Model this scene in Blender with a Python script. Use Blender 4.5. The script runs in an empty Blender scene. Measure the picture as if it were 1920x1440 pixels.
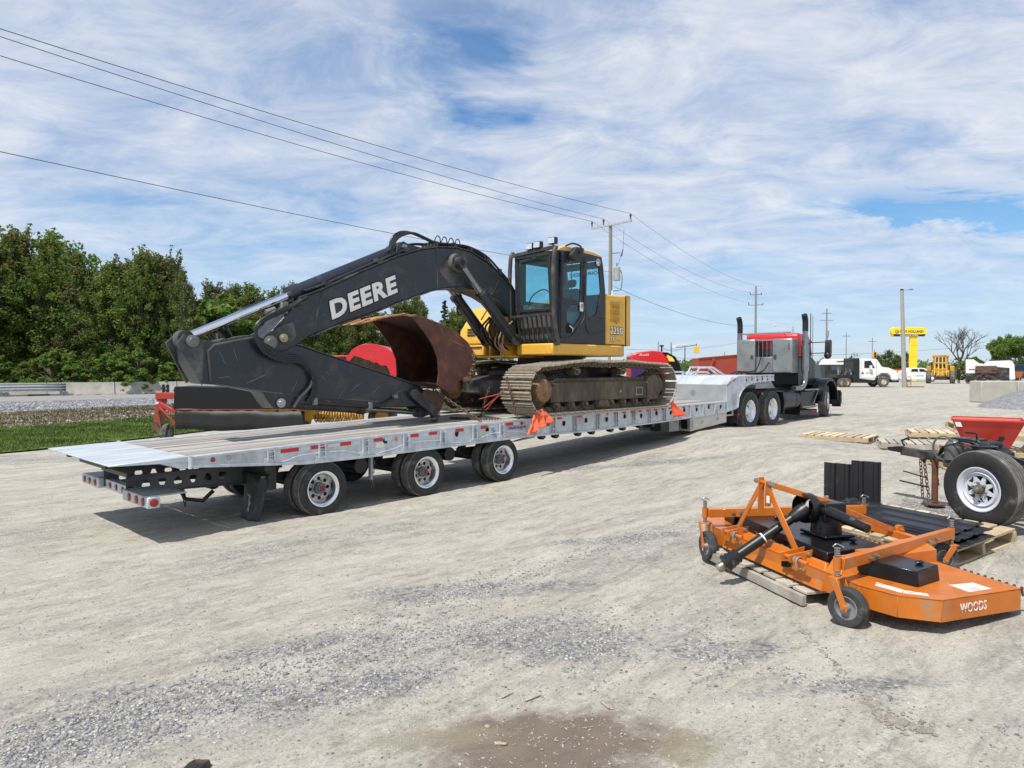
import bpy, bmesh, math, random
import numpy as np
from mathutils import Vector, Matrix, noise as mnoise
from mathutils.geometry import tessellate_polygon
R = math.radians
rnd = random.Random(7)
scene = bpy.context.scene
COL = scene.collection
# ------------------------------------------------------------------ camera
ZC = 1.72
cam_d = bpy.data.cameras.new('camera')
cam_d.sensor_width = 36.0
cam_d.lens = 36.0 * 1331.0 / 1920.0
cam_d.clip_start = 0.05
cam_d.clip_end = 9000
cam = bpy.data.objects.new('camera', cam_d)
PITCH = math.atan(30 / 1331.0)
cam.location = (0, 0, ZC)
cam.rotation_euler = (R(90) - PITCH, 0, 0)
COL.objects.link(cam)
scene.camera = cam
# ------------------------------------------------------------------ sky, sun, exposure
SUN_D = Vector((0.62, 0.78, -1.74)).normalized()      # way the light travels
SUN_EL = math.asin(-SUN_D.z)
world = bpy.data.worlds.new('World')
scene.world = world
world.use_nodes = True
wn = world.node_tree.nodes; wl = world.node_tree.links
wn.clear()
def wnode(t, **k):
    n = wn.new(t)
    for a, b in k.items(): setattr(n, a, b)
    return n
out = wnode('ShaderNodeOutputWorld')
sky = wnode('ShaderNodeTexSky', sky_type='NISHITA')
sky.sun_disc = False
sky.sun_elevation = SUN_EL
sky.sun_rotation = math.atan2(-SUN_D.x, -SUN_D.y)
sky.air_density = 1.0; sky.dust_density = 0.25; sky.ozone_density = 2.6
bg = wnode('ShaderNodeBackground'); bg.inputs['Strength'].default_value = 0.12
hs0 = wnode('ShaderNodeHueSaturation'); hs0.inputs['Saturation'].default_value = 1.42
wl.new(sky.outputs[0], hs0.inputs['Color']); wl.new(hs0.outputs[0], bg.inputs['Color'])
tc = wnode('ShaderNodeTexCoord')
sep = wnode('ShaderNodeSeparateXYZ'); wl.new(tc.outputs['Generated'], sep.inputs[0])
def wmath(op, a, b=None, c=None, clamp=False):
    n = wnode('ShaderNodeMath', operation=op, use_clamp=clamp)
    for i, v in enumerate((a, b, c)):
        if v is None: continue
        if isinstance(v, (int, float)): n.inputs[i].default_value = v
        else: wl.new(v, n.inputs[i])
    return n.outputs[0]
zc_ = wmath('MAXIMUM', sep.outputs[2], 0.0)
den = wmath('ADD', zc_, 0.16)
px = wmath('DIVIDE', sep.outputs[0], den); py = wmath('DIVIDE', sep.outputs[1], den)
cmb = wnode('ShaderNodeCombineXYZ'); wl.new(px, cmb.inputs[0]); wl.new(py, cmb.inputs[1])
mp = wnode('ShaderNodeMapping'); mp.inputs['Rotation'].default_value = (0, 0, R(24)); mp.inputs['Scale'].default_value = (0.9, 1.25, 1)
wl.new(cmb.outputs[0], mp.inputs[0])
def wnoise(vec, scale, detail, rough, dist=0.0, off=None):
    n = wnode('ShaderNodeTexNoise'); n.inputs['Scale'].default_value = scale; n.inputs['Detail'].default_value = detail
    n.inputs['Roughness'].default_value = rough; n.inputs['Distortion'].default_value = dist
    wl.new(vec, n.inputs['Vector']); return n.outputs[0]
n1 = wnoise(mp.outputs[0], 0.9, 9, 0.56, 0.5)
n2 = wnoise(mp.outputs[0], 3.1, 9, 0.68, 0.5)
n3 = wnoise(cmb.outputs[0], 0.35, 3, 0.5)
def wblob(v, amp, wid):           # a gap in the cloud deck round a direction of the sky
    v = Vector(v).normalized()
    cx, cy = v.x / (v.z + .16), v.y / (v.z + .16)
    dx = wmath('SUBTRACT', px, cx); dy = wmath('SUBTRACT', py, cy)
    dx = wmath('ADD', dx, wmath('MULTIPLY', wmath('SUBTRACT', n1, 0.5), 0.9))
    dy = wmath('ADD', dy, wmath('MULTIPLY', wmath('SUBTRACT', n2, 0.5), 0.7))
    d = wmath('ADD', wmath('MULTIPLY', dx, wmath('DIVIDE', dx, wid[0] ** 2)), wmath('MULTIPLY', dy, wmath('DIVIDE', dy, wid[1] ** 2)))
    return wmath('MULTIPLY', wmath('EXPONENT', wmath('MULTIPLY', d, -1)), amp)
def dirpix(x, y):
    return (( x - 960) / 1331, 1.0, (690 - y) / 1331)
base = wmath('ADD', wmath('MULTIPLY', n1, 1.10), wmath('MULTIPLY', n2, 0.38))
base = wmath('ADD', base, wmath('MULTIPLY', n3, 0.25))
base = wmath('ADD', base, wmath('MULTIPLY', wmath('SUBTRACT', 1.0, wmath('MINIMUM', wmath('MULTIPLY', zc_, 8.0), 1.0)), 0.25))
for (x, y, amp, wd) in [(810, 60, .22, (.17, .20)), (860, 190, .26, (.13, .20)), (1370, 230, .10, (.12, .12)), (1870, 400, .62, (.50, .14)), (1740, 404, .30, (.3, .09)), (330, 345, .12, (.5, .3)), (560, 440, .13, (.9, .5)),
                        (1250, 540, .10, (1.2, .5)), (-700, -900, .35, (.5, .4)), (2500, -1400, .3, (.6, .5)), (300, -2400, .3, (.4, .7))]:
    base = wmath('SUBTRACT', base, wblob(dirpix(x, y), amp, wd))
ramp = wnode('ShaderNodeValToRGB')
ramp.color_ramp.elements[0].position = 0.48; ramp.color_ramp.elements[0].color = (0, 0, 0, 1)
ramp.color_ramp.elements[1].position = 0.88; ramp.color_ramp.elements[1].color = (1, 1, 1, 1)
e = ramp.color_ramp.elements.new(0.64); e.color = (.55, .55, .55, 1)
wl.new(base, ramp.inputs[0])
hz = wmath('SMOOTH_MIN', wmath('MULTIPLY', zc_, 6.5), 1.0, 0.35)      # clouds thin into blue air towards the horizon
hz = wmath('ADD', wmath('MULTIPLY', hz, 0.22), 0.72)
cov = wmath('MULTIPLY', ramp.outputs[0], hz, clamp=True)
cov = wmath('ADD', wmath('MULTIPLY', cov, 0.74), 0.17)
crmp = wnode('ShaderNodeValToRGB')
crmp.color_ramp.elements[0].position = 0.32; crmp.color_ramp.elements[0].color = (0.50, 0.61, 0.82, 1)
crmp.color_ramp.elements[1].position = 0.66; crmp.color_ramp.elements[1].color = (0.93, 0.95, 0.98, 1)
wl.new(n2, crmp.inputs[0])
bgc = wnode('ShaderNodeBackground'); bgc.inputs['Strength'].default_value = 0.82
lowm = wmath('POWER', wmath('SUBTRACT', 1.0, wmath('MINIMUM', wmath('MULTIPLY', zc_, 4.2), 1.0)), 1.4)
cmx = wnode('ShaderNodeMix', data_type='RGBA'); wl.new(wmath('MULTIPLY', lowm, 0.85), cmx.inputs[0]); wl.new(crmp.outputs[0], cmx.inputs[6]); cmx.inputs[7].default_value = (0.43, 0.64, 0.98, 1)
wl.new(cmx.outputs[2], bgc.inputs['Color'])
mixs = wnode('ShaderNodeMixShader')
wl.new(cov, mixs.inputs[0]); wl.new(bg.outputs[0], mixs.inputs[1]); wl.new(bgc.outputs[0], mixs.inputs[2])
wl.new(mixs.outputs[0], out.inputs['Surface'])
sun_d = bpy.data.lights.new('sun', 'SUN')
sun_d.energy = 4.2; sun_d.angle = R(0.53); sun_d.color = (1.0, 0.95, 0.87)
sun = bpy.data.objects.new('sun', sun_d)
sun.rotation_euler = SUN_D.to_track_quat('-Z', 'Y').to_euler()
sun.location = (-20, -20, 60)
COL.objects.link(sun)
vs = scene.view_settings
scene.display_settings.display_device = 'sRGB'
vs.view_transform = 'Standard'; vs.look = 'None'; vs.gamma = 1.0; vs.use_curve_mapping = False
vs.exposure = 0.22
# ------------------------------------------------------------------ frames and projection helpers
HX, HY = 0.695, 0.719                       # heading of the parked road train
P0X, P0Y = -2.67, 10.05                     # ground contact of the rearmost outer tyre
YAW = math.atan2(HY, HX)
def TW(t, n, z):                            # road-train frame -> world
    return Vector((P0X + t * HX - n * 0.719, P0Y + t * HY + n * 0.695, z))
def sm(a, b, x):
    x = min(1, max(0, (x - a) / (b - a))); return x * x * (3 - 2 * x)
GX = [(-9, -.42), (-2.67, -.375), (-.14, -.315), (2.5, -.12), (3.75, -.02), (4.45, .10), (4.65, .15), (5.4, .17), (8, .03), (11, .08), (15, .1), (60, .1)]
def gz(x, y):
    v = GX[0][1]
    for (a, va), (b, vb) in zip(GX, GX[1:]):
        if x >= a: v = va + (vb - va) * min(1, (x - a) / (b - a))
    k = 1 - sm(16, 32, y)
    if x > 8: k = 1 - sm(30, 45, y)
    k *= sm(-60, -30, x)
    return v * k
cP, sP = math.cos(PITCH), math.sin(PITCH)
def ray(x, y):
    u = (x - 960) / 1331; v = (720 - y) / 1331
    return Vector((u, cP + v * sP, -sP + v * cP))
def gat(x, y, up=0.0):                      # the point of the ground seen at a photo pixel
    r = ray(x, y); k = 2.0; st = .05
    while k < 400:
        p = r * k
        if ZC + p.z <= gz(p.x, p.y) + up: break
        k *= 1.004
    return Vector((p.x, p.y, ZC + p.z))
def dat(x, y, d):                           # point at depth d behind a photo pixel
    r = ray(x, y); p = r * (d / r.y); return Vector((p.x, p.y, ZC + p.z))
# ------------------------------------------------------------------ materials
MATS = {}
def M(name, base, rough=.5, metal=0.0, var=.12, scale=5.0, bump=0.0, bscale=60.0, dirt=None, dirt_amt=0.0, dscale=2.5, coat=0.0, trans=0.0, emis=None, sstretch=None, spec=.5):
    if name in MATS: return MATS[name]
    m = bpy.data.materials.new(name); m.use_nodes = True
    nt = m.node_tree; N = nt.nodes; Lk = nt.links
    b = N['Principled BSDF']
    tcn = N.new('ShaderNodeTexCoord'); vec = tcn.outputs['Object']
    if sstretch:
        mpn = N.new('ShaderNodeMapping'); mpn.inputs['Scale'].default_value = sstretch
        Lk.new(vec, mpn.inputs[0]); vec = mpn.outputs[0]
    ns = N.new('ShaderNodeTexNoise'); ns.inputs['Scale'].default_value = scale; ns.inputs['Detail'].default_value = 6; ns.inputs['Roughness'].default_value = .6
    Lk.new(vec, ns.inputs['Vector'])
    rm = N.new('ShaderNodeValToRGB')
    lo = [max(0, c * (1 - var)) for c in base]; hi = [min(1, c * (1 + var)) for c in base]
    rm.color_ramp.elements[0].position = .3; rm.color_ramp.elements[0].color = (*lo, 1)
    rm.color_ramp.elements[1].position = .7; rm.color_ramp.elements[1].color = (*hi, 1)
    Lk.new(ns.outputs[0], rm.inputs[0]); col = rm.outputs[0]
    b.inputs['Roughness'].default_value = rough
    if dirt:
        n2 = N.new('ShaderNodeTexNoise'); n2.inputs['Scale'].default_value = dscale; n2.inputs['Detail'].default_value = 9; n2.inputs['Roughness'].default_value = .7
        Lk.new(vec, n2.inputs['Vector'])
        r2 = N.new('ShaderNodeValToRGB'); r2.color_ramp.elements[0].position = max(0, .62 - dirt_amt * .45); r2.color_ramp.elements[0].color = (0, 0, 0, 1)
        r2.color_ramp.elements[1].position = .78 - dirt_amt * .25; r2.color_ramp.elements[1].color = (1, 1, 1, 1)
        Lk.new(n2.outputs[0], r2.inputs[0])
        mx = N.new('ShaderNodeMix'); mx.data_type = 'RGBA'; mx.inputs[7].default_value = (*dirt, 1)
        Lk.new(r2.outputs[0], mx.inputs[0]); Lk.new(col, mx.inputs[6]); col = mx.outputs[2]
        mr = N.new('ShaderNodeMapRange'); mr.inputs[3].default_value = rough; mr.inputs[4].default_value = max(rough, .8)
        Lk.new(r2.outputs[0], mr.inputs[0]); Lk.new(mr.outputs[0], b.inputs['Roughness'])
        if metal:
            mm = N.new('ShaderNodeMapRange'); mm.inputs[3].default_value = metal; mm.inputs[4].default_value = 0
            Lk.new(r2.outputs[0], mm.inputs[0]); Lk.new(mm.outputs[0], b.inputs['Metallic'])
    Lk.new(col, b.inputs['Base Color'])
    if not (dirt and metal): b.inputs['Metallic'].default_value = metal
    b.inputs['Coat Weight'].default_value = coat
    b.inputs['Specular IOR Level'].default_value = spec
    if trans: b.inputs['Transmission Weight'].default_value = trans
    if bump:
        n3 = N.new('ShaderNodeTexNoise'); n3.inputs['Scale'].default_value = bscale; n3.inputs['Detail'].default_value = 5
        Lk.new(vec, n3.inputs['Vector'])
        bp = N.new('ShaderNodeBump'); bp.inputs['Strength'].default_value = bump; bp.inputs['Distance'].default_value = .01
        Lk.new(n3.outputs[0], bp.inputs['Height']); Lk.new(bp.outputs[0], b.inputs['Normal'])
    if emis:
        b.inputs['Emission Color'].default_value = (*emis[0], 1); b.inputs['Emission Strength'].default_value = emis[1]
    MATS[name] = m
    return m
DUST = (.36, .33, .27)
galv = lambda: M('galvanised steel', (.56, .60, .64), .42, .40, .20, 7, .10, 40, (.40, .39, .36), .22, 2.6, sstretch=(1, 1, .6))
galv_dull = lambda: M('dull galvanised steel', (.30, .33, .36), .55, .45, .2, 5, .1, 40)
galv_plate = lambda: M('galvanised ramp plate', (.56, .62, .66), .40, .30, .20, 3, .08, 30, (.46, .45, .41), .30, 3.2, sstretch=(.4, 2.2, 1))
blk = lambda: M('black painted steel', (.012, .0125, .014), .38, 0, .25, 8, .08, 50, DUST, .02, 3)
blk_dusty = lambda: M('dusty black steel', (.02, .02, .022), .6, 0, .3, 6, .15, 50, (.16, .14, .115), .30, 2)
blk_gloss = lambda: M('glossy black paint', (.007, .007, .009), .30, 0, .2, 3, 0, 50, coat=.08, spec=.35)
rubber = lambda: M('tyre rubber', (.022, .022, .023), .75, 0, .25, 14, .25, 90, (.13, .12, .10), .16, 5)
rubber_worn = lambda: M('dusty tyre rubber', (.050, .050, .050), .85, 0, .3, 12, .25, 90, (.24, .225, .19), .42, 6)
alu = lambda: M('polished aluminium', (.82, .83, .84), .16, 1.0, .05, 8, .02, 30)
alu_brushed = lambda: M('brushed aluminium', (.36, .37, .37), .40, .85, .16, 3, .05, 40)
chrome = lambda: M('chrome', (.85, .86, .87), .08, 1.0, .03, 5)
steel = lambda: M('bare steel', (.42, .42, .42), .38, .9, .2, 12, .1, 60)
wood = lambda: M('weathered planks', (.32, .30, .275), .85, 0, .38, 3.5, .5, 30, (.13, .105, .085), .16, 1.2, sstretch=(.35, 9, 9))
pal_wood = lambda: M('pallet pine', (.46, .36, .23), .8, 0, .25, 4, .35, 40, (.26, .2, .14), .15, 2, sstretch=(1, 1, 5))
pal_grey = lambda: M('grey pallet wood', (.35, .32, .27), .85, 0, .3, 5, .4, 40)
jd_yel = lambda: M('yellow machine paint', (.78, .43, .05), .42, 0, .10, 2.5, .03, 40, (.42, .28, .12), .12, 1.8)
jd_yel_old = lambda: M('grimy yellow paint', (.60, .31, .035), .5, 0, .2, 3, .05, 40, (.12, .075, .03), .28, 2.5)
boom_blk = lambda: M('scuffed dark blue grey paint', (.019, .023, .032), .36, 0, .22, 1.6, .08, 25, (.085, .08, .068), .20, 3.4, coat=.15)
boom_worn = lambda: M('worn boom paint', (.030, .033, .038), .5, 0, .2, 2.5, .1, 40, (.17, .155, .13), .34, 2.0)
rust = lambda: M('rusted bucket steel', (.095, .034, .024), .62, .15, .35, 3.5, .3, 35, (.20, .085, .04), .22, 2.2)
rust_lt = lambda: M('light rust', (.33, .17, .075), .8, 0, .45, 7, .5, 30)
muddy = lambda: M('muddy steel', (.085, .066, .046), .8, 0, .35, 4, .45, 30, (.20, .15, .10), .32, 2.6)
muddy_lt = lambda: M('track shoe steel', (.40, .35, .28), .55, .30, .26, 9, .3, 50, (.27, .20, .13), .22, 5)
white = lambda: M('white paint', (.80, .80, .79), .4, 0, .05, 3)
decal_w = lambda: M('white decal', (.78, .78, .76), .5, 0, .04, 8)
red = lambda: M('red paint', (.62, .018, .022), .28, 0, .08, 3, coat=.4)
red_dull = lambda: M('faded red paint', (.42, .030, .022), .5, 0, .18, 4, .05, 40, (.2, .06, .04), .15, 4)
refl_red = lambda: M('red reflective tape', (.60, .03, .03), .4, 0, .12, 20)
refl_w = lambda: M('white reflective tape', (.62, .67, .74), .4, 0, .06, 20)
lens_red = lambda: M('red lamp lens', (.30, .010, .010), .18, 0, .1, 20, coat=.5)
lens_amb = lambda: M('amber lamp lens', (.75, .16, .01), .2, 0, .1, 20, coat=.5)
orange = lambda: M('orange mower paint', (.54, .150, .012), .40, 0, .14, 4, .05, 30, (.34, .22, .12), .17, 6, coat=.15)
org_flag = lambda: M('fluorescent orange mesh cloth', (.95, .13, .045), .7, 0, .15, 14, .3, 60)
rust_chain = lambda: M('rusty chain steel', (.13, .085, .06), .65, .4, .35, 25, .2, 60)
conc = lambda: M('concrete', (.44, .42, .37), .9, 0, .14, 2.2, .3, 40, (.30, .28, .24), .15, 1.2)
pole_wood = lambda: M('grey weathered pole', (.25, .235, .20), .9, 0, .2, 6, .3, 30, sstretch=(6, 6, .6))
dark = lambda: M('dark cavity', (.006, .006, .006), .9)
def glass_mat(name='tinted cab glass', tint=(.72, .93, .97), alpha=.12):
    if name in MATS: return MATS[name]
    m = bpy.data.materials.new(name); m.use_nodes = True
    nt = m.node_tree; N = nt.nodes; Lk = nt.links
    N.clear()
    o = N.new('ShaderNodeOutputMaterial'); tr = N.new('ShaderNodeBsdfTransparent'); tr.inputs[0].default_value = (*tint, 1)
    gl = N.new('ShaderNodeBsdfGlossy'); gl.inputs['Roughness'].default_value = .03
    fr = N.new('ShaderNodeLayerWeight'); pw_ = N.new('ShaderNodeMath'); pw_.operation = 'POWER'; Lk.new(fr.outputs['Facing'], pw_.inputs[0]); pw_.inputs[1].default_value = 4.0
    ad_ = N.new('ShaderNodeMath'); ad_.operation = 'MULTIPLY_ADD'; Lk.new(pw_.outputs[0], ad_.inputs[0]); ad_.inputs[1].default_value = .7; ad_.inputs[2].default_value = .045
    mx = N.new('ShaderNodeMixShader'); Lk.new(ad_.outputs[0], mx.inputs[0]); Lk.new(tr.outputs[0], mx.inputs[1]); Lk.new(gl.outputs[0], mx.inputs[2])
    df = N.new('ShaderNodeBsdfDiffuse'); df.inputs[0].default_value = (.30, .34, .34, 1)
    m2 = N.new('ShaderNodeMixShader'); m2.inputs[0].default_value = alpha * .3
    Lk.new(mx.outputs[0], m2.inputs[1]); Lk.new(df.outputs[0], m2.inputs[2])
    Lk.new(m2.outputs[0], o.inputs[0]); MATS[name] = m
    return m
# ------------------------------------------------------------------ mesh builder
OFF = {}
SPLIT = set('lever_arm rod_eye bumper bumper_plate air_tank flap_bracket bucket_link boom_fork cylinder_bracket pipe_clamp hose_fitting hose_clamp wear_lugs tail_hinge tail_frame landing_leg top_lugs linkage step rubble headboard posts legs scratches slot door_seam mast_bar headlight frame_lip boom_mount tank_step front_frame operator_seat console control_lever drop_lead mast_head spreader_frame bracket hitch_pin tine hanger insulator_bracket cradle rusty_bracket mirror_arm ramp_rack'.split())
class MB:
    def __init__(s): s.v = []; s.f = []; s.m = []; s.mi = 0
    def add(s, vs, fs):
        o = len(s.v); s.v += [tuple(p) for p in vs]; s.f += [tuple(i + o for i in f) for f in fs]; s.m += [s.mi] * len(fs); return s
    def box(s, a, b, taper=None):           # two corners; taper = (dx, dy) inset of the top
        x0, x1 = sorted((a[0], b[0])); y0, y1 = sorted((a[1], b[1])); z0, z1 = sorted((a[2], b[2]))
        tx, ty = taper or (0, 0)
        return s.add([(x0, y0, z0), (x1, y0, z0), (x1, y1, z0), (x0, y1, z0), (x0 + tx, y0 + ty, z1), (x1 - tx, y0 + ty, z1), (x1 - tx, y1 - ty, z1), (x0 + tx, y1 - ty, z1)],
                     [(0, 3, 2, 1), (4, 5, 6, 7), (0, 1, 5, 4), (1, 2, 6, 5), (2, 3, 7, 6), (3, 0, 4, 7)])
    def hexa(s, p):                          # 8 corners: bottom loop, top loop
        return s.add(p, [(0, 3, 2, 1), (4, 5, 6, 7), (0, 1, 5, 4), (1, 2, 6, 5), (2, 3, 7, 6), (3, 0, 4, 7)])
    def beam(s, p, q, w, h, up=(0, 0, 1), w2=None, h2=None):
        p = Vector(p); q = Vector(q); d = (q - p).normalized(); up = Vector(up)
        if abs(d.dot(up)) > .98: up = Vector((0, 1, 0)) if abs(d.y) < .9 else Vector((1, 0, 0))
        a = d.cross(up).normalized(); u = a.cross(d).normalized()
        w2 = w if w2 is None else w2; h2 = h if h2 is None else h2
        vs = []
        for c, ww, hh in ((p, w, h), (q, w2, h2)):
            for i, j in ((-1, -1), (1, -1), (1, 1), (-1, 1)): vs.append(c + a * (i * ww / 2) + u * (j * hh / 2))
        return s.add(vs, [(3, 2, 1, 0), (4, 5, 6, 7), (0, 1, 5, 4), (1, 2, 6, 5), (2, 3, 7, 6), (3, 0, 4, 7)])
    def tube(s, pts, r, seg=10, caps=True, r2=None):
        pts = [Vector(p) for p in pts]; n = len(pts); vs = []; fs = []
        up = Vector((0, 0, 1)); prev = None
        for i, p in enumerate(pts):
            d = (pts[min(i + 1, n - 1)] - pts[max(i - 1, 0)])
            if d.length < 1e-9: d = Vector((0, 0, 1))
            d.normalize()
            a = (prev - d * prev.dot(d)) if prev is not None else (d.cross(up) if abs(d.dot(up)) < .95 else d.cross(Vector((1, 0, 0))))
            a.normalize(); prev = a; b = d.cross(a)
            rr = r if r2 is None else r + (r2 - r) * i / (n - 1)
            if isinstance(r, (list, tuple)): rr = r[i]
            for k in range(seg):
                an = 2 * math.pi * k / seg; vs.append(p + a * (math.cos(an) * rr) + b * (math.sin(an) * rr))
        for i in range(n - 1):
            for k in range(seg):
                k2 = (k + 1) % seg; fs.append((i * seg + k, i * seg + k2, (i + 1) * seg + k2, (i + 1) * seg + k))
        if caps: fs.append(tuple(range(seg - 1, -1, -1))); fs.append(tuple((n - 1) * seg + k for k in range(seg)))
        return s.add(vs, fs)
    def cyl(s, p, q, r, seg=20, r2=None): return s.tube([p, q], r, seg, True, r2)
    def lathe(s, prof, c=(0, 0, 0), axis='y', seg=32, closed=False, cap=False):
        vs = []; fs = []; n = len(prof)
        for k in range(seg):
            a = 2 * math.pi * k / seg; ca, sa = math.cos(a), math.sin(a)
            for h, r in prof:
                if axis == 'y': vs.append((c[0] + r * ca, c[1] + h, c[2] + r * sa))
                elif axis == 'z': vs.append((c[0] + r * ca, c[1] + r * sa, c[2] + h))
                else: vs.append((c[0] + h, c[1] + r * ca, c[2] + r * sa))
        for k in range(seg):
            k2 = (k + 1) % seg
            for i in range(n if closed else n - 1):
                j = (i + 1) % n; fs.append((k * n + i, k2 * n + i, k2 * n + j, k * n + j))
        if cap:
            fs.append(tuple(k * n for k in range(seg))); fs.append(tuple(k * n + n - 1 for k in range(seg - 1, -1, -1)))
        return s.add(vs, fs)
    def prism(s, poly, a, b, axis='y', holes=(), shear=None):
        # polygon in (u, w): axis 'y' -> (x, z); 'x' -> (y, z); 'z' -> (x, y)
        def P(u, w, h):
            return {'y': (u, h, w), 'x': (h, u, w), 'z': (u, w, h)}[axis]
        loops = [[Vector((u, w, 0)) for u, w in poly]] + [[Vector((u, w, 0)) for u, w in hl] for hl in holes]
        flat = [p for l in loops for p in l]; N = len(flat)
        tris = tessellate_polygon(loops)
        vs = [P(p.x, p.y, a) for p in flat] + [P(p.x, p.y, b) for p in flat]
        fs = [tuple(t) for t in tris] + [tuple(i + N for i in reversed(t)) for t in tris]
        o = 0
        for l in loops:
            n = len(l)
            for i in range(n):
                j = (i + 1) % n; fs.append((o + i, o + j, o + j + N, o + i + N))
            o += n
        return s.add(vs, fs)
    def sheet(s, rows):                     # grid of points
        n = len(rows[0]); vs = [p for r in rows for p in r]
        return s.add(vs, [(i * n + j, i * n + j + 1, (i + 1) * n + j + 1, (i + 1) * n + j) for i in range(len(rows) - 1) for j in range(n - 1)])
    def sphere(s, c, r, seg=12, rings=8, sc=(1, 1, 1)):
        vs = []; fs = []
        for i in range(rings + 1):
            th = math.pi * i / rings
            for k in range(seg):
                a = 2 * math.pi * k / seg
                vs.append((c[0] + r * sc[0] * math.sin(th) * math.cos(a), c[1] + r * sc[1] * math.sin(th) * math.sin(a), c[2] + r * sc[2] * math.cos(th)))
        for i in range(rings):
            for k in range(seg):
                k2 = (k + 1) % seg; fs.append((i * seg + k, (i + 1) * seg + k, (i + 1) * seg + k2, i * seg + k2))
        return s.add(vs, fs)
    def xf(s, mat, start=0):
        for i in range(start, len(s.v)): s.v[i] = tuple(mat @ Vector(s.v[i]))
        return s
    def mesh(s, name, mats, smooth=True, angle=38, off=(0, 0, 0)):
        me = bpy.data.meshes.new(name)
        ox, oy, oz = off
        me.from_pydata([(x - ox, y - oy, z - oz) for x, y, z in s.v], [], s.f)
        for m in (mats if isinstance(mats, (list, tuple)) else [mats]): me.materials.append(m)
        if any(s.m): me.polygons.foreach_set('material_index', s.m)
        bm = bmesh.new(); bm.from_mesh(me); bmesh.ops.recalc_face_normals(bm, faces=bm.faces); bm.to_mesh(me); bm.free()
        if smooth:
            me.polygons.foreach_set('use_smooth', [True] * len(me.polygons)); me.set_sharp_from_angle(angle=R(angle))
        me.update(); return me
    def islands(s):
        p = list(range(len(s.v)))
        def fd(a):
            while p[a] != a: p[a] = p[p[a]]; a = p[a]
            return a
        for f in s.f:
            for i in f[1:]: p[fd(i)] = fd(f[0])
        g = {}
        for k, f in enumerate(s.f): g.setdefault(fd(f[0]), []).append(k)
        out = []
        for fs in g.values():
            m = MB(); mp_ = {}
            for k in fs:
                f = []
                for i in s.f[k]:
                    if i not in mp_: mp_[i] = len(m.v); m.v.append(s.v[i])
                    f.append(mp_[i])
                m.f.append(tuple(f)); m.m.append(s.m[k])
            out.append(m)
        return out
    def build(s, name, mats, parent=None, label=None, bevel=0, smooth=True, angle=38, kind=None):
        if name in SPLIT and parent:
            sn = {'posts': 'post', 'legs': 'leg', 'scratches': 'scratch', 'top_lugs': 'top_lug', 'wear_lugs': 'wear_lug', 'clippings': 'clipping'}.get(name, name)
            r = [m.build_one(sn, mats, parent, label, bevel, smooth, angle, kind) for m in s.islands()] if sn != name or len(s.islands()) > 1 else None
            if r: return r[0]
        return s.build_one(name, mats, parent, label, bevel, smooth, angle, kind)
    def build_one(s, name, mats, parent=None, label=None, bevel=0, smooth=True, angle=38, kind=None):
        off = OFF.get(parent.name, (0, 0, 0)) if parent else (0, 0, 0)
        me = s.mesh(name, mats, smooth, angle, off)
        o = bpy.data.objects.new(name, me); COL.objects.link(o)
        if parent: o.parent = parent; OFF[o.name] = off
        if bevel:
            b = o.modifiers.new('bevel', 'BEVEL'); b.width = bevel; b.segments = 1 if bevel < .008 else 2; b.limit_method = 'ANGLE'; b.angle_limit = R(40); b.harden_normals = False
        if label: o['label'] = label
        if kind: o['kind'] = kind
        return o
def thing(name, label, cat, loc=(0, 0, 0), rz=0.0, group=None, off=(0, 0, 0)):
    o = bpy.data.objects.new(name, None); COL.objects.link(o)
    o.empty_display_size = .3
    o.location = loc; o.rotation_euler = (0, 0, rz); o['label'] = label; o['category'] = cat
    if group: o['group'] = group
    OFF[o.name] = off
    return o
def tthing(name, label, cat, t, n, z, group=None):      # a thing standing on the road-train axis, parts given in its frame
    return thing(name, label, cat, TW(t, n, z), YAW, group, (t, n, z))
def tag(o, label, cat, group=None):
    o['label'] = label; o['category'] = cat
    if group: o['group'] = group
    return o
def inst(src_mesh, name, parent, loc, rot=(0, 0, 0), scale=None, label=None):
    o = bpy.data.objects.new(name, src_mesh); COL.objects.link(o)
    off = OFF.get(parent.name, (0, 0, 0)) if parent else (0, 0, 0)
    o.location = (loc[0] - off[0], loc[1] - off[1], loc[2] - off[2]); o.rotation_euler = rot
    if scale: o.scale = scale
    o.parent = parent; OFF[o.name] = (0, 0, 0)
    if label: o['label'] = label
    return o
def copy_tree(o, parent=None):
    c = o.copy(); COL.objects.link(c); c.parent = parent
    OFF[c.name] = OFF.get(o.name, (0, 0, 0))
    for ch in list(o.children): copy_tree(ch, c)
    return c
def text_mesh(body, size, extrude=.002, offset=0.0, spacing=1.0, shear=0.0):
    cu = bpy.data.curves.new('text', 'FONT'); cu.body = body; cu.size = size; cu.extrude = extrude; cu.offset = offset
    cu.space_character = spacing; cu.shear = shear; cu.align_x = 'LEFT'; cu.resolution_u = 3
    ob = bpy.data.objects.new('text', cu); COL.objects.link(ob)
    bpy.context.view_layer.update()
    me = bpy.data.meshes.new_from_object(ob.evaluated_get(bpy.context.evaluated_depsgraph_get()))
    bpy.data.objects.remove(ob); bpy.data.curves.remove(cu)
    return me
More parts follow.
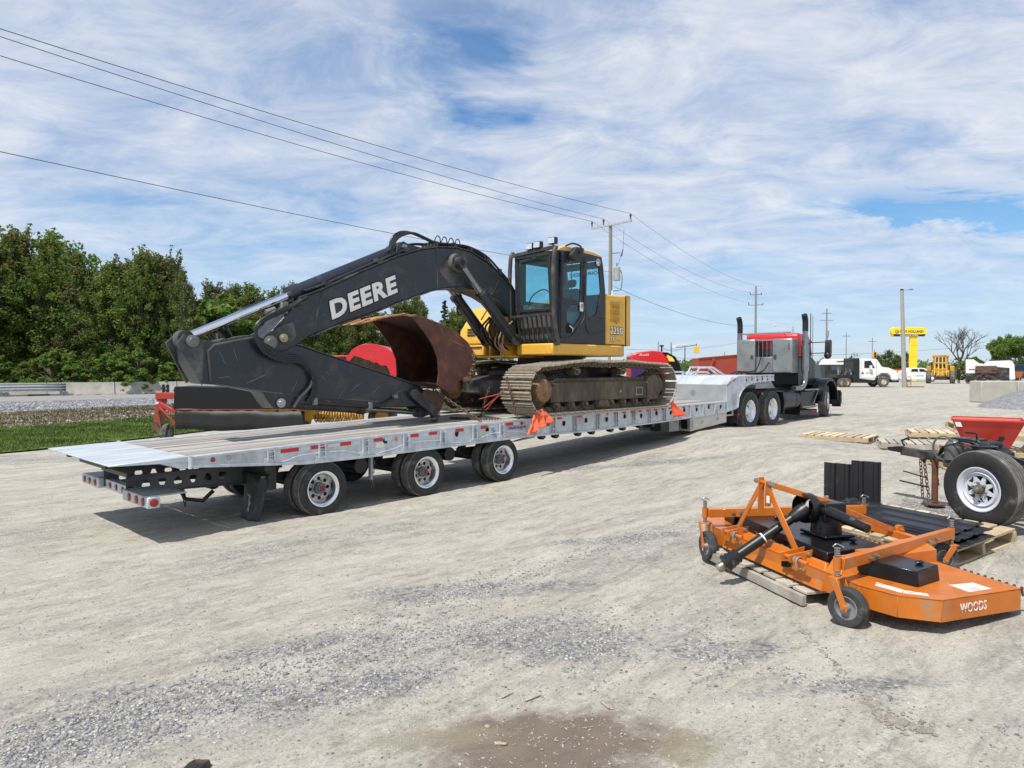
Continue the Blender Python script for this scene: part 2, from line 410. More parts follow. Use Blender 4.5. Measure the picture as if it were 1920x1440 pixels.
def text(name, body, mat, parent, origin, xdir, ydir, height, width=None, extrude=.002, offset=0.0, shear=0.0, spacing=1.0):
    # letters whose baseline starts at origin, running along xdir, standing along ydir (frame of the parent's parts)
    me = text_mesh(body, 1.0, .002, offset, spacing, shear)
    vs = np.array([v.co[:] for v in me.vertices]); mn = vs.min(0); mx = vs.max(0)
    sy = height / (mx[1] - mn[1]); sx = (width / (mx[0] - mn[0])) if width else sy
    X = Vector(xdir).normalized(); Y = Vector(ydir).normalized(); Z = X.cross(Y)
    off = OFF.get(parent.name, (0, 0, 0)) if parent else (0, 0, 0)
    o3 = Vector(origin) - Vector(off)
    for v in me.vertices:
        c = v.co; v.co = o3 + X * ((c.x - mn[0]) * sx) + Y * ((c.y - mn[1]) * sy) + Z * (c.z / .002 * extrude)
    me.materials.clear(); me.materials.append(mat); me.name = name
    o = bpy.data.objects.new(name, me); COL.objects.link(o); o.parent = parent
    return o
def arc(cx, cz, r, a0, a1, n=8):
    return [(cx + r * math.cos(R(a0 + (a1 - a0) * i / n)), cz + r * math.sin(R(a0 + (a1 - a0) * i / n))) for i in range(n + 1)]
def smoothpts(pts, n=6):                    # Catmull-Rom
    P = [Vector(p) for p in pts]; P = [P[0] * 2 - P[1]] + P + [P[-1] * 2 - P[-2]]; o = []
    for i in range(1, len(P) - 2):
        for k in range(n):
            t = k / n; a, b, c, d = P[i - 1:i + 3]
            o.append(.5 * ((2 * b) + (c - a) * t + (2 * a - 5 * b + 4 * c - d) * t * t + (3 * b - a - 3 * c + d) * t ** 3))
    o.append(P[-2]); return o
# ================================================================== GROUND
def rotH(x, y):      # along / across the heading of the traffic
    return x * HX + y * HY, -x * HY + y * HX
def axis_pts(dense, lo, hi, step, grow=1.10):
    a = list(np.arange(dense[0], dense[1], step)); s = step; p = a[-1]
    while p < hi: s *= grow; p += s; a.append(p)
    s = step; p = a[0]
    while p > lo: s *= grow; p -= s; a.insert(0, p)
    return np.array(a)
def rut(x, y):
    u, w = rotH(x, y)
    a = .012 * math.sin(w * 5.1 + 1.6 * mnoise.noise(Vector((u * .16, w * .5, 1)))) * (0.4 + mnoise.noise(Vector((u * .2, w * .3, 7))))
    b = .016 * mnoise.noise(Vector((x * .8, y * .8, 3))) + .007 * mnoise.noise(Vector((u * 1.2, w * 2.4, 5))) + .008 * mnoise.noise(Vector((x * 7, y * 7, 9))) + .006 * mnoise.noise(Vector((x * 3.3, y * 3.3, 19)))
    c = .005 * mnoise.noise(Vector((x * 17, y * 17, 2)))
    return a + b + c - .004
def ground_mesh():
    xs = axis_pts((-6.5, 8.5), -2500, 2500, .055, 1.09); ys = axis_pts((1.6, 14.5), -60, 3500, .055, 1.09)
    X, Y = np.meshgrid(xs, ys); n = X.size
    Z = np.empty(n); xf, yf = X.ravel(), Y.ravel()
    for i in range(n):
        x, y = float(xf[i]), float(yf[i])
        z = gz(x, y)
        if abs(x) < 40 and y < 70:
            z += rut(x, y) * (1.0 if y < 16 else .6)
        Z[i] = z
    me = bpy.data.meshes.new('ground')
    nx, ny = len(xs), len(ys)
    me.vertices.add(n); co = np.stack([xf, yf, Z], 1).ravel(); me.vertices.foreach_set('co', co)
    idx = np.arange(n).reshape(ny, nx)
    q = np.stack([idx[:-1, :-1], idx[:-1, 1:], idx[1:, 1:], idx[1:, :-1]], -1).reshape(-1, 4)
    me.loops.add(q.size); me.loops.foreach_set('vertex_index', q.ravel())
    me.polygons.add(len(q)); me.polygons.foreach_set('loop_start', np.arange(0, q.size, 4)); me.polygons.foreach_set('loop_total', np.full(len(q), 4))
    me.update(); me.validate(); me.polygons.foreach_set('use_smooth', [True] * len(q))
    return me
class NT:
    def __init__(s, name):
        s.m = bpy.data.materials.new(name); s.m.use_nodes = True; s.N = s.m.node_tree.nodes; s.L = s.m.node_tree.links; s.b = s.N['Principled BSDF']
    def put(s, sock, v):
        if isinstance(v, (int, float)): sock.default_value = v
        elif isinstance(v, tuple): sock.default_value = v if len(v) == len(sock.default_value) else (*v, 1)
        else: s.L.new(v, sock)
    def noise(s, vec, scale, detail=6, rough=.6, dist=0):
        n = s.N.new('ShaderNodeTexNoise'); n.inputs['Scale'].default_value = scale; n.inputs['Detail'].default_value = detail; n.inputs['Roughness'].default_value = rough; n.inputs['Distortion'].default_value = dist
        s.L.new(vec, n.inputs['Vector']); return n.outputs[0]
    def vor(s, vec, scale, out='Distance', rand=1.0):
        n = s.N.new('ShaderNodeTexVoronoi'); n.inputs['Scale'].default_value = scale; s.L.new(vec, n.inputs['Vector']); n.inputs['Randomness'].default_value = rand; return n.outputs[out]
    def math(s, op, a, b=None, clamp=False):
        n = s.N.new('ShaderNodeMath'); n.operation = op; n.use_clamp = clamp; s.put(n.inputs[0], a)
        if b is not None: s.put(n.inputs[1], b)
        return n.outputs[0]
    def ramp(s, v, pts):
        n = s.N.new('ShaderNodeValToRGB'); e = n.color_ramp.elements
        while len(e) < len(pts): e.new(.5)
        for el, (p, c) in zip(e, pts): el.position = p; el.color = (c, c, c, 1) if isinstance(c, (int, float)) else (*c, 1)
        s.L.new(v, n.inputs[0]); return n.outputs[0]
    def mix(s, f, a, b):
        n = s.N.new('ShaderNodeMix'); n.data_type = 'RGBA'; s.put(n.inputs[0], f); s.put(n.inputs[6], a); s.put(n.inputs[7], b); return n.outputs[2]
    def mapping(s, vec, loc=(0, 0, 0), rot=0, scale=(1, 1, 1)):
        n = s.N.new('ShaderNodeMapping'); n.inputs['Location'].default_value = loc; n.inputs['Rotation'].default_value = (0, 0, rot); n.inputs['Scale'].default_value = scale; s.L.new(vec, n.inputs[0]); return n.outputs[0]
def ground_material():
    g = NT('crushed limestone lot'); tcn = g.N.new('ShaderNodeTexCoord'); P = tcn.outputs['Object']
    al = g.mapping(P, rot=-YAW + .05)                               # x runs along the traffic
    st = g.mapping(al, scale=(.4, 1.3, 1))
    st2 = g.mapping(al, scale=(.8, 1.7, 1))
    big = g.noise(st, .55, 5, .6, .4); mid = g.noise(st2, 2.6, 9, .74, .3); iso = g.noise(P, .35, 4, .55); fine = g.noise(P, 60, 6, .75); fine2 = g.noise(P, 190, 3, .6)
    col = g.ramp(mid, [(.28, (.305, .283, .235)), (.5, (.455, .425, .355)), (.70, (.59, .552, .465))])
    # wide drifts of grey crushed stone pressed along the wheel tracks
    wob = g.math('MULTIPLY', g.math('SUBTRACT', g.noise(P, 2.2, 6, .7), .5), 1.5)
    def blob(x, y, rx, ry, ang, soft=1.0):
        c = gat(x, y); n = g.N.new('ShaderNodeVectorMath'); n.operation = 'SUBTRACT'; g.L.new(P, n.inputs[0]); n.inputs[1].default_value = (c.x, c.y, 0)
        v = g.mapping(n.outputs[0], rot=-ang, scale=(1 / rx, 1 / ry, 0))
        ln = g.N.new('ShaderNodeVectorMath'); ln.operation = 'LENGTH'; g.L.new(v, ln.inputs[0])
        d = g.math('ADD', ln.outputs['Value'], g.math('MULTIPLY', wob, soft))
        return g.ramp(d, [(.55, 1.0), (1.15, 0.0)])
    grav = None
    for a in GRAVEL_BLOBS:
        b = blob(*a); grav = b if grav is None else g.math('MAXIMUM', grav, b)
    band = g.ramp(big, [(.48, 0.0), (.66, .8)])
    grav = g.math('MAXIMUM', grav, g.math('MULTIPLY', band, .8))
    stones = g.vor(P, 42, 'Color'); sepn = g.N.new('ShaderNodeSeparateColor'); g.L.new(stones, sepn.inputs[0])
    stone_col = g.ramp(sepn.outputs[0], [(.0, (.07, .074, .085)), (.45, (.17, .18, .205)), (.8, (.32, .33, .35)), (1, (.54, .54, .54))])
    patch = g.math('MULTIPLY', grav, g.ramp(g.noise(P, 16, 5, .7), [(.36, 0.0), (.54, 1.0)]), True)
    col = g.mix(g.math('MULTIPLY', patch, .82), col, stone_col)
    # loose stones dotted everywhere
    spk = g.vor(P, 30, 'Distance'); sc = g.vor(P, 30, 'Color'); s2 = g.N.new('ShaderNodeSeparateColor'); g.L.new(sc, s2.inputs[0])
    grit = g.ramp(g.noise(P, 26, 5, .8), [(.40, 1.0), (.50, 0.0)]); col = g.mix(g.math('MULTIPLY', grit, .34), col, (.19, .18, .16))
    grit2 = g.ramp(g.noise(P, 11, 6, .8), [(.53, 0.0), (.62, 1.0)]); col = g.mix(g.math('MULTIPLY', grit2, .35), col, (.62, .585, .50))
    sel = g.math('MULTIPLY', g.ramp(spk, [(.10, 1.0), (.2, 0.0)]), g.ramp(s2.outputs[1], [(.72, 0.0), (.76, .75)]))
    sel = g.math('MULTIPLY', sel, g.ramp(g.noise(st, 3.0, 5, .7), [(.42, 0.0), (.6, 1.0)]))
    col = g.mix(sel, col, g.ramp(s2.outputs[0], [(0, (.09, .09, .10)), (1, (.27, .27, .28))]))
    # scuffs of darker damp fines dragged along the tracks
    sc3 = g.ramp(g.noise(g.mapping(al, scale=(1.2, 3.6, 1)), 3.0, 9, .80, .5), [(.50, 0.0), (.66, .7)])
    col = g.mix(sc3, col, (.17, .162, .145))
    sc4 = g.ramp(g.noise(g.mapping(al, scale=(.5, 1.7, 1)), 1.4, 8, .74, .4), [(.47, 0.0), (.66, .7)])
    col = g.mix(sc4, col, (.56, .53, .455))
    # the drying brown puddle with an ochre rim
    pud = blob(1030, 1395, .85, .55, .1, 1.4); col = g.mix(pud, col, g.ramp(mid, [(.3, (.165, .128, .098)), (.7, (.235, .185, .142))]))
    pud2 = blob(800, 1385, .45, .18, .35, 1.6); col = g.mix(g.math('MULTIPLY', pud2, .7), col, (.30, .26, .18))
    och = blob(1290, 1405, .20, .24, -.6, 1.7); col = g.mix(g.math('MULTIPLY', och, .55), col, (.26, .225, .12))
    bright = blob(1400, 1320, .70, .24, -.35, .9); col = g.mix(g.math('MULTIPLY', bright, .45), col, (.52, .49, .42))
    col = g.mix(g.math('MULTIPLY', g.ramp(fine, [(.35, 1.0), (.53, 0.0)]), .5), col, (.17, .16, .145))
    far = None
    g.L.new(col, g.b.inputs['Base Color']); g.b.inputs['Roughness'].default_value = .93; g.b.inputs['Specular IOR Level'].default_value = .2
    h = g.math('ADD', g.math('MULTIPLY', g.math('SUBTRACT', 1.0, g.vor(P, 42)), g.math('ADD', g.math('MULTIPLY', patch, 1.3), .12)), g.math('MULTIPLY', fine, .9))
    h = g.math('ADD', h, g.math('MULTIPLY', fine2, .35)); h = g.math('ADD', h, g.math('MULTIPLY', g.noise(st2, 9, 6, .7), 1.6))
    bp = g.N.new('ShaderNodeBump'); bp.inputs['Strength'].default_value = .9; bp.inputs['Distance'].default_value = .012
    g.L.new(h, bp.inputs['Height']); g.L.new(bp.outputs[0], g.b.inputs['Normal'])
    return g.m
# x, y in the photo, half length, half width, direction
GRAVEL_BLOBS = [(880, 1110, 1.3, .34, .75, 1.1), (640, 1215, 1.2, .34, .62, 1.1), (380, 1310, 1.1, .40, .5, 1.2), (940, 1190, .8, .42, .3, 1.3), (700, 1280, .6, .30, .3, 1.2), (180, 1380, .7, .4, .4, 1.2),
                (1190, 1010, 1.1, .22, .7, 1.0), (1110, 1210, .6, .38, 1.0, 1.3), (90, 1400, .6, .3, .4, 1.0), (1330, 1220, .6, .2, 1.3, 1.2), (1200, 870, 2.2, .4, .75, 1.2), (60, 860, 3, .8, .1, 1.0), (1560, 1290, .9, .12, -.8, 1.3), (1750, 960, 1.2, .6, .3, 1.3)]
gm = ground_mesh(); gm.materials.append(ground_material())
ground = bpy.data.objects.new('ground', gm); COL.objects.link(ground); ground['kind'] = 'structure'
ground['label'] = 'pale crushed limestone yard with drifts of grey gravel'
# loose stones as real geometry
def stone_mesh(seed):
    r = random.Random(seed); bm = bmesh.new(); bmesh.ops.create_icosphere(bm, subdivisions=1, radius=1)
    for v in bm.verts: v.co *= r.uniform(.7, 1.15); v.co.z *= .62; v.co.x *= 1.2
    v = [tuple(x.co) for x in bm.verts]; f = [tuple(y.index for y in x.verts) for x in bm.faces]; bm.free(); return np.array(v), np.array(f)
def scatter(name, samples, mats, label, seed=1):
    protos = [stone_mesh(s) for s in range(5)]; rg = np.random.RandomState(seed)
    V = []; F = []; Mi = []; o = 0
    for (x, y, s, mi) in samples:
        pv, pf = protos[rg.randint(5)]; a = rg.rand() * 6.28; ca, sa = math.cos(a), math.sin(a)
        q = pv * s * (rg.rand(3) * .5 + .75); q = np.stack([q[:, 0] * ca - q[:, 1] * sa, q[:, 0] * sa + q[:, 1] * ca, q[:, 2]], 1)
        z = gz(x, y) + rut(x, y) + s * .12 + (.04 if y > 14 else 0)
        V.append(q + (x, y, z)); F.append(pf + o); Mi += [mi] * len(pf); o += len(pv)
    V = np.concatenate(V); F = np.concatenate(F)
    me = bpy.data.meshes.new(name); me.vertices.add(len(V)); me.vertices.foreach_set('co', V.ravel())
    me.loops.add(F.size); me.loops.foreach_set('vertex_index', F.ravel()); me.polygons.add(len(F))
    me.polygons.foreach_set('loop_start', np.arange(0, F.size, 3)); me.polygons.foreach_set('loop_total', np.full(len(F), 3))
    for m in mats: me.materials.append(m)
    me.polygons.foreach_set('material_index', Mi); me.update(); me.validate()
    o = bpy.data.objects.new(name, me); COL.objects.link(o); o['kind'] = 'stuff'; o['label'] = label; return o
rg = np.random.RandomState(5); smp = []
for (x, y, rx, ry, ang, soft) in GRAVEL_BLOBS:
    c = gat(x, y); 
    if c.y > 11: continue
    cnt = int(rx * ry * 3600)
    for i in range(cnt):
        a, b = rg.randn() * .55, rg.randn() * .6
        if mnoise.noise(Vector((c.x + a * 3, c.y + b * 3, 4))) < -.35: continue
        u, w = a * rx, b * ry; X = c.x + u * math.cos(ang) - w * math.sin(ang); Y = c.y + u * math.sin(ang) + w * math.cos(ang)
        smp.append((X, Y, abs(rg.randn()) * .004 + .0045, rg.randint(3)))
for i in range(24000):
    Y = 1.9 + rg.rand() ** 1.25 * 10; X = (rg.rand() * 2 - 1) * (.75 * Y + .4)
    if mnoise.noise(Vector((X * 1.1, Y * 1.1, 14))) < -.18: continue
    smp.append((X, Y, abs(rg.randn()) * .0028 + .0028, rg.choice([0, 1, 1, 2, 3])))
for i in range(90):
    Y = 2.2 + rg.rand() * 8; X = (rg.rand() * 2 - 1) * (.7 * Y); smp.append((X, Y, .010 + rg.rand() * .010, rg.choice([1, 2, 3])))
scatter('gravel', smp, [M('dark grey stone', (.16, .165, .18), .85, 0, .3, 30), M('mid grey stone', (.26, .265, .28), .85, 0, .3, 30), M('pale stone', (.45, .44, .41), .9, 0, .2, 30), M('buff stone', (.36, .31, .25), .9, 0, .2, 30)],
        'loose grey crushed stone scattered over the yard')
# wood chips and splinters in the puddle
chip = MB(); rc = random.Random(3)
for i in range(95):
    a = rc.gauss(0, .30); b = rc.gauss(0, .15); c = gat(1070, 1372); x, y = c.x + a, c.y + b
    l = rc.uniform(.003, .013); w = rc.uniform(.0015, .004); an = rc.uniform(0, 3.14); z = gz(x, y) + rut(x, y) + .004
    d = Vector((math.cos(an) * l, math.sin(an) * l, rc.uniform(-.002, .003))); chip.beam(Vector((x, y, z)) - d, Vector((x, y, z)) + d, w * 2, .003)
for (p, q, w) in [((975, 1296), (985, 1330), .016), ((985, 1312), (1014, 1304), .022), ((940, 1308), (962, 1298), .012), ((930, 1396), (950, 1402), .03), ((1128, 1316), (1142, 1330), .018)]:
    A = gat(*p); B = gat(*q); A.z = gz(A.x, A.y) + rut(A.x, A.y) + .008; B.z = gz(B.x, B.y) + rut(B.x, B.y) + .010; chip.beam(A, B, w, .005, w2=w * .5)
chip.build('wood_chips', M('bleached wood splinters', (.40, .34, .27), .8, 0, .3, 30), kind='stuff', label='bleached wood splinters lying in the brown puddle')
# crumbled lumps at the lower right
cr = MB()
def clod(c, s, mb, r):
    st = len(mb.v); mb.sphere((0, 0, 0), s, 7, 5, (r.uniform(.8, 1.4), r.uniform(.7, 1.2), r.uniform(.35, .6)))
    for i in range(st, len(mb.v)):
        v = Vector(mb.v[i]); v *= 1 + .35 * mnoise.noise(v / s * 1.3 + c * 9); mb.v[i] = tuple(v + c)
for i in range(150):
    k = rc.random(); q = (1655 + 90 * k + rc.gauss(0, 9), 1345 + 30 * k + rc.gauss(0, 7)); c = gat(*q); c.z = gz(c.x, c.y) + rut(c.x, c.y) + .003; clod(c, rc.uniform(.005, .017), cr, rc)
for i in range(130):
    k = rc.random(); q = (1475 + 175 * k + rc.gauss(0, 4), 1160 + 185 * k ** 1.15 + rc.gauss(0, 4)); c = gat(*q); c.z = gz(c.x, c.y) + rut(c.x, c.y) + .002; clod(c, rc.uniform(.004, .011), cr, rc)
cr.build('dirt_clods', M('crumbled clay', (.26, .235, .19), .95, 0, .25, 20, .4, 60), kind='stuff', label='crumbled clods of clay along the joint in the yard')
# ------------------------------------------------------------------ verge, road
def strip(name, pts_near, pts_far, up, mat, label, seg=40, kind='structure', bumpf=0):
    # sheet between two ground lines given by photo points (left, right), draped on the ground
    a0, a1 = [gat(*p) for p in pts_near]; b0, b1 = [gat(*p) for p in pts_far]
    # extend to the left well beyond the frame
    ea = a0 + (a0 - a1).normalized() * 45; eb = b0 + (b0 - b1).normalized() * 45
    rows = []
    for i in range(seg + 1):
        k = i / seg; A = ea.lerp(a1, k); B = eb.lerp(b1, k); row = []
        for j in range(13):
            p = A.lerp(B, j / 12); 
            if j in (0, 12): p = p + Vector((0, .22 * mnoise.noise(Vector((p.x * .7, p.y * .7, up * 99))), 0))
            row.append((p.x, p.y, gz(p.x, p.y) + .03 + up + bumpf * mnoise.noise(Vector((p.x * .9, p.y * .9, 1)))))
        rows.append(row)
    m = MB(); m.sheet(rows); return m.build(name, mat, kind=kind, label=label), (ea, a1, eb, b1)
def turf_mat(name, c0, c1, c2, sc=3):
    g = NT(name); tcn = g.N.new('ShaderNodeTexCoord'); P = tcn.outputs['Object']
    col = g.ramp(g.noise(P, sc, 8, .7), [(.3, c0), (.52, c1), (.72, c2)])
    g.L.new(col, g.b.inputs['Base Color']); g.b.inputs['Roughness'].default_value = .95; g.b.inputs['Specular IOR Level'].default_value = .1
    bp = g.N.new('ShaderNodeBump'); bp.inputs['Strength'].default_value = 1; bp.inputs['Distance'].default_value = .05; g.L.new(g.noise(P, 22, 6, .7), bp.inputs['Height']); g.L.new(bp.outputs[0], g.b.inputs['Normal'])
    return g.m
GREEN_NEAR = [(0, 851), (900, 757)]; GREEN_FAR = [(0, 806), (900, 747)]; BROWN_FAR = [(0, 776), (900, 738)]; ROAD_NEAR = [(0, 755), (900, 732)]
g_o, gq = strip('grass_verge', GREEN_NEAR, GREEN_FAR, .004, turf_mat('short turf', (.055, .085, .022), (.10, .145, .035), (.19, .20, .07)), 'green turf verge beside the yard', bumpf=.04)
strip('dry_verge', GREEN_FAR, BROWN_FAR, .008, turf_mat('dead grass and soil', (.12, .095, .065), (.25, .215, .16), (.40, .37, .31), 9), 'brown dead grass strip above the green verge', bumpf=.05)
strip('gravel_shoulder', BROWN_FAR, ROAD_NEAR, .012, turf_mat('grey shoulder gravel', (.12, .122, .13), (.26, .265, .28), (.50, .50, .50), 20), 'grey gravel shoulder of the highway', bumpf=.03)
strip('road', ROAD_NEAR, [(0, 743), (900, 728)], .016, M('pale asphalt', (.27, .265, .25), .9, 0, .15, 4, .3, 80), 'strip of highway asphalt in front of the barrier')  # pale grey asphalt with slight random variation
# grass blades
def blades(name, quad, n, h, cols, label, seed=2, thin=1.0, dens=None):
    rg = np.random.RandomState(seed); ea, a1, eb, b1 = quad
    u = rg.rand(n) ; u = 1 - u ** .8 * .55 if dens is None else u; w = rg.rand(n) ** .8
    P = np.array([list((ea.lerp(a1, float(a))).lerp(eb.lerp(b1, float(a)), float(b))) for a, b in zip(u, w)])
    hh = h * (.5 + rg.rand(n) * .9); wd = .012 * thin * (1 + P[:, 1] * .05); an = rg.rand(n) * np.pi; lean = (rg.rand(n, 2) - .5) * .8
    z = np.array([gz(a, b) for a, b in P[:, :2]]) + .02
    V = np.empty((n, 3, 3)); V[:, 0] = np.stack([P[:, 0] - np.cos(an) * wd, P[:, 1] - np.sin(an) * wd, z], 1); V[:, 1] = np.stack([P[:, 0] + np.cos(an) * wd, P[:, 1] + np.sin(an) * wd, z], 1)
    V[:, 2] = np.stack([P[:, 0] + lean[:, 0] * hh, P[:, 1] + lean[:, 1] * hh, z + hh], 1)
    me = bpy.data.meshes.new(name); me.vertices.add(n * 3); me.vertices.foreach_set('co', V.ravel()); me.loops.add(n * 3); me.loops.foreach_set('vertex_index', np.arange(n * 3))
    me.polygons.add(n); me.polygons.foreach_set('loop_start', np.arange(0, n * 3, 3)); me.polygons.foreach_set('loop_total', np.full(n, 3))
    for c in cols: me.materials.append(c)
    nz = np.array([mnoise.noise(Vector((a * .6, b * 1.6, 3))) for a, b in P[:, :2]]); mi = (nz * 2.2 + rg.rand(n) * 1.5 + .6).clip(0, len(cols) - 1).astype(int)
    me.polygons.foreach_set('material_index', mi); me.update()
    o = bpy.data.objects.new(name, me); COL.objects.link(o); o['kind'] = 'stuff'; o['label'] = label; return o
def leafm(name, c, tr=.25):
    if name in MATS: return MATS[name]
    g = NT(name); g.b.inputs['Base Color'].default_value = (*c, 1); g.b.inputs['Roughness'].default_value = .65; g.b.inputs['Specular IOR Level'].default_value = .25
    ol = g.N['Material Output']; t = g.N.new('ShaderNodeBsdfTranslucent'); t.inputs[0].default_value = (c[0] * 1.5, c[1] * 1.6, c[2], 1); mx = g.N.new('ShaderNodeMixShader'); mx.inputs[0].default_value = tr
    g.L.new(g.b.outputs[0], mx.inputs[1]); g.L.new(t.outputs[0], mx.inputs[2]); g.L.new(mx.outputs[0], ol.inputs[0]); MATS[name] = g.m; return g.m
blades('grass', gq, 80000, .07, [leafm('grass dark', (.065, .105, .025)), leafm('grass mid', (.115, .165, .04)), leafm('grass light', (.17, .23, .05)), leafm('grass straw', (.28, .26, .11))], 'short green grass of the verge')
smp2 = []
qa, qb, qc, qd = gat(0, 757), gat(330, 748), gat(0, 778), gat(330, 766)
for i in range(5600):
    k_, j_ = rg.rand(), rg.rand(); c = qa.lerp(qb, k_).lerp(qc.lerp(qd, k_), j_); smp2.append((c.x + rg.randn() * .2, c.y + rg.randn() * .3, .02 + abs(rg.randn()) * .022, rg.choice([0, 1, 1, 1, 0, 2])))
qa, qb, qc, qd = gat(0, 778), gat(330, 766), gat(0, 803), gat(330, 786)
for i in range(1500):
    k_, j_ = rg.rand(), rg.rand(); c = qa.lerp(qb, k_).lerp(qc.lerp(qd, k_), j_); smp2.append((c.x, c.y + rg.randn() * .3, .015 + abs(rg.randn()) * .02, rg.randint(4)))
scatter('shoulder_stones', smp2, [MATS['dark grey stone'], MATS['mid grey stone'], MATS['pale stone'], MATS['buff stone']], 'loose stones on the highway shoulder', 3)
a_ = [gat(0, 806), gat(900, 747), gat(0, 778), gat(900, 739)]
blades('dead_grass', (a_[0] + (a_[0] - a_[1]).normalized() * 30, a_[1], a_[2] + (a_[2] - a_[3]).normalized() * 30, a_[3]), 26000, .09, [leafm('dead grass tan', (.24, .19, .11)), leafm('dead grass brown', (.15, .11, .07)), leafm('grass dark', ())], 'tufts of dead grass on the brown verge', 8)
# ================================================================== WHEELS
WCACHE = {}
tread_m = lambda: M('dusty sunlit tread', (.105, .102, .097), .9, 0, .3, 14, .3, 90, (.27, .255, .22), .35, 6)  # dust, plus light falling on the tread put into the paler colour
def wheel_meshes(key, r, w, rim, dish, tread=10, lug='rib', rim_mat=None, tyre_mat=None, holes=8, hub_r=.10, hub_out=.10, hub_mat=None, cap_mat=None, nuts=10, hole_r=.026, hole_at=.66, hole_shape='round', centre_mat=None):
    # axis along y, outer face at y = 0 (towards -y), wheel body from y=0 to y=w
    if key in WCACHE: return WCACHE[key]
    d = {}
    t = MB(); bead = rim + .004
    prof = [(w * .93, bead), (w * .97, bead + (r - bead) * .25), (w, bead + (r - bead) * .55), (w * .97, r - .03), (w * .92, r - .008)]
    nrib = 5 if lug == 'rib' else 0
    if nrib:
        x0, x1 = w * .90, w * .10; rw = (x0 - x1) / nrib
        for i in range(nrib):
            a = x0 - i * rw; prof += [(a, r), (a - rw * .82, r + (.003 if i in (1, 2, 3) else 0))]
            if i < nrib - 1: prof += [(a - rw * .84, r - .012), (a - rw * .98, r - .012)]
    else: prof += [(w * .86, r - .002), (w * .5, r + .002), (w * .14, r - .002)]
    prof += [(w * .08, r - .008), (w * .03, r - .03), (0, bead + (r - bead) * .55), (w * .012, bead + (r - bead) * .42), (w * .012, bead + (r - bead) * .36), (w * .03, bead + (r - bead) * .25), (w * .07, bead)]
    t.lathe(prof, seg=56)
    if lug == 'block':
        n = 44
        for i in range(n):
            a = 2 * math.pi * i / n
            for (y0, y1, sh) in ((.04, .22, .0), (.25, .48, .5), (.52, .75, .0), (.78, .96, .5)):
                aa = a + sh * math.pi / n * 1.0; st = len(t.v); t.box((-.5 * 2 * math.pi * r / n * .78, w * y0, r - .014), (.5 * 2 * math.pi * r / n * .78, w * y1, r + .008))
                t.xf(Matrix.Rotation(aa, 4, 'Y'), st)
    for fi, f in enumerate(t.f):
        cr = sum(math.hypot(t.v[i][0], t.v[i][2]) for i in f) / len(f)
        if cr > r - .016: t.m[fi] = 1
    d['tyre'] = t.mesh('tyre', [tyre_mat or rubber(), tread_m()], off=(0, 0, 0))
    m = MB()
    m.lathe([(w * .93, rim - .012), (w * .93, rim + .006), (w * .90, rim - .002), (w * .72, rim - .022), (w * .4, rim - .034), (w * .2, rim - .024), (w * .09, rim - .006), (w * .035, rim + .008), (w * .03, rim + .012), (w * .02, rim + .004), (w * .05, rim - .010), (w * .2, rim - .034), (dish - .02, rim - .045), (dish, rim - .055)], seg=48)
    ro = rim - .054; outer = [(ro * math.cos(2 * math.pi * i / 40), ro * math.sin(2 * math.pi * i / 40)) for i in range(40)]
    hl = []
    for i in range(holes):
        a = 2 * math.pi * (i + .5) / holes; c = (ro * hole_at * math.cos(a), ro * hole_at * math.sin(a))
        if hole_shape == 'round': hl.append([(c[0] + hole_r * math.cos(2 * math.pi * k / 10), c[1] + hole_r * math.sin(2 * math.pi * k / 10)) for k in range(10)])
        else:   # rounded triangle pointing inward
            ps = []
            for (dr, dt) in ((-.9, 0), (.55, .95), (.55, -.95)): ps.append(((ro * hole_at + dr * hole_r), dt * hole_r))
            hl.append([(x * math.cos(a) - y * math.sin(a), x * math.sin(a) + y * math.cos(a)) for x, y in ps])
    m.mi = 1; m.prism(outer, dish, dish + .012, holes=hl)
    d['rim'] = m.mesh('rim', [rim_mat or alu(), centre_mat or rim_mat or M('shaded grimy wheel disc', (.46, .46, .46), .30, .9, .3, 10)])  # darker than the rim: shade inside the dish and grime put into the colour
    h = MB(); y0 = dish; h.lathe([(y0 + .10, hub_r * 1.15), (y0, hub_r), (y0 - hub_out * .55, hub_r * .9), (y0 - hub_out * .6, hub_r * .68), (y0 - hub_out * .9, hub_r * .62), (y0 - hub_out, hub_r * .5), (y0 - hub_out, .001)], seg=24)
    h.lathe([(w * .95, r * .5), (w * .95, .01)], seg=20)          # brake drum back
    d['hub'] = h.mesh('hub', hub_mat or blk_dusty())
    c = MB(); c.lathe([(y0 - hub_out - .001, hub_r * .46), (y0 - hub_out - .008, hub_r * .42), (y0 - hub_out - .012, .001)], seg=20); d['hub_cap'] = c.mesh('hub_cap', cap_mat or lens_red())
    n = MB()
    for i in range(nuts):
        a = 2 * math.pi * i / nuts; rr = hub_r * 1.28; n.cyl((rr * math.cos(a), dish, rr * math.sin(a)), (rr * math.cos(a), dish - .03, rr * math.sin(a)), .011, 6)
    d['lug_nuts'] = n.mesh('lug_nuts', steel())
    WCACHE[key] = d; return d
def wheel(meshes, parent, loc, rz=0.0, roll=0.0, inner=None, rx=0.0):
    rim = inst(meshes['rim'], 'wheel', parent, loc, (rx, roll, rz))
    for k in ('tyre', 'hub', 'hub_cap', 'lug_nuts'):
        c = bpy.data.objects.new(k, meshes[k]); COL.objects.link(c); c.parent = rim
    if inner is not None:
        c = bpy.data.objects.new('inner_tyre', meshes['tyre']); COL.objects.link(c); c.parent = rim; c.location = (0, inner, 0)
    OFF[rim.name] = (0, 0, 0)
    return rim
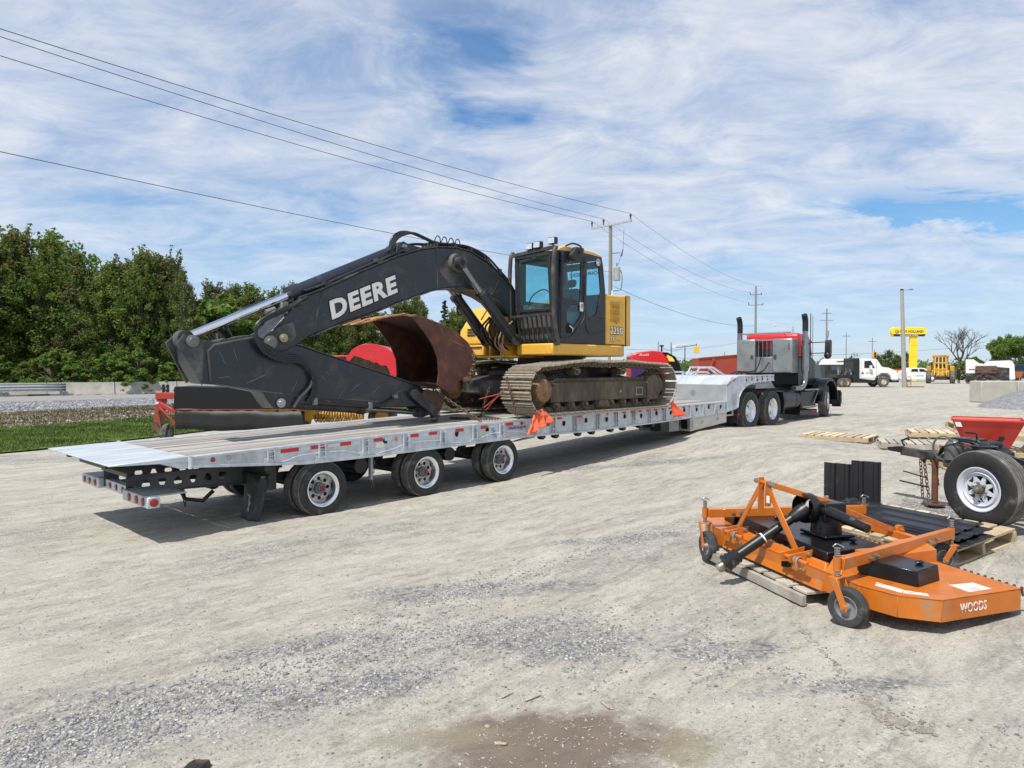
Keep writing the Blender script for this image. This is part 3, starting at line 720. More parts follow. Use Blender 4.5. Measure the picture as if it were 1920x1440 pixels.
# ================================================================== STEP DECK TRAILER (frame: x along the train, y across to the far side)
def pl(tab, t):
    if t <= tab[0][0]: return tab[0][1]
    for (a, va), (b, vb) in zip(tab, tab[1:]):
        if t <= b: return va + (vb - va) * (t - a) / (b - a)
    return tab[-1][1]
TOP = [(-2.77, .600), (-1.84, .625), (-.32, .665), (2.8, .745), (4.4, .79), (11.95, .845)]
BOT = [(-1.87, .49), (-.25, .375), (.84, .38), (4.27, .44), (6.0, .42), (9.0, .46), (11.95, .555)]
top = lambda t: pl(TOP, t)
bot = lambda t: pl(BOT, t)
def rng(a, b, st):
    n = max(1, int(round((b - a) / st))); return [a + (b - a) * i / n for i in range(n + 1)]
tr = tthing('step_deck_trailer', 'long galvanised drop deck trailer on three axles carrying the excavator', 'trailer', 0, 1.3, -.37)
# ribs and holes of the side rails
RIBS = [-.80, -.03, .70, 1.45, 2.20, 2.92, 3.57]
RIBS2 = [5.0, 5.65, 6.40, 7.05, 7.70, 8.32, 8.95, 9.55, 10.15, 10.75, 11.35]
def tri_hole(t, z, s, upw):
    s *= 1.25; k = 1 if upw else -1
    return [(t + s * .5 * math.cos(a) * .9, z + k * s * .62 * math.sin(a)) for a in (R(90), R(150) , R(205), R(335), R(30))]
def rail(y0, y1, far=False):
    tt = rng(-1.87, 11.95, .4); poly = [(t, top(t) - .03) for t in tt] + [(t, bot(t) + .035) for t in reversed(tt)]
    hl = []
    for i, t in enumerate([1.07, 2.53, 3.24]): hl.append(tri_hole(t, (top(t) + bot(t)) / 2 + .05, .085, i != 1))
    for i, t in enumerate([(a + b) / 2 for a, b in zip(RIBS2, RIBS2[1:])] + [11.68]): hl.append(tri_hole(t, (top(t) + bot(t)) / 2 + .035, .10, i % 2))
    m = MB(); m.prism(poly, y0 + .018, y0 + .03, holes=hl)
    # top cap and bottom flange
    for a, b in zip(tt, tt[1:]):
        m.hexa([(a, y0, top(a) - .032), (b, y0, top(b) - .032), (b, y0 + .15, top(b) - .032), (a, y0 + .15, top(a) - .032), (a, y0, top(a)), (b, y0, top(b)), (b, y0 + .15, top(b)), (a, y0 + .15, top(a))])
        m.hexa([(a, y0 - .006, bot(a)), (b, y0 - .006, bot(b)), (b, y0 + .11, bot(b)), (a, y0 + .11, bot(a)), (a, y0 - .006, bot(a) + .036), (b, y0 - .006, bot(b) + .036), (b, y0 + .11, bot(b) + .036), (a, y0 + .11, bot(a) + .036)])
    return m
rail(0, .15).build('side_rail', galv(), tr, bevel=.004)
fr = rail(0, .15); fr.v = [(x, 2.6 - y, z) for x, y, z in fr.v]; fr.f = [tuple(reversed(f)) for f in fr.f]
fr.build('side_rail', galv(), tr, bevel=.004)
# dark inner web behind the rail holes
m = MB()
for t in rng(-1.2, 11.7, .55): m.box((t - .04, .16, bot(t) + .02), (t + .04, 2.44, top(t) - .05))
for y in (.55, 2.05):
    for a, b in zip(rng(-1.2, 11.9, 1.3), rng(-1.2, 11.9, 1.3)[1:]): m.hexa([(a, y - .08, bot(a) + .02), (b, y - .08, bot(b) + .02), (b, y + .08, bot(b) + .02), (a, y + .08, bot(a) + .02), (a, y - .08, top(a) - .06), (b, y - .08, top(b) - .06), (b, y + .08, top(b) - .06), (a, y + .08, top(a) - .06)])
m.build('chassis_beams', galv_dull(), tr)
# welded chain pockets: a ladder of two posts, rungs and bolt plates
def pocket(t):
    h0, h1 = bot(t) + .02, top(t) - .035; m = MB(); s = .055
    m.box((t - s, -.022, h0 + .05), (t - s + .014, .02, h1)); m.box((t + s - .014, -.022, h0 + .05), (t + s, .02, h1))
    for k in (.30, .62, .93): m.box((t - s + .012, -.016, h0 + (h1 - h0) * k - .012), (t + s - .012, .012, h0 + (h1 - h0) * k))
    m.box((t - .10, .004, h0 + .015), (t + .10, .0175, h0 + .085))
    for dx in (-.08, -.045, .045, .08):
        for dz in (.035, .068): m.cyl((t + dx, .006, h0 + dz), (t + dx, -.004, h0 + dz), .008, 6)
    return m
for t in RIBS: pocket(t).build('chain_pocket', galv(), tr)
for t in RIBS2:
    h0, h1 = bot(t) + .036, top(t) - .033; m = MB(); m.box((t - .035, -.020, h0), (t - .023, .017, h1)); m.box((t + .023, -.020, h0), (t + .035, .017, h1)); m.box((t - .02, -.012, h0 + .07), (t + .03, .017, h0 + .10)); m.tube([(t, -.004, h1 - .10), (t, -.028, h1 - .13), (t + .03, -.028, h0 + .1), (t + .03, 0, h0 + .06)], .008, 6)
    m.build('rib', galv(), tr)
# pressed arches over the wheels
for tcn in (.0, 1.83, 3.66):
    m = MB(); pts = [(tcn - .88, .012, bot(tcn - .88) + .05), (tcn - .62, .012, bot(tcn) + .075), (tcn - .42, .012, bot(tcn) + .125), (tcn - .2, .012, bot(tcn) + .145), (tcn + .2, .012, bot(tcn) + .145), (tcn + .42, .012, bot(tcn) + .125), (tcn + .62, .012, bot(tcn) + .075), (tcn + .86, .012, bot(tcn + .86) + .05)]
    m.tube(smoothpts(pts, 4), .011, 6); m.build('wheel_arch_rib', galv(), tr)
# conspicuity tape
tape = [(-.65, -.38, 0), (-.35, -.22, 1), (-.19, .02, 0), (.07, .27, 1), (.28, .46, 0), (.50, .62, 1), (.86, 1.03, 0), (1.06, 1.2, 1), (1.56, 1.72, 0), (1.76, 1.9, 1), (1.93, 2.10, 0), (2.34, 2.46, 1), (2.50, 2.68, 0), (3.08, 3.24, 0), (3.27, 3.40, 1), (3.70, 3.88, 0), (3.90, 4.05, 1)]
t = 5.12
while t < 11.8:
    tape.append((t, t + .14, 0)); tape.append((t + .17, t + .3, 1)) if int(t * 3) % 2 else tape.append((t + .30, t + .44, 0)); t += .62
for a, b, k in tape:
    m = MB(); za, zb = top(a), top(b); h0, h1 = .040, .092
    if a > 4.5: h0, h1 = .034, .075
    m.hexa([(a, .014, za - h1), (b, .014, zb - h1), (b, .0175, zb - h1), (a, .0175, za - h1), (a, .014, za - h0), (b, .014, zb - h0), (b, .0175, zb - h0), (a, .0175, za - h0)])
    m.build('reflective_tape', (refl_red(), refl_w())[k], tr)
for (t, c, dz) in [(-1.57, lens_red, .04), (1.28, lens_amb, .06), (4.12, lens_red, .05), (6.75, lens_amb, .03), (-1.36, steel, .04)]:
    m = MB(); m.lathe([(0, .030), (-.008, .028), (-.014, .018), (-.016, .001)], c=(t, .016, top(t) - .03 - dz), seg=18); m.build('marker_light', c(), tr)
for (a, b, z0, z1, mat) in [(.90, 1.04, -.185, -.11, decal_w), (3.72, 4.22, -.30, -.05, lambda: M('grey sticker', (.45, .48, .5), .4)), (4.62, 4.76, -.18, -.06, dark), (4.80, 4.90, -.18, -.06, lambda: M('dark label', (.1, .1, .11), .4))]:
    m = MB(); m.box((a, .0145, top(a) + z0), (b, .0172, top(a) + z1)); m.build('sticker', mat(), tr)
deblue = M('maker blue print', (.03, .075, .28), .4)
text('maker_lettering', 'deloupe', deblue, tr, (3.76, .012, top(3.8) - .185), (1, 0, .014), (0, 0, 1), .085, .47, offset=.012)
# blue figure decal
m = MB(); z = top(3.38) - .17
m.beam((3.36, .013, z - .06), (3.40, .013, z + .02), .012, .003, (0, 1, 0)); m.beam((3.40, .013, z + .02), (3.34, .013, z + .05), .012, .003, (0, 1, 0)); m.beam((3.40, .013, z - .0), (3.44, .013, z + .03), .01, .003, (0, 1, 0)); m.lathe([(.0, .014), (0, .001)], c=(3.38, .012, z + .065), seg=12); m.lathe([(0, .03), (0, .021)], c=(3.42, .012, z - .06), seg=18)
m.build('figure_decal', M('bright blue print', (.04, .18, .55), .4), tr)
# deck planks
NP = 14; y0 = .155; wid = (2.6 - 2 * y0) / NP
rp = random.Random(11)
wmats = [wood(), M('pale planks', (.42, .40, .365), .85, 0, .32, 3.5, .5, 30, (.2, .17, .14), .15, 1.2, sstretch=(.35, 9, 9)), M('dark planks', (.27, .24, .205), .85, 0, .4, 3.5, .5, 30, (.08, .065, .055), .2, 1.2, sstretch=(.35, 9, 9))]
for i in range(NP):
    cuts = [-1.83, rp.uniform(1.5, 3.2), rp.uniform(5.2, 7.4), rp.uniform(9.0, 10.4), 11.94]
    for a, b in zip(cuts, cuts[1:]):
        m = MB(); ya = y0 + i * wid + .0025; yb = y0 + (i + 1) * wid - .0025; dz = rp.uniform(-.006, .004)
        tt = [a + .003] + [k for k in (-.32, 2.8, 4.4) if a < k < b] + [b - .003]
        rows = tt
        vs = []
        for q in tt: vs += [(q, ya, top(q) - .045 + dz), (q, yb, top(q) - .045 + dz), (q, yb, top(q) - .002 + dz), (q, ya, top(q) - .002 + dz)]
        fs = [(0, 3, 2, 1)] + [tuple((len(tt) - 1) * 4 + k for k in (0, 1, 2, 3))]
        for s in range(len(tt) - 1):
            for k in range(4): fs.append((s * 4 + k, s * 4 + (k + 1) % 4, s * 4 + 4 + (k + 1) % 4, s * 4 + 4 + k))
        m.add(vs, fs); m.build('deck_plank', wmats[rp.choice([0, 0, 1, 1, 2])], tr, smooth=False)
# tail flap
m = MB(); m.hexa([(-2.77, .0, .590), (-1.86, .0, .56), (-1.86, 2.6, .56), (-2.77, 2.6, .590), (-2.77, 0, .605), (-1.86, 0, .632), (-1.86, 2.6, .632), (-2.77, 2.6, .605)])
m.build('tail_flap', galv_plate(), tr, bevel=.004)
m = MB(); m.prism([(-2.3, .60), (-1.87, .612), (-1.87, .49), (-1.95, .48)], .012, .03); m.prism([(-2.3, .60), (-1.87, .612), (-1.87, .49), (-1.95, .48)], 2.57, 2.588); m.cyl((-1.86, -.012, .48), (-1.86, -.012, .64), .028, 12); m.cyl((-1.86, 2.612, .48), (-1.86, 2.612, .64), .028, 12)
m.build('tail_hinge', galv(), tr)
# perforated tail beams
def tri2(t, z, s, upw):
    k = 1 if upw else -1; return [(t + s * math.cos(a) * .9, z + k * s * 1.0 * math.sin(a)) for a in (R(70), R(110), R(195), R(225), R(315), R(345))]
for yy, z0, z1 in ((.86, .10, .34), (1.74, .10, .36)):
    hs = [tri2(-2.08 + i * .20, (z0 + z1) / 2 + .0 + (.01 if i % 2 else 0), .062, i % 2 == 0) for i in range(6)]
    m = MB(); m.prism([(-2.32, z0 + .03), (-.72, z0 - .02), (-.72, z1 + .02), (-2.32, z1 - .01)], yy, yy + .012, holes=hs)
    m.box((-2.32, yy - .03, z1 - .005), (-.72, yy + .05, z1 + .006)); m.hexa([(-2.32, yy - .03, z0 + .02), (-.72, yy - .03, z0 - .03), (-.72, yy + .05, z0 - .03), (-2.32, yy + .05, z0 + .02), (-2.32, yy - .03, z0 + .032), (-.72, yy - .03, z0 - .018), (-.72, yy + .05, z0 - .018), (-2.32, yy + .05, z0 + .032)])
    m.build('tail_beam', M('dark zinc beam', (.085, .09, .10), .5, .3, .2, 6), tr)
m = MB(); m.beam((-2.5, .95, .55), (-1.2, .95, .40), .05, .05); m.beam((-2.5, 1.65, .55), (-1.2, 1.65, .40), .05, .05); m.box((-2.58, .78, .47), (-2.48, 1.85, .56)); m.box((-2.62, 2.20, .5), (-2.5, 2.30, .58)); m.box((-.78, .2, .05), (-.62, 2.4, .42)); m.beam((-2.3, .8, .36), (-2.3, 1.8, .36), .06, .05)
m.build('tail_frame', blk(), tr)
# bumper and tail lamps
m = MB(); m.box((-2.36, -.02, .055), (-2.22, .86, .185)); m.box((-2.30, .86, .085), (-2.2, 1.82, .215)); m.box((-2.36, 1.82, .085), (-2.22, 2.58, .215)); m.build('bumper', galv(), tr, bevel=.006)
m = MB(); m.box((-2.37, 0, .186), (-1.9, .80, .198)); m.box((-2.33, 1.9, .216), (-1.9, 2.5, .226)); m.build('bumper_plate', galv_dull(), tr)
lm = MB(); lm.lathe([(0, .052), (-.012, .050), (-.018, .03), (-.020, .001)], axis='x', seg=20); lmesh = lm.mesh('tail_lamp', lens_red())
for y in (.14, .36, .62): inst(lmesh, 'tail_lamp', tr, (-2.361, y, .12))
for y in (1.05, 1.30, 1.55): inst(lmesh, 'tail_lamp', tr, (-2.301, y, .15), scale=(.8, .8, .8))
for y in (1.98, 2.22, 2.45): inst(lmesh, 'tail_lamp', tr, (-2.361, y, .15), scale=(.9, .9, .9))
lm = MB(); lm.lathe([(0, .050), (-.010, .048), (-.016, .03), (-.018, .001)], axis='y', seg=20); lm.build('tail_lamp', lens_red(), None); lo = bpy.data.objects['tail_lamp'] if False else COL.objects[-1]; lo.parent = tr; lo.location = (-2.29, -.021 - 1.3, .12 + .37)
# mud flaps
for (ya, yb, z0) in ((.24, .80, -.40), (1.80, 2.36, -.05)):
    rows = []
    for i in range(9):
        k = i / 8; z = .24 + (z0 - .24) * k; rows.append([(-.78 - .10 * k ** 1.6 + .02 * math.sin(j * .9 + k * 3), ya + (yb - ya) * j / 6, z) for j in range(7)])
    m = MB(); m.sheet(rows); o = m.build('mud_flap', M('worn mud flap rubber', (.045, .045, .047), .6, 0, .3, 5, .15, 30, (.16, .15, .13), .12, 3), tr); s = o.modifiers.new('solid', 'SOLIDIFY'); s.thickness = .012
m = MB(); m.beam((-.905, .46, -.26), (-.87, .48, -.02), .014, .004, (1, 0, 0)); m.beam((-.90, .50, -.24), (-.88, .44, -.12), .010, .004, (1, 0, 0)); m.beam((-.885, .52, -.02), (-.875, .44, -.06), .010, .004, (1, 0, 0)); m.build('flap_emblem', M('cream print', (.5, .45, .36), .6), tr)
m = MB(); m.tube([(-.76, .10, .24), (-.76, .9, .24)], .035, 10); m.tube([(-.80, .20, .12), (-.80, .20, .26)], .05, 12); m.tube([(-.76, 1.7, .24), (-.76, 2.45, .24)], .035, 10); m.build('flap_bracket', blk(), tr)
# axles, hangers, tanks
m = MB()
for t in (0, 1.83, 3.66):
    z = (.0, .03, .07)[(0, 1.83, 3.66).index(t)]
    m.cyl((t, .5, z), (t, 2.1, z), .065, 14)
    m.cyl((t, .45, z), (t, .60, z), .20, 20); m.cyl((t, 2.0, z), (t, 2.15, z), .20, 20)
    for y in (.7, 1.9): m.box((t - .5, y - .05, z + .10), (t + .25, y + .05, z + .2)); m.beam((t - .45, y, z + .12), (t - .35, y, bot(t)), .1, .10); m.cyl((t + .25, y, z + .1), (t + .25, y, bot(t) + .1), .11, 12)
m.build('axle_assembly', blk_dusty(), tr)
m = MB(); m.cyl((.92, .45, .20), (.92, 1.5, .20), .12, 16); m.cyl((2.75, .45, .22), (2.75, 1.6, .22), .12, 16); m.cyl((-1.1, 1.1, .10), (-1.1, 1.5, .10), .10, 14); m.tube([(-1.55, 1.2, .12), (-1.5, 1.1, -.08), (-1.3, 1.0, -.12), (-1.15, 1.0, 0)], .03, 8)
m.build('air_tank', blk(), tr)
LINK = {}
def link_mesh(L, wire, mat, key):
    if key not in LINK:
        m = MB(); pts = []; r = L * .30
        for i in range(12):
            a = 2 * math.pi * i / 12; pts.append(((L / 2 - r) * (1 if math.cos(a) > 0 else -1) * (abs(math.cos(a)) > 1e-6) + r * math.cos(a), r * math.sin(a), 0))
        pts.append(pts[0]); m.tube(pts, wire, 5, False); LINK[key] = m.mesh('link', mat)
    return LINK[key]
def chain(name, parent, pts, L, wire, mat, key, label=None, cat=None, group=None):
    # links threaded along a polyline given in the parent's frame (or the world)
    P = [Vector(p) for p in pts]; seg = [(b - a).length for a, b in zip(P, P[1:])]; tot = sum(seg); n = max(2, int(tot / (L * .74)))
    m = MB(); proto_pts = []
    r = L * .30; base = []
    for i in range(10):
        a = 2 * math.pi * i / 10; base.append(Vector(((L / 2 - r) * (1 if math.cos(a) > 0 else -1) + r * math.cos(a), r * math.sin(a), 0)))
    base.append(base[0])
    for i in range(n):
        s = (i + .5) / n * tot; j = 0
        while j < len(seg) - 1 and s > seg[j]: s -= seg[j]; j += 1
        c = P[j].lerp(P[j + 1], s / seg[j]); d = (P[j + 1] - P[j]).normalized(); q = d.to_track_quat('X', 'Z').to_matrix().to_4x4()
        rot = Matrix.Rotation(R(45 + 90 * (i % 2)), 4, 'X'); M4 = Matrix.Translation(c) @ q @ rot
        m.tube([M4 @ p for p in base], wire, 4, False)
    return m.build(name, mat, parent, label=label)
chain('safety_chain', tr, [(-1.45, 1.3, .12), (-1.42, 1.3, -.22)], .06, .007, rust_chain(), 'a')
chain('hanger_chain', tr, [(.92, .12, .36), (.90, .12, -.10)], .07, .008, rust_chain(), 'b')
m = MB(); m.box((.86, .10, .02), (.90, .16, .40)); m.build('strap_bar', galv_dull(), tr)
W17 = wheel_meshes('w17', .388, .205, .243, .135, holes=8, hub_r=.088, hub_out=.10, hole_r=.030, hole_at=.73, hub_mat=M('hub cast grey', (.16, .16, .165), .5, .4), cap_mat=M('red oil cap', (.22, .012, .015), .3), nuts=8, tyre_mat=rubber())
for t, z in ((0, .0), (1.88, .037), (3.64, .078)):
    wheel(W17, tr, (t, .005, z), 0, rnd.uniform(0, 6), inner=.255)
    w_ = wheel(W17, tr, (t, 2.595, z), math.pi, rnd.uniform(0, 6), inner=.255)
# belly winches, landing leg, cross plate, toolbox
wm = MB(); wm.cyl((0, 0, 0), (0, .10, 0), .045, 14); wm.box((-.055, -.01, -.02), (.055, 0, .05)); wm.box((-.055, .10, -.02), (.055, .11, .05)); wmm = wm.mesh('strap_winch', blk())
for t in (4.75, 5.15, 5.85, 6.3, 6.95, 7.4, 8.05, 8.55): inst(wmm, 'strap_winch', tr, (t, .05, bot(t) - .035))
m = MB(); m.hexa([(4.05, .12, .36), (4.6, .12, .40), (4.6, .2, .40), (4.05, .2, .36), (4.05, .12, .37), (4.6, .12, .44), (4.6, .2, .44), (4.05, .2, .37)]); m.build('wing_plate', galv_dull(), tr)
m = MB(); m.box((8.98, .12, .24), (9.30, .42, .52)); m.box((9.02, 2.2, .24), (9.30, 2.5, .52)); m.box((9.0, .42, .3), (9.28, 2.2, .5)); m.build('landing_leg', blk_dusty(), tr, bevel=.006)
m = MB(); m.box((9.31, .10, .20), (9.75, .95, .50)); m.build('battery_box', M('grey stainless box', (.26, .265, .26), .45, .5, .2, 4), tr, bevel=.006)
m = MB(); m.hexa([(10.15, .02, .165), (12.0, .02, .29), (12.0, .92, .29), (10.15, .92, .165), (10.15, .02, .505), (12.0, .02, .56), (12.0, .92, .56), (10.15, .92, .505)])
tb = m.build('toolbox', M('stainless toolbox', (.56, .55, .50), .36, .55, .15, 3), tr, bevel=.006)
def tz(t, k): a = .165 + (t - 10.15) * .0676; b = .505 + (t - 10.15) * .03; return a + (b - a) * k
m = MB(); m.hexa([(10.25, .008, tz(10.25, .12)), (11.9, .008, tz(11.9, .12)), (11.9, .02, tz(11.9, .12)), (10.25, .02, tz(10.25, .12)), (10.25, .008, tz(10.25, .86)), (11.9, .008, tz(11.9, .86)), (11.9, .02, tz(11.9, .86)), (10.25, .02, tz(10.25, .86))]); m.build('toolbox_door', M('stainless toolbox', (.56, .55, .50)), tb, bevel=.004)
for t in (10.7, 11.5): m = MB(); m.lathe([(0, .045), (-.012, .043), (-.012, .02), (-.004, .018), (-.004, .001)], c=(t, .008, tz(t, .55)), seg=18); m.build('latch', steel(), tb)
m = MB(); m.box((10.13, .1, .22), (10.149, .26, .44))
m.build('louvre', dark(), tb)
m = MB()
for k in range(5): m.beam((10.19, .005, tz(10.19, .1 + k * .2)), (10.19, .005, tz(10.19, .17 + k * .2)), .02, .012, (0, 1, 0))
m.build('hinge', steel(), tb)
# gooseneck
GT = [(11.95, 1.28), (12.20, 1.40), (12.6, 1.485), (13.4, 1.505), (14.85, 1.515)]
m = MB(); gp = [(11.96, .56), (11.96, 1.24), (12.2, 1.40), (12.6, 1.485), (13.4, 1.505), (14.85, 1.515), (14.85, 1.36), (14.0, 1.34), (13.4, 1.30), (13.05, 1.22), (12.80, 1.08), (12.66, .92), (12.60, .66), (12.5, .62)]
for ya, yb in ((.0, .02), (2.58, 2.6)): m.prism(gp, ya, yb, holes=[tri_hole(13.1 + i * .33, 1.40, .085, i % 2) for i in range(5)])
m.build('gooseneck_side', galv(), tr)
m = MB()
for (a, za), (b, zb) in zip(GT, GT[1:]): m.hexa([(a, -.01, za - .02), (b, -.01, zb - .02), (b, .12, zb - .02), (a, .12, za - .02), (a, -.01, za + .015), (b, -.01, zb + .015), (b, .12, zb + .015), (a, .12, za + .015)]); m.hexa([(a, 2.48, za - .02), (b, 2.48, zb - .02), (b, 2.61, zb - .02), (a, 2.61, za - .02), (a, 2.48, za + .015), (b, 2.48, zb + .015), (b, 2.61, zb + .015), (a, 2.61, za + .015)])
inn = gp[6:13]
for (a, za), (b, zb) in zip(inn, inn[1:]): m.hexa([(a, -.015, za - .012), (a, .10, za - .012), (b, .10, zb - .012), (b, -.015, zb - .012), (a, -.015, za + .012), (a, .10, za + .012), (b, .10, zb + .012), (b, -.015, zb + .012)])
m.build('gooseneck_flange', galv(), tr)
for i in range(6):
    m = MB(); t = 12.95 + i * .33; m.box((t - .02, -.018, 1.30 + .0), (t + .0, -.001, 1.485)); m.build('rib', galv(), tr)
    m = MB(); m.box((t + .05, -.004, 1.462), (t + .2, -.001, 1.495)); m.build('reflective_tape', refl_red(), tr)
for (a, b) in ((11.99, 12.2), (12.28, 12.46)): m = MB(); za, zb = pl(GT, a), pl(GT, b); m.hexa([(a, -.005, za - .06), (b, -.005, zb - .06), (b, -.001, zb - .06), (a, -.001, za - .06), (a, -.005, za - .025), (b, -.005, zb - .025), (b, -.001, zb - .025), (a, -.001, za - .025)]); m.build('reflective_tape', refl_red(), tr)
m = MB(); m.box((12.0, .05, .60), (12.5, 2.55, 1.2)); m.box((12.4, .1, 1.25), (14.8, 2.5, 1.44)); m.build('gooseneck_frame', galv_dull(), tr)
m = MB(); m.box((11.955, .02, .84), (11.975, 2.58, 1.27)); m.build('riser_plate', M('rubbed galvanised plate', (.42, .45, .47), .4, .4, .18, 2.5), tr)
m = MB(); m.hexa([(11.955, .02, 1.271), (12.35, .02, 1.49), (12.35, 2.58, 1.49), (11.955, 2.58, 1.271), (11.955, .02, 1.285), (12.35, .02, 1.505), (12.35, 2.58, 1.505), (11.955, 2.58, 1.285)]); m.hexa([(12.351, .12, 1.48), (14.8, .12, 1.50), (14.8, 2.47, 1.50), (12.351, 2.47, 1.48), (12.351, .12, 1.50), (14.8, .12, 1.515), (14.8, 2.47, 1.515), (12.351, 2.47, 1.50)]); m.build('gooseneck_top', galv_plate(), tr)
m = MB(); m.lathe([(0, .085), (-.004, .083), (-.004, .055), (-.001, .05), (-.004, .03), (-.004, .001)], c=(11.954, .98, 1.06), axis='x', seg=6); m.build('riser_emblem', galv_dull(), tr)
text('maker_lettering', 'deloupe', deblue, tr, (11.952, 2.22, 1.06), (0, -1, 0), (0, 0, 1), .075, .42, offset=.01)
m = MB(); m.box((12.25, -.004, .72), (12.5, -.001, 1.02)); m.build('side_placard', M('grey placard', (.36, .40, .43), .4, .3), tr)
m = MB(); m.box((12.02, .05, .46), (12.06, .09, .56)); m.box((12.40, .05, .46), (12.44, .09, .62)); m.box((12.02, .05, .45), (12.44, .12, .48)); m.build('step', galv(), tr)
# ramps resting on the gooseneck
m = MB()
for y in (.9, 1.7):
    m.tube([(12.5, y + .5, 1.50), (12.7, y + .5, 1.60), (13.5, y + .5, 1.60), (13.7, y + .5, 1.50)], .03, 6)
m.tube([(13.0, 1.5, 1.51), (13.2, 1.5, 1.72), (13.6, 1.3, 1.74), (14.1, 1.2, 1.52)], .03, 6); m.tube([(13.2, 1.9, 1.51), (13.4, 1.9, 1.74), (13.9, 1.6, 1.74), (14.3, 1.5, 1.52)], .03, 6)
m.build('ramp_rack', galv(), tr)
# ================================================================== EXCAVATOR (same frame)
ex = tthing('excavator', 'yellow and dark grey tracked excavator chained on the trailer deck with its boom folded down', 'excavator', 6.4, 1.3, .80)
# ---- tracks
def track_path():
    pts = []; r0 = .435
    pts += [(4.60 + i * (8.25 - 4.60) / 12, .875) for i in range(13)]
    pts += [(8.46 + .47 * math.sin(R(a)), 1.335 - .46 * math.cos(R(a))) for a in range(12, 180, 12)]
    pts += [(8.2, 1.80), (7.7, 1.815), (7.2, 1.85), (6.5, 1.83), (5.9, 1.85), (5.2, 1.81), (4.75, 1.76)]
    pts += [(4.47 - .47 * math.sin(R(a)), 1.30 + .445 * math.cos(R(a))) for a in range(12, 180, 12)]
    return pts
tp = track_path(); tpc = tp + [tp[0]]
sl = [math.dist(a, b) for a, b in zip(tpc, tpc[1:])]; tot = sum(sl)
NSH = int(round(tot / .19)); pitch = tot / NSH
def on_track(s):
    s %= tot; j = 0
    while s > sl[j]: s -= sl[j]; j += 1
    k = s / sl[j]; return (tpc[j][0] + (tpc[j + 1][0] - tpc[j][0]) * k, tpc[j][1] + (tpc[j + 1][1] - tpc[j][1]) * k)
sh = MB(); hw = .37
sh.prism([(-.080, .0), (.080, .0), (.080, .012), (.070, .012), (.066, .044), (.050, .044), (.044, .012), (.012, .012), (.008, .036), (-.008, .036), (-.012, .012), (-.044, .012), (-.050, .044), (-.066, .044), (-.070, .012), (-.080, .012)], -hw, hw)
shm = sh.mesh('track_shoe', muddy_lt(), False)
lk = MB(); 
for y in (-.09, .06): lk.prism([(-.09, -.01), (.09, -.01), (.10, -.06), (.06, -.10), (-.06, -.10), (-.10, -.06)], y, y + .035)
lk.cyl((0, -.11, -.055), (0, .115, -.055), .025, 8)
for y in (-.11, .10):
    for x in (-.045, .045): lk.cyl((x, y * 1.0, .012), (x, y * 1.0, .028), .014, 6)
lkm = lk.mesh('track_link', muddy(), False)
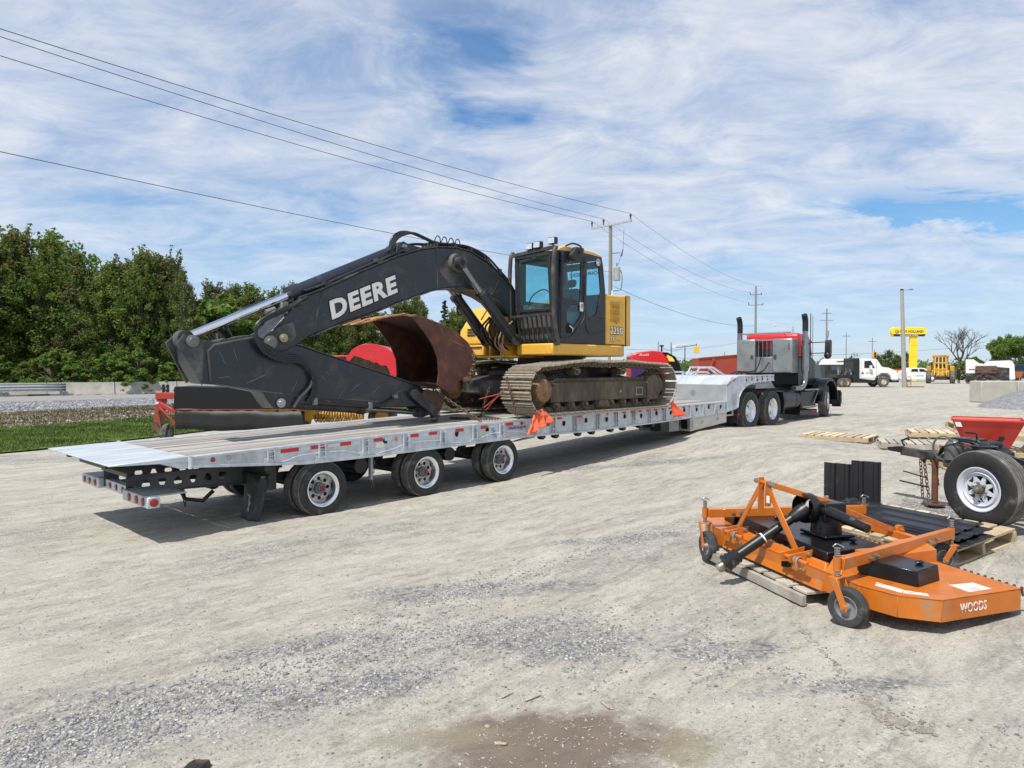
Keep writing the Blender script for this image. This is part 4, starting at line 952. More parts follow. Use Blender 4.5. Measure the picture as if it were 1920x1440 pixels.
for yc, side_ in ((.055, 0), (2.545, 1)):
    fr = MB()
    fr.prism([(4.78, 1.06), (8.12, 1.06), (8.12, 1.36), (7.9, 1.44), (4.95, 1.44), (4.78, 1.34)], yc - .17, yc + .17)
    fr.prism([(4.78, 1.40), (8.1, 1.40), (8.0, 1.52), (5.0, 1.52)], yc - .10, yc + .17)
    fr.prism([(8.0, 1.02), (8.5, 1.02), (8.5, 1.50), (8.25, 1.58), (8.0, 1.50)], yc - .20, yc + .18)
    fr.prism([(4.42, 1.20), (4.85, 1.16), (4.85, 1.36), (4.42, 1.38)], yc - .16, yc - .12)
    tf = fr.build('track_frame', M('muddy track frame', (.062, .047, .033), .8, 0, .3, 4, .4, 25, (.17, .13, .085), .45, 1.8, sstretch=(1.6, 1, .5)), ex, bevel=.012)
    for i in range(NSH):
        s = i * pitch; p = on_track(s); q = on_track(s + .03); b = on_track(s - .03); a = math.atan2(q[1] - b[1], q[0] - b[0])
        nx, nz = math.sin(a), -math.cos(a)          # outward normal
        o = inst(shm, 'track_shoe', tf, (p[0] + nx * .0, yc, p[1] + nz * .0), (0, -a + math.pi, 0), scale=(pitch / .19,) + (1, 1)); 
        l = bpy.data.objects.new('track_link', lkm); COL.objects.link(l); l.parent = tf; l.location = o.location; l.rotation_euler = o.rotation_euler
    idl = MB(); idl.lathe([(-.15, .16), (-.15, .30), (-.06, .38), (.06, .38), (.15, .30), (.15, .16)], c=(4.46, yc, 1.30), seg=32, closed=True); idl.build('idler', muddy(), tf)
    idc = MB(); idc.lathe([(-.30, .001), (-.30, .19), (-.285, .215), (-.12, .22)], c=(4.46, yc, 1.30), seg=30); idc.build('idler_cover', M('rusty idler face', (.22, .115, .05), .8, 0, .5, 9, .6, 30, (.36, .24, .13), .3, 6), tf)
    spk = MB(); spk.lathe([(-.1, .001), (-.22, .001), (-.22, .16), (-.16, .22), (-.05, .25), (.1, .25)], c=(8.44, yc, 1.33), seg=28)
    for i in range(21):
        a = 2 * math.pi * i / 21; st = len(spk.v); spk.box((.30, -.03, -.035), (.40, .03, .035)); spk.xf(Matrix.Translation((8.44, yc, 1.33)) @ Matrix.Rotation(a, 4, 'Y'), st)
    spk.lathe([(-.03, .001), (-.03, .33), (.03, .33), (.03, .001)], c=(8.44, yc, 1.33), seg=28); spk.build('sprocket', muddy(), tf)
    ro = MB(); ro.lathe([(-.20, .001), (-.20, .045), (-.15, .05), (-.15, .085), (-.04, .085), (-.04, .07), (.04, .07), (.04, .085), (.15, .085), (.15, .05), (.2, .045), (.2, .001)], seg=18); rom = ro.mesh('track_roller', muddy())
    for i in range(8): inst(rom, 'track_roller', tf, (4.98 + i * .435, yc, 1.005))
    for t in (5.6, 7.15): inst(rom, 'carrier_roller', tf, (t, yc, 1.66)); 
    g = MB(); g.prism([(6.2, .93), (6.62, .93), (6.56, 1.06), (6.26, 1.06)], yc - .19, yc - .16); g.build('track_guard', muddy(), tf)
    g = MB(); g.prism([(7.6, 1.13), (7.86, 1.13), (7.86, 1.30), (7.6, 1.30)], yc - .178, yc - .17, holes=[[(7.62, 1.15), (7.84, 1.15), (7.84, 1.28), (7.62, 1.28)]]); g.prism([(7.0, 1.2), (7.06, 1.2), (7.06, 1.26), (7.0, 1.26)], yc - .176, yc - .17); g.build('frame_lip', M('dried mud', (.34, .27, .19), .9, 0, .2, 9), tf)
m = MB(); m.prism([(5.0, 1.12), (7.9, 1.12), (7.6, 1.72), (7.0, 1.80), (5.8, 1.80), (5.2, 1.66)], .5, 2.1); m.prism([(4.62, 1.2), (5.4, 1.12), (5.4, 1.62), (4.62, 1.46)], .25, 2.35); m.prism([(7.2, 1.1), (8.0, 1.2), (8.0, 1.5), (7.2, 1.62)], .25, 2.35)
m.build('undercarriage', blk_dusty(), ex, bevel=.02)
m = MB(); m.lathe([(1.75, .001), (1.75, .72), (1.99, .72), (1.99, .001)], c=(6.4, 1.3, 0), axis='z', seg=40); m.build('slew_ring', M('greasy black', (.012, .011, .010), .5), ex)
# ---- upper structure
def rounded(t0, t1, z0, z1, r, seg=5):
    return [(t0, z0)] + [(t1, z0)] + arc(t1 - r, z1 - r, r, 0, 90, seg) + [(t0, z1)]
# revolving frame skirt
m = MB()
sk = [(4.98, .02), (7.15, .02)] + [(7.15 + .62 * math.sin(R(a)), .64 - .62 * math.cos(R(a))) for a in (20, 40, 60, 80)] + [(7.98, 1.3)] + [(7.15 + .62 * math.sin(R(a)), 1.96 - .62 * math.cos(R(a))) for a in (100, 120, 140, 160)] + [(7.15, 2.58), (4.85, 2.58), (4.85, 1.75), (5.6, 1.70), (5.6, .98), (4.98, .98)]
m.prism(sk, 1.97, 2.20, axis='z'); m.build('skirt', jd_yel(), ex, bevel=.03)
m = MB(); m.box((4.62, .95, 1.93), (7.2, 1.75, 1.965)); m.box((4.7, 1.12, 1.965), (5.6, 1.16, 2.75)); m.box((4.7, 1.44, 1.965), (5.6, 1.48, 2.75)); m.build('boom_mount', jd_yel_old(), ex)
# rear body: side panel next to the cab, counterweight, engine hood
def body(yA, yB, t0, t1, z0, z1, r): pass
m = MB(); pz = [(6.72, .045), (7.1, .045), (7.42, .07), (7.42, 1.3), (6.72, 1.3)]
m.prism([(6.72, .045), (7.44, .045), (7.44, 1.2), (6.72, 1.2)], 2.205, 3.27, axis='z')
m.build('side_panel', jd_yel(), ex, bevel=.03)
# louvres in the side panel
for k in range(3):
    z = 2.99 - k * .145; g = MB(); g.box((6.88, .036, z), (7.20, .0435, z + .115)); lv = g.build('louvre', M('louvre recess', (.24, .14, .02), .6), ex)
    for j in range(9): q = MB(); q.box((6.885 + j * .035, .030, z + .004), (6.905 + j * .035, .0355, z + .111)); q.build('slat', jd_yel_old(), lv)
m = MB(); cw = [(7.45, .055)] + [(7.52 + .34 * math.sin(R(a)), .395 - .34 * math.cos(R(a))) for a in (0, 20, 40, 60)] + [(8.02, .8), (8.08, 1.3), (8.02, 1.8)] + [(7.52 + .34 * math.sin(R(a)), 2.205 - .34 * math.cos(R(a))) for a in (120, 140, 160, 180)] + [(7.45, 2.545)]
m.prism(cw, 2.205, 3.30, axis='z'); m.build('counterweight', jd_yel(), ex, bevel=.05)
m = MB(); m.prism([(5.75, 2.205), (7.44, 2.205), (7.44, 3.12), (6.9, 3.10), (6.0, 2.85), (5.75, 2.8)], 1.62, 2.55, axis='y'); m.prism([(6.2, 2.2), (7.44, 2.2), (7.44, 3.26), (6.2, 3.1)], 1.21, 1.62, axis='y'); m.build('engine_hood', jd_yel(), ex, bevel=.04)
m = MB(); m.prism([(4.86, 2.205), (5.75, 2.205), (5.75, 3.02), (5.25, 3.02), (4.95, 2.62), (4.86, 2.5)], 1.72, 2.55); m.build('fuel_tank', jd_yel(), ex, bevel=.04)
m = MB(); m.beam((5.02, 2.05, 2.74), (5.22, 2.05, 2.98), .03, .012, (0, 1, 0))
for z in (2.52, 2.46, 2.40): m.box((4.845, 2.05, z), (4.87, 2.3, z + .03))
m.box((4.84, 1.85, 2.38), (4.87, 1.93, 2.48)); m.box((4.83, 1.85, 2.14), (4.87, 2.2, 2.17)); m.build('tank_step', M('dark step grip', (.05, .035, .012), .7), ex)
m = MB(); m.box((6.72, .042, 2.203), (7.46, .05, 2.215)); m.box((7.44, .04, 2.2), (7.452, .06, 3.28)); m.build('panel_gap', dark(), ex)
m = MB(); m.box((6.84, .038, 3.12), (7.3, .0445, 3.16)); m.build('panel_stain', M('faded yellow', (.62, .40, .12), .6), ex)
bold_w = decal_w()
def outlined(body, org, xd, yd, h, w, off_, out_w, kids=ex, nm='lettering'):
    X = Vector(xd).normalized(); Y = Vector(yd).normalized(); Z = X.cross(Y).normalized()
    text(nm + '_outline', body, dark(), kids, Vector(org) - X * out_w * 1.0 - Y * out_w, xd, yd, h + out_w * 2, w + out_w * 2, .001, offset=off_ + .045, spacing=1.18)
    text(nm, body, bold_w, kids, Vector(org) + Z * .003, xd, yd, h, w, .0012, offset=off_, spacing=1.2)
outlined('225D', (6.88, .041, 2.44), (1, 0, 0), (0, 0, 1), .15, .46, .012, .014, nm='model_number')
outlined('LC', (6.89, .041, 2.29), (1, 0, 0), (0, 0, 1), .095, .16, .006, .008, nm='model_number')
text('small_print', '- HYDRAULIC -', M('grey print', (.2, .2, .2), .5), ex, (7.1, .041, 2.30), (1, 0, 0), (0, 0, 1), .018, .19)
text('lc_mark', 'L', M('brown print', (.10, .05, .02), .5), ex, (7.07, .041, 2.66), (1, 0, 0), (0, 0, 1), .09, .05, offset=.02)
# ---- cab
cabm = M('dark grey cab shell', (.024, .026, .031), .5, 0, .12, 4, .05, 60, (.12, .11, .095), .07, 3)
CN, CF = .04, 1.05
cab = MB()
out_ = [(5.14, 2.21), (6.70, 2.21), (6.70, 3.30), (6.62, 3.85), (6.56, 4.02), (5.85, 4.05), (5.12, 4.00), (5.00, 3.80), (5.02, 2.9), (5.12, 2.4)]
w1 = [(5.30, 3.10), (5.86, 3.06), (5.90, 3.84), (5.36, 3.84)]                       # door upper window
w2 = [(6.06, 3.12), (6.08, 3.92), (6.47, 3.92), (6.55, 3.3), (6.40, 2.84), (6.12, 2.72)]   # rear side window
w3 = [(5.60, 2.56), (5.44, 2.66), (5.44, 2.84), (5.56, 2.98), (5.86, 2.98), (5.90, 2.80), (5.72, 2.60)]
cab.prism(out_, CN, CN + .045, holes=[w1, w2, w3])
w2f = [(5.3, 3.08), (5.3, 3.84), (6.45, 3.84), (6.45, 3.08)]
cab.prism(out_, CF - .045, CF, holes=[w2f])
# roof, rear wall, floor
cab.prism([(5.12, 3.96), (6.58, 3.96), (6.56, 4.02), (5.85, 4.05), (5.12, 4.0)], CN + .046, CF - .046); cab.box((6.60, CN + .046, 2.22), (6.66, CF - .046, 3.26)); cab.box((6.57, CN + .046, 3.80), (6.6, CF - .046, 3.95)); cab.box((5.15, CN + .046, 2.22), (6.6, CF - .046, 2.30))
cs = cab.build('cab', cabm, ex, bevel=.012)
m = MB(); m.prism([(5.22, 4.0), (6.62, 3.97), (6.60, 4.05), (6.35, 4.10), (5.85, 4.13), (5.4, 4.12), (5.22, 4.06)], CN + .02, CF - .02); m.build('cab_roof', M('cab roof yellow', (.74, .47, .16), .55, 0, .1, 4), cs, bevel=.03)
def pane(poly, y, name='side_window', mat=None, par=cs):
    q = MB(); q.prism(poly, y, y + .006); return q.build(name, mat or glass_mat(), par, smooth=False)
pane(w1, CN + .022); pane(w2, CN + .022); pane(w3, CN + .022); pane(w2f, CF - .025)
# front frame, windscreen
def fx(z): return 5.03 if z > 3.3 else 5.03 + (3.3 - z) * .10
m = MB()
for y in (CN + .046, CF - .10): m.beam((4.99, y + .03, 3.93), (5.12, y + .03, 2.25), .06, .07, (0, 1, 0))
m.beam((4.99, CN + .05, 3.93), (4.99, CF - .05, 3.93), .09, .09); m.beam((5.07, CN + .05, 2.86), (5.07, CF - .05, 2.86), .05, .06); m.beam((5.12, CN + .05, 2.27), (5.12, CF - .05, 2.27), .07, .07)
m.build('front_frame', cabm, cs, bevel=.01)
m = MB(); m.hexa([(5.06, CN + .09, 2.88), (5.066, CN + .09, 2.88), (5.066, CF - .09, 2.88), (5.06, CF - .09, 2.88), (4.995, CN + .09, 3.90), (5.001, CN + .09, 3.90), (5.001, CF - .09, 3.90), (4.995, CF - .09, 3.90)]); m.build('windscreen', glass_mat('windscreen glass', (.66, .93, .97), .25), cs, smooth=False)
m = MB(); m.box((5.09, CN + .1, 2.3), (5.10, CF - .1, 2.83)); m.build('lower_screen', M('smeared lower screen', (.09, .09, .085), .5, 0, .3, 7), cs)
m = MB(); m.box((6.61, CN + .08, 3.26), (6.618, CF - .08, 3.80)); m.build('rear_window', glass_mat(), cs, smooth=False)
# door lines, handle, sticker, black wind deflector
m = MB(); m.tube([(5.22, CN - .004, 2.35), (5.24, CN - .004, 3.90)], .012, 6); m.tube([(5.97, CN - .01, 2.9), (5.99, CN - .01, 3.95)], .022, 6); m.tube(smoothpts([(5.97, CN - .006, 2.9), (5.98, CN - .006, 2.75), (5.85, CN - .006, 2.6), (5.66, CN - .006, 2.42), (5.5, CN - .006, 2.33), (5.24, CN - .006, 2.32)], 5), .012, 6); m.tube(smoothpts([(6.02, CN - .004, 2.88), (6.04, CN - .004, 2.55), (6.2, CN - .004, 2.42), (6.68, CN - .004, 2.50)], 5), .010, 6); m.tube([(6.15, CN - .004, 2.72), (6.68, CN - .004, 2.80)], .008, 6)
m.build('door_seam', blk_dusty(), cs)
m = MB(); m.lathe([(-.01, .001), (-.01, .10), (0, .105)], c=(5.50, CN, 2.50), seg=20); m.build('handle_well', dark(), cs)
m = MB(); m.tube([(5.48, CN - .02, 2.56), (5.58, CN - .035, 2.50), (5.58, CN - .02, 2.44)], .012, 6); m.build('door_handle', chrome(), cs)
m = MB(); m.box((5.84, CN - .004, 2.86), (5.95, CN - .0005, 3.04)); m.build('sticker', decal_w(), cs)
m = MB(); m.tube([(5.88, CN - .006, 2.93), (5.88, CN - .006, 3.0), (5.92, CN - .006, 3.0), (5.92, CN - .006, 2.93)], .006, 5); m.build('sticker_mark', dark(), cs)
m = MB(); m.tube([(5.60, CN + .03, 3.09), (5.63, CN + .03, 3.84)], .009, 6); m.build('window_bar', blk(), cs)
# maker's emblem: ring with a simple running shape
m = MB(); m.lathe([(-.004, .072), (-.004, .058)], c=(6.44, CN - .001, 3.90), seg=26); m.prism([(6.40, 3.86), (6.43, 3.88), (6.45, 3.86), (6.46, 3.89), (6.49, 3.90), (6.47, 3.91), (6.45, 3.92), (6.45, 3.945), (6.43, 3.925), (6.41, 3.90)], CN - .006, CN - .003); m.prism([(6.41, 3.865), (6.47, 3.845), (6.475, 3.855), (6.42, 3.875)], CN - .0061, CN - .003); m.build('emblem', decal_w(), cs)
# maker's name on the far window, seen mirrored through the cab
tealp = M('teal window print', (.015, .07, .08), .5)
text('window_lettering', 'JOHN DEERE', tealp, cs, (6.625, CN + .10, 3.66), (0, 1, 0), (0, 0, 1), .10, .80, offset=.015)
# seat, console, levers inside
m = MB(); m.prism([(5.55, 2.6), (6.05, 2.6), (6.08, 2.75), (5.55, 2.78)], .32, .78); m.build('operator_seat', M('seat cloth', (.06, .062, .065), .9), ex, bevel=.04)
m = MB(); m.prism([(5.98, 2.78), (6.12, 2.78), (6.26, 3.35), (6.14, 3.38)], .34, .76); m.prism([(6.15, 3.4), (6.24, 3.4), (6.27, 3.56), (6.18, 3.57)], .44, .66); m.build('seat_back', M('seat cloth', (.06, .062, .065)), ex, bevel=.05)
m = MB(); m.box((5.3, .16, 2.5), (5.95, .30, 2.86)); m.box((5.3, .80, 2.5), (5.95, .96, 2.86)); m.prism([(5.15, 2.3), (5.35, 2.3), (5.30, 2.95), (5.15, 3.0)], .75, .95); m.build('console', M('console grey', (.16, .17, .165), .7), ex, bevel=.03)
m = MB(); m.tube([(5.40, .24, 2.86), (5.38, .24, 3.02)], .02, 8); m.tube([(5.40, .86, 2.86), (5.38, .86, 3.02)], .02, 8); m.tube(smoothpts([(5.12, .2, 3.18), (5.12, .35, 3.26), (5.12, .55, 3.22), (5.12, .7, 3.12), (5.14, .8, 2.98)], 5), .012, 6); m.build('control_lever', blk(), ex)
# guard frame on the cab front
m = MB()
for y in (CN - .10, CF + .04): m.tube(smoothpts([(5.0, y, 4.04), (4.93, y, 3.90), (4.90, y, 3.3), (4.93, y, 2.7), (5.06, y, 2.16)], 5), .042, 8)
m.beam((4.96, CN - .10, 4.03), (4.96, CF + .04, 3.97), .07, .06); m.beam((4.92, CN - .10, 2.76), (4.92, CF + .04, 2.74), .05, .05); m.beam((5.04, CN - .10, 2.18), (5.04, CF + .04, 2.18), .06, .05)
m.build('guard_frame', M('worn guard steel', (.05, .050, .048), .5, .2, .3, 6, .15, 40, (.16, .13, .10), .25, 4), ex)
for i in range(9):
    y = CN - .02 + i * .125; q = MB(); q.beam((4.925, y, 2.74), (5.04, y, 2.19), .014, .045, (1, 0, 0)); q.build('guard_bar', M('worn guard steel', ()), ex)
# work lamps, mirror, side black ear
def lamp(t, y, z):
    q = MB(); q.box((t, y - .09, z - .065), (t + .10, y + .09, z + .065)); L0 = q.build('work_lamp', blk(), ex, bevel=.012)
    q = MB(); q.box((t - .008, y - .078, z - .052), (t - .001, y + .078, z + .052)); q.build('lens', M('lamp glass', (.62, .66, .70), .15, .2, .2, 20), L0)
    q = MB(); q.tube([(t + .05, y, z - .06), (t + .06, y, z - .13)], .014, 6); q.build('bracket', blk(), L0)
lamp(4.90, .56, 4.10); lamp(4.90, .36, 4.11); lamp(4.96, .04, 4.16)
m = MB(); m.tube(smoothpts([(5.35, .0, 4.10), (5.5, -.05, 4.16), (5.75, -.04, 4.14), (5.85, 0, 4.08)], 5), .018, 6); m.build('grab_rail', blk(), ex)
m = MB(); m.prism([(5.40, 3.93), (5.56, 4.10), (5.80, 4.10), (5.78, 3.96), (5.62, 3.82), (5.42, 3.84)], -.11, -.01); m.build('mirror', blk_dusty(), ex, bevel=.02)
m = MB(); m.sphere((5.62, -.112, 4.0), .045, 10, 6, (1, .2, 1)); m.build('mirror_face', dark(), ex)
m = MB(); m.tube([(5.22, .02, 2.32), (5.24, .0, 4.0)], .035, 8); m.build('front_post', cabm, cs)
# ---- boom
BN, BF = 1.06, 1.54
bpts_top = [(-.30, 2.20), (-.02, 2.50), (.26, 2.80), (.62, 2.95), (1.30, 3.28), (2.14, 3.66), (2.60, 3.82), (3.0, 3.91), (3.44, 3.955), (3.80, 3.92), (4.27, 3.76), (4.66, 3.54), (5.0, 3.28), (5.45, 2.80), (5.60, 2.45)]
bpts_bot = [(5.45, 2.22), (5.20, 2.30), (5.0, 2.62), (4.75, 2.88), (4.55, 3.04), (4.3, 3.14), (3.95, 3.22), (3.60, 3.24), (3.16, 3.19), (2.85, 3.12), (2.21, 2.89), (1.5, 2.62), (.91, 2.42), (.40, 2.22), (.22, 2.10), (.0, 1.98), (-.22, 1.94), (-.40, 2.02)]
m = MB(); m.prism(bpts_top + bpts_bot, BN, BF); bo = m.build('boom', boom_blk(), ex, bevel=.018)
# welded flange plates along top and bottom edge
m = MB()
for seq, dz in ((bpts_top[2:], .012), (bpts_bot[3:14], -.012)):
    for (a, za), (b, zb) in zip(seq, seq[1:]): m.hexa([(a, BN - .02, za - .010 + dz), (b, BN - .02, zb - .010 + dz), (b, BF + .02, zb - .010 + dz), (a, BF + .02, za - .010 + dz), (a, BN - .02, za + .010 + dz), (b, BN - .02, zb + .010 + dz), (b, BF + .02, zb + .010 + dz), (a, BF + .02, za + .010 + dz)])
m.build('boom_flange', boom_worn(), bo)
m = MB(); m.prism([(3.02, 3.5), (3.44, 3.94), (3.80, 3.91), (4.25, 3.75), (4.64, 3.53), (4.95, 3.28), (4.55, 3.10), (4.3, 3.17), (3.95, 3.25), (3.6, 3.27), (3.3, 3.24)], BN - .004, BN - .001); m.build('boom_side_plate', boom_worn(), bo)
m = MB(); rs_ = random.Random(21)
for i in range(26):
    t = rs_.uniform(.5, 4.4); k = rs_.uniform(.15, .85); zt, zb2 = pl(bpts_top[2:], t), pl(sorted(bpts_bot), t); z = zb2 + (zt - zb2) * k; a = rs_.uniform(-1.2, 1.2); L1 = rs_.uniform(.02, .10)
    if .7 < t < 2.3: continue
    m.beam((t, BN - .0015, z), (t + L1 * math.cos(a), BN - .0015, z + L1 * math.sin(a)), .002, rs_.uniform(.003, .007), (0, 0, 1))
m.build('scratches', M('bare scratch', (.16, .16, .155), .5), bo)
m = MB(); m.tube([(3.0, BN - .002, 3.16), (2.95, BN - .002, 3.88)], .008, 6); m.tube([(.45, BN - .002, 2.24), (.62, BN - .002, 2.93)], .008, 6); m.tube([(4.35, BN - .002, 3.14), (4.62, BN - .002, 3.52)], .009, 6)
m.build('weld_seam', boom_worn(), bo)
# arm-end fork
m = MB(); m.prism([(-.46, 2.06), (-.36, 1.96), (.0, 2.0), (.16, 2.2), (.10, 2.42), (-.05, 2.38), (-.33, 2.22)], BN - .05, BN - .005); m.prism([(-.46, 2.06), (-.36, 1.96), (.0, 2.0), (.16, 2.2), (.10, 2.42), (-.05, 2.38), (-.33, 2.22)], BF + .005, BF + .05); m.build('boom_fork', boom_worn(), bo, bevel=.01)
def pin(name, t, z, r, y0, y1, mat=None, par=ex, seg=24):
    q = MB(); q.lathe([(0, .001), (0, r * .55), (.012, r * .62), (.02, r), (.05, r), (.05, .001)], c=(t, y0, z), seg=seg); q.cyl((t, y0 + .05, z), (t, y1, z), r * .8, 16); return q.build(name, mat or blk_dusty(), par)
pin('pivot_pin', -.28, 2.10, .10, BN - .10, BF + .1, M('pin face', (.18, .18, .17), .5, .5))
pin('pivot_pin', -.08, 2.17, .065, BN - .12, BF + .1, M('brass pin', (.36, .31, .20), .5, .6))
pin('pivot_pin', 3.42, 3.66, .11, BN - .22, BF + .22, boom_worn())
m = MB(); m.lathe([(-.20, .001), (-.20, .09), (-.10, .09), (-.10, .17), (0, .19)], c=(3.42, BN, 3.66), seg=28); m.build('cylinder_boss', boom_worn(), bo)
# lettering
md = Vector((1.0, 0, .4286)).normalized(); up_ = Vector((-.375, 0, .93)).normalized()
def side_text(body, t0, z0, slope, h, w, gap, nm):
    X = Vector((1, 0, slope)).normalized(); Y = Vector((0, 0, 1)) * .97 - X * .12; Y = (Vector((0, 0, 1)) - X * X.z).normalized()
    Yv = Vector((-.18, 0, 1)).normalized()
    o = Vector((t0, BN - .004, z0))
    text(nm + '_outline', body, dark(), bo, o - X * .018 - Yv * .018, X, Yv, h + .036, w + .036, .001, offset=.065, spacing=1.10)
    text(nm, body, bold_w, bo, o + Vector((0, -.003, 0)), X, Yv, h, w, .0012, offset=.045, spacing=1.12)
side_text('DEERE', .80, 2.49, .415, .30, 1.40, .02, 'maker_lettering')
# pipes and hoses over the boom
def hose(name, pts, r, mat=None, par=ex, n=5, seg=7):
    q = MB(); q.tube(smoothpts(pts, n), r, seg); return q.build(name, mat or blk(), par)
for i, y in enumerate((1.10, 1.18, 1.26)):
    hose('hydraulic_hose', [(1.95 + .05 * i, y, 3.72), (2.15, y, 3.98 + .02 * i), (2.45, y, 4.10 + .02 * i), (2.75 + .1 * i, y, 4.05), (3.0, y, 4.0), (3.45, y, 4.02), (3.8, y, 4.02), (4.25, y, 3.90), (4.62, y, 3.66), (4.95, y, 3.40), (5.3, y + .05, 3.0)], .022, par=ex)
for i, y in enumerate((1.36, 1.44)): hose('hydraulic_hose', [(2.2, y, 3.78), (2.6, y, 3.95), (3.0, y, 4.0), (3.44, y, 4.02), (3.8, y, 4.0), (4.27, y, 3.84), (4.66, y, 3.62), (5.0, y, 3.36), (5.3, y, 3.0)], .020)
m = MB()
for t, z in ((3.0, 4.0), (3.44, 4.03), (3.85, 4.0), (4.3, 3.86), (4.64, 3.66)): m.box((t - .03, 1.08, z - .09), (t + .03, 1.50, z + .025))
m.build('hose_clamp', boom_worn(), ex)
for i in range(4): hose('hose_loop', [(2.95 + i * .16, 1.10, 4.02), (3.0 + i * .16, 1.08, 4.12), (3.08 + i * .16, 1.10, 4.10), (3.11 + i * .16, 1.12, 4.02)], .010)
for y in (1.10, 1.16): hose('steel_pipe', [(2.3, y, 3.80 ), (1.5, y, 3.43), (.75, y, 3.08), (.35, y, 2.92)], .018, boom_blk())
m = MB()
for t, z in ((.75, 3.07), (1.75, 3.54), (2.3, 3.8)): m.box((t - .06, 1.07, z - .05), (t + .06, 1.2, z + .03))
m.build('pipe_clamp', boom_worn(), ex)
# ---- arm cylinder on top of boom
def ram(name, a, b, rb, rr, frac, y, mat=None, rod=None, par=ex):
    a = Vector((a[0], y, a[1])); b = Vector((b[0], y, b[1])); d = (b - a); c = a + d * frac
    q = MB(); q.cyl(a, c, rb, 20); q.cyl(a + d * (frac - .03), c + d * .012, rb * 1.16, 20); q.cyl(a - d.normalized() * .02, a + d * .03, rb * 1.1, 20); o = q.build(name, mat or boom_blk(), par)
    q = MB(); q.cyl(c, b, rr, 18); q.build('piston_rod', rod or chrome(), o); q = MB(); st = 0; q.lathe([(-.09, rr * 1.9), (.09, rr * 1.9), (.09, .001), (-.09, .001)], c=(b.x, y, b.z), seg=20, closed=True); q.lathe([(-.10, rb * 1.1), (.10, rb * 1.1), (.10, .001), (-.10, .001)], c=(a.x, y, a.z), seg=20, closed=True); q.build('rod_eye', boom_worn(), o); return o
ac = ram('arm_cylinder', (2.30, 3.81), (-1.42, 2.13), .115, .062, .56, 1.30)
m = MB(); m.prism([(2.12, 3.66), (2.15, 3.86), (2.28, 3.94), (2.42, 3.90), (2.9, 3.86), (2.6, 3.80)], 1.13, 1.17); m.prism([(2.12, 3.66), (2.15, 3.86), (2.28, 3.94), (2.42, 3.90), (2.9, 3.86), (2.6, 3.80)], 1.43, 1.47); m.build('cylinder_bracket', boom_blk(), bo, bevel=.01)
pin('pivot_pin', 2.30, 3.83, .06, 1.10, 1.5, steel())
# ---- boom cylinders (near and far)
for y in (.93, 1.67): ram('boom_cylinder', (4.85, 2.28), (3.42, 3.66), .105, .058, .62, y, boom_blk(), M('oily rod', (.30, .30, .30), .25, .8, .2, 6))
hose('steel_pipe', [(3.9, 1.72, 3.2), (4.1, 1.75, 2.95), (4.5, 1.74, 2.5), (4.75, 1.7, 2.2)], .02)
hose('hydraulic_hose', [(3.95, 1.6, 3.1), (4.1, 1.75, 2.8), (4.35, 1.8, 2.8), (4.45, 1.7, 2.55)], .02)
for i in range(5): hose('hydraulic_hose', [(4.7, 1.1 + i * .09, 2.75), (4.55 - .02 * i, 1.1 + i * .09, 2.5), (4.7, 1.1 + i * .09, 2.2), (5.0, 1.15 + i * .07, 2.05)], .022)
for i in range(3): hose('hydraulic_hose', [(4.6 + i * .05, .9 + i * .1, 2.02), (4.55, .95 + i * .1, 2.2), (4.7, 1.0 + i * .1, 2.5), (5.0, 1.05 + i * .1, 2.7)], .016, M('tan hose', (.3, .22, .13), .7))
# ---- arm (stick)
AN, AF = 1.10, 1.50
ap = [(-1.46, 2.06), (-1.36, 2.12), (-1.05, 2.10), (-.80, 2.16), (-.49, 2.21), (-.20, 2.12), (.10, 2.09), (.30, 2.06), (.55, 1.98), (1.2, 1.80), (2.1, 1.545), (2.63, 1.385), (2.80, 1.26), (2.78, 1.12), (2.62, 1.04), (2.26, 1.03), (1.52, 1.06), (.32, 1.17), (.0, 1.10), (-.17, 1.11), (-.27, 1.22), (-.36, 1.36), (-.92, 1.47), (-1.26, 1.50), (-1.42, 1.80)]
m = MB(); m.prism(ap, AN, AF); arm = m.build('arm', boom_blk(), ex, bevel=.02)
m = MB()
seam = [(-1.13, 1.52), (-1.17, 1.95), (-1.08, 2.045), (-.5, 2.17)]
m.tube([(t, AN - .004, z) for t, z in seam], .022, 6); seam2 = [(-1.1, 1.50), (-.4, 1.375), (.3, 1.28), (1.5, 1.17), (2.3, 1.09)]; m.tube([(t, AN - .002, z) for t, z in seam2], .012, 6)
for (a, za), (b, zb) in zip(ap[6:12], ap[7:12]): m.hexa([(a, AN - .015, za), (b, AN - .015, zb), (b, AF + .015, zb), (a, AF + .015, za), (a, AN - .015, za + .016), (b, AN - .015, zb + .016), (b, AF + .015, zb + .016), (a, AF + .015, za + .016)])
m.build('arm_seam', M('worn arm edge', (.075, .07, .062), .5, .1, .3, 8), arm)
m = MB(); m.prism([(-1.56, 2.07), (-1.46, 2.17), (-1.3, 2.15), (-1.22, 1.95), (-1.2, 1.56), (-1.28, 1.50)], 1.56, 1.60); m.prism([(-1.60, 2.05), (-1.50, 2.18), (-1.3, 2.17), (-1.24, 2.0), (-1.26, 1.48)], AN - .03, AN - .002); m.build('arm_tail_plate', boom_worn(), arm)
pin('pivot_pin', -1.40, 2.09, .085, AN - .10, AF + .12, M('pin face', ()))
m = MB(); 
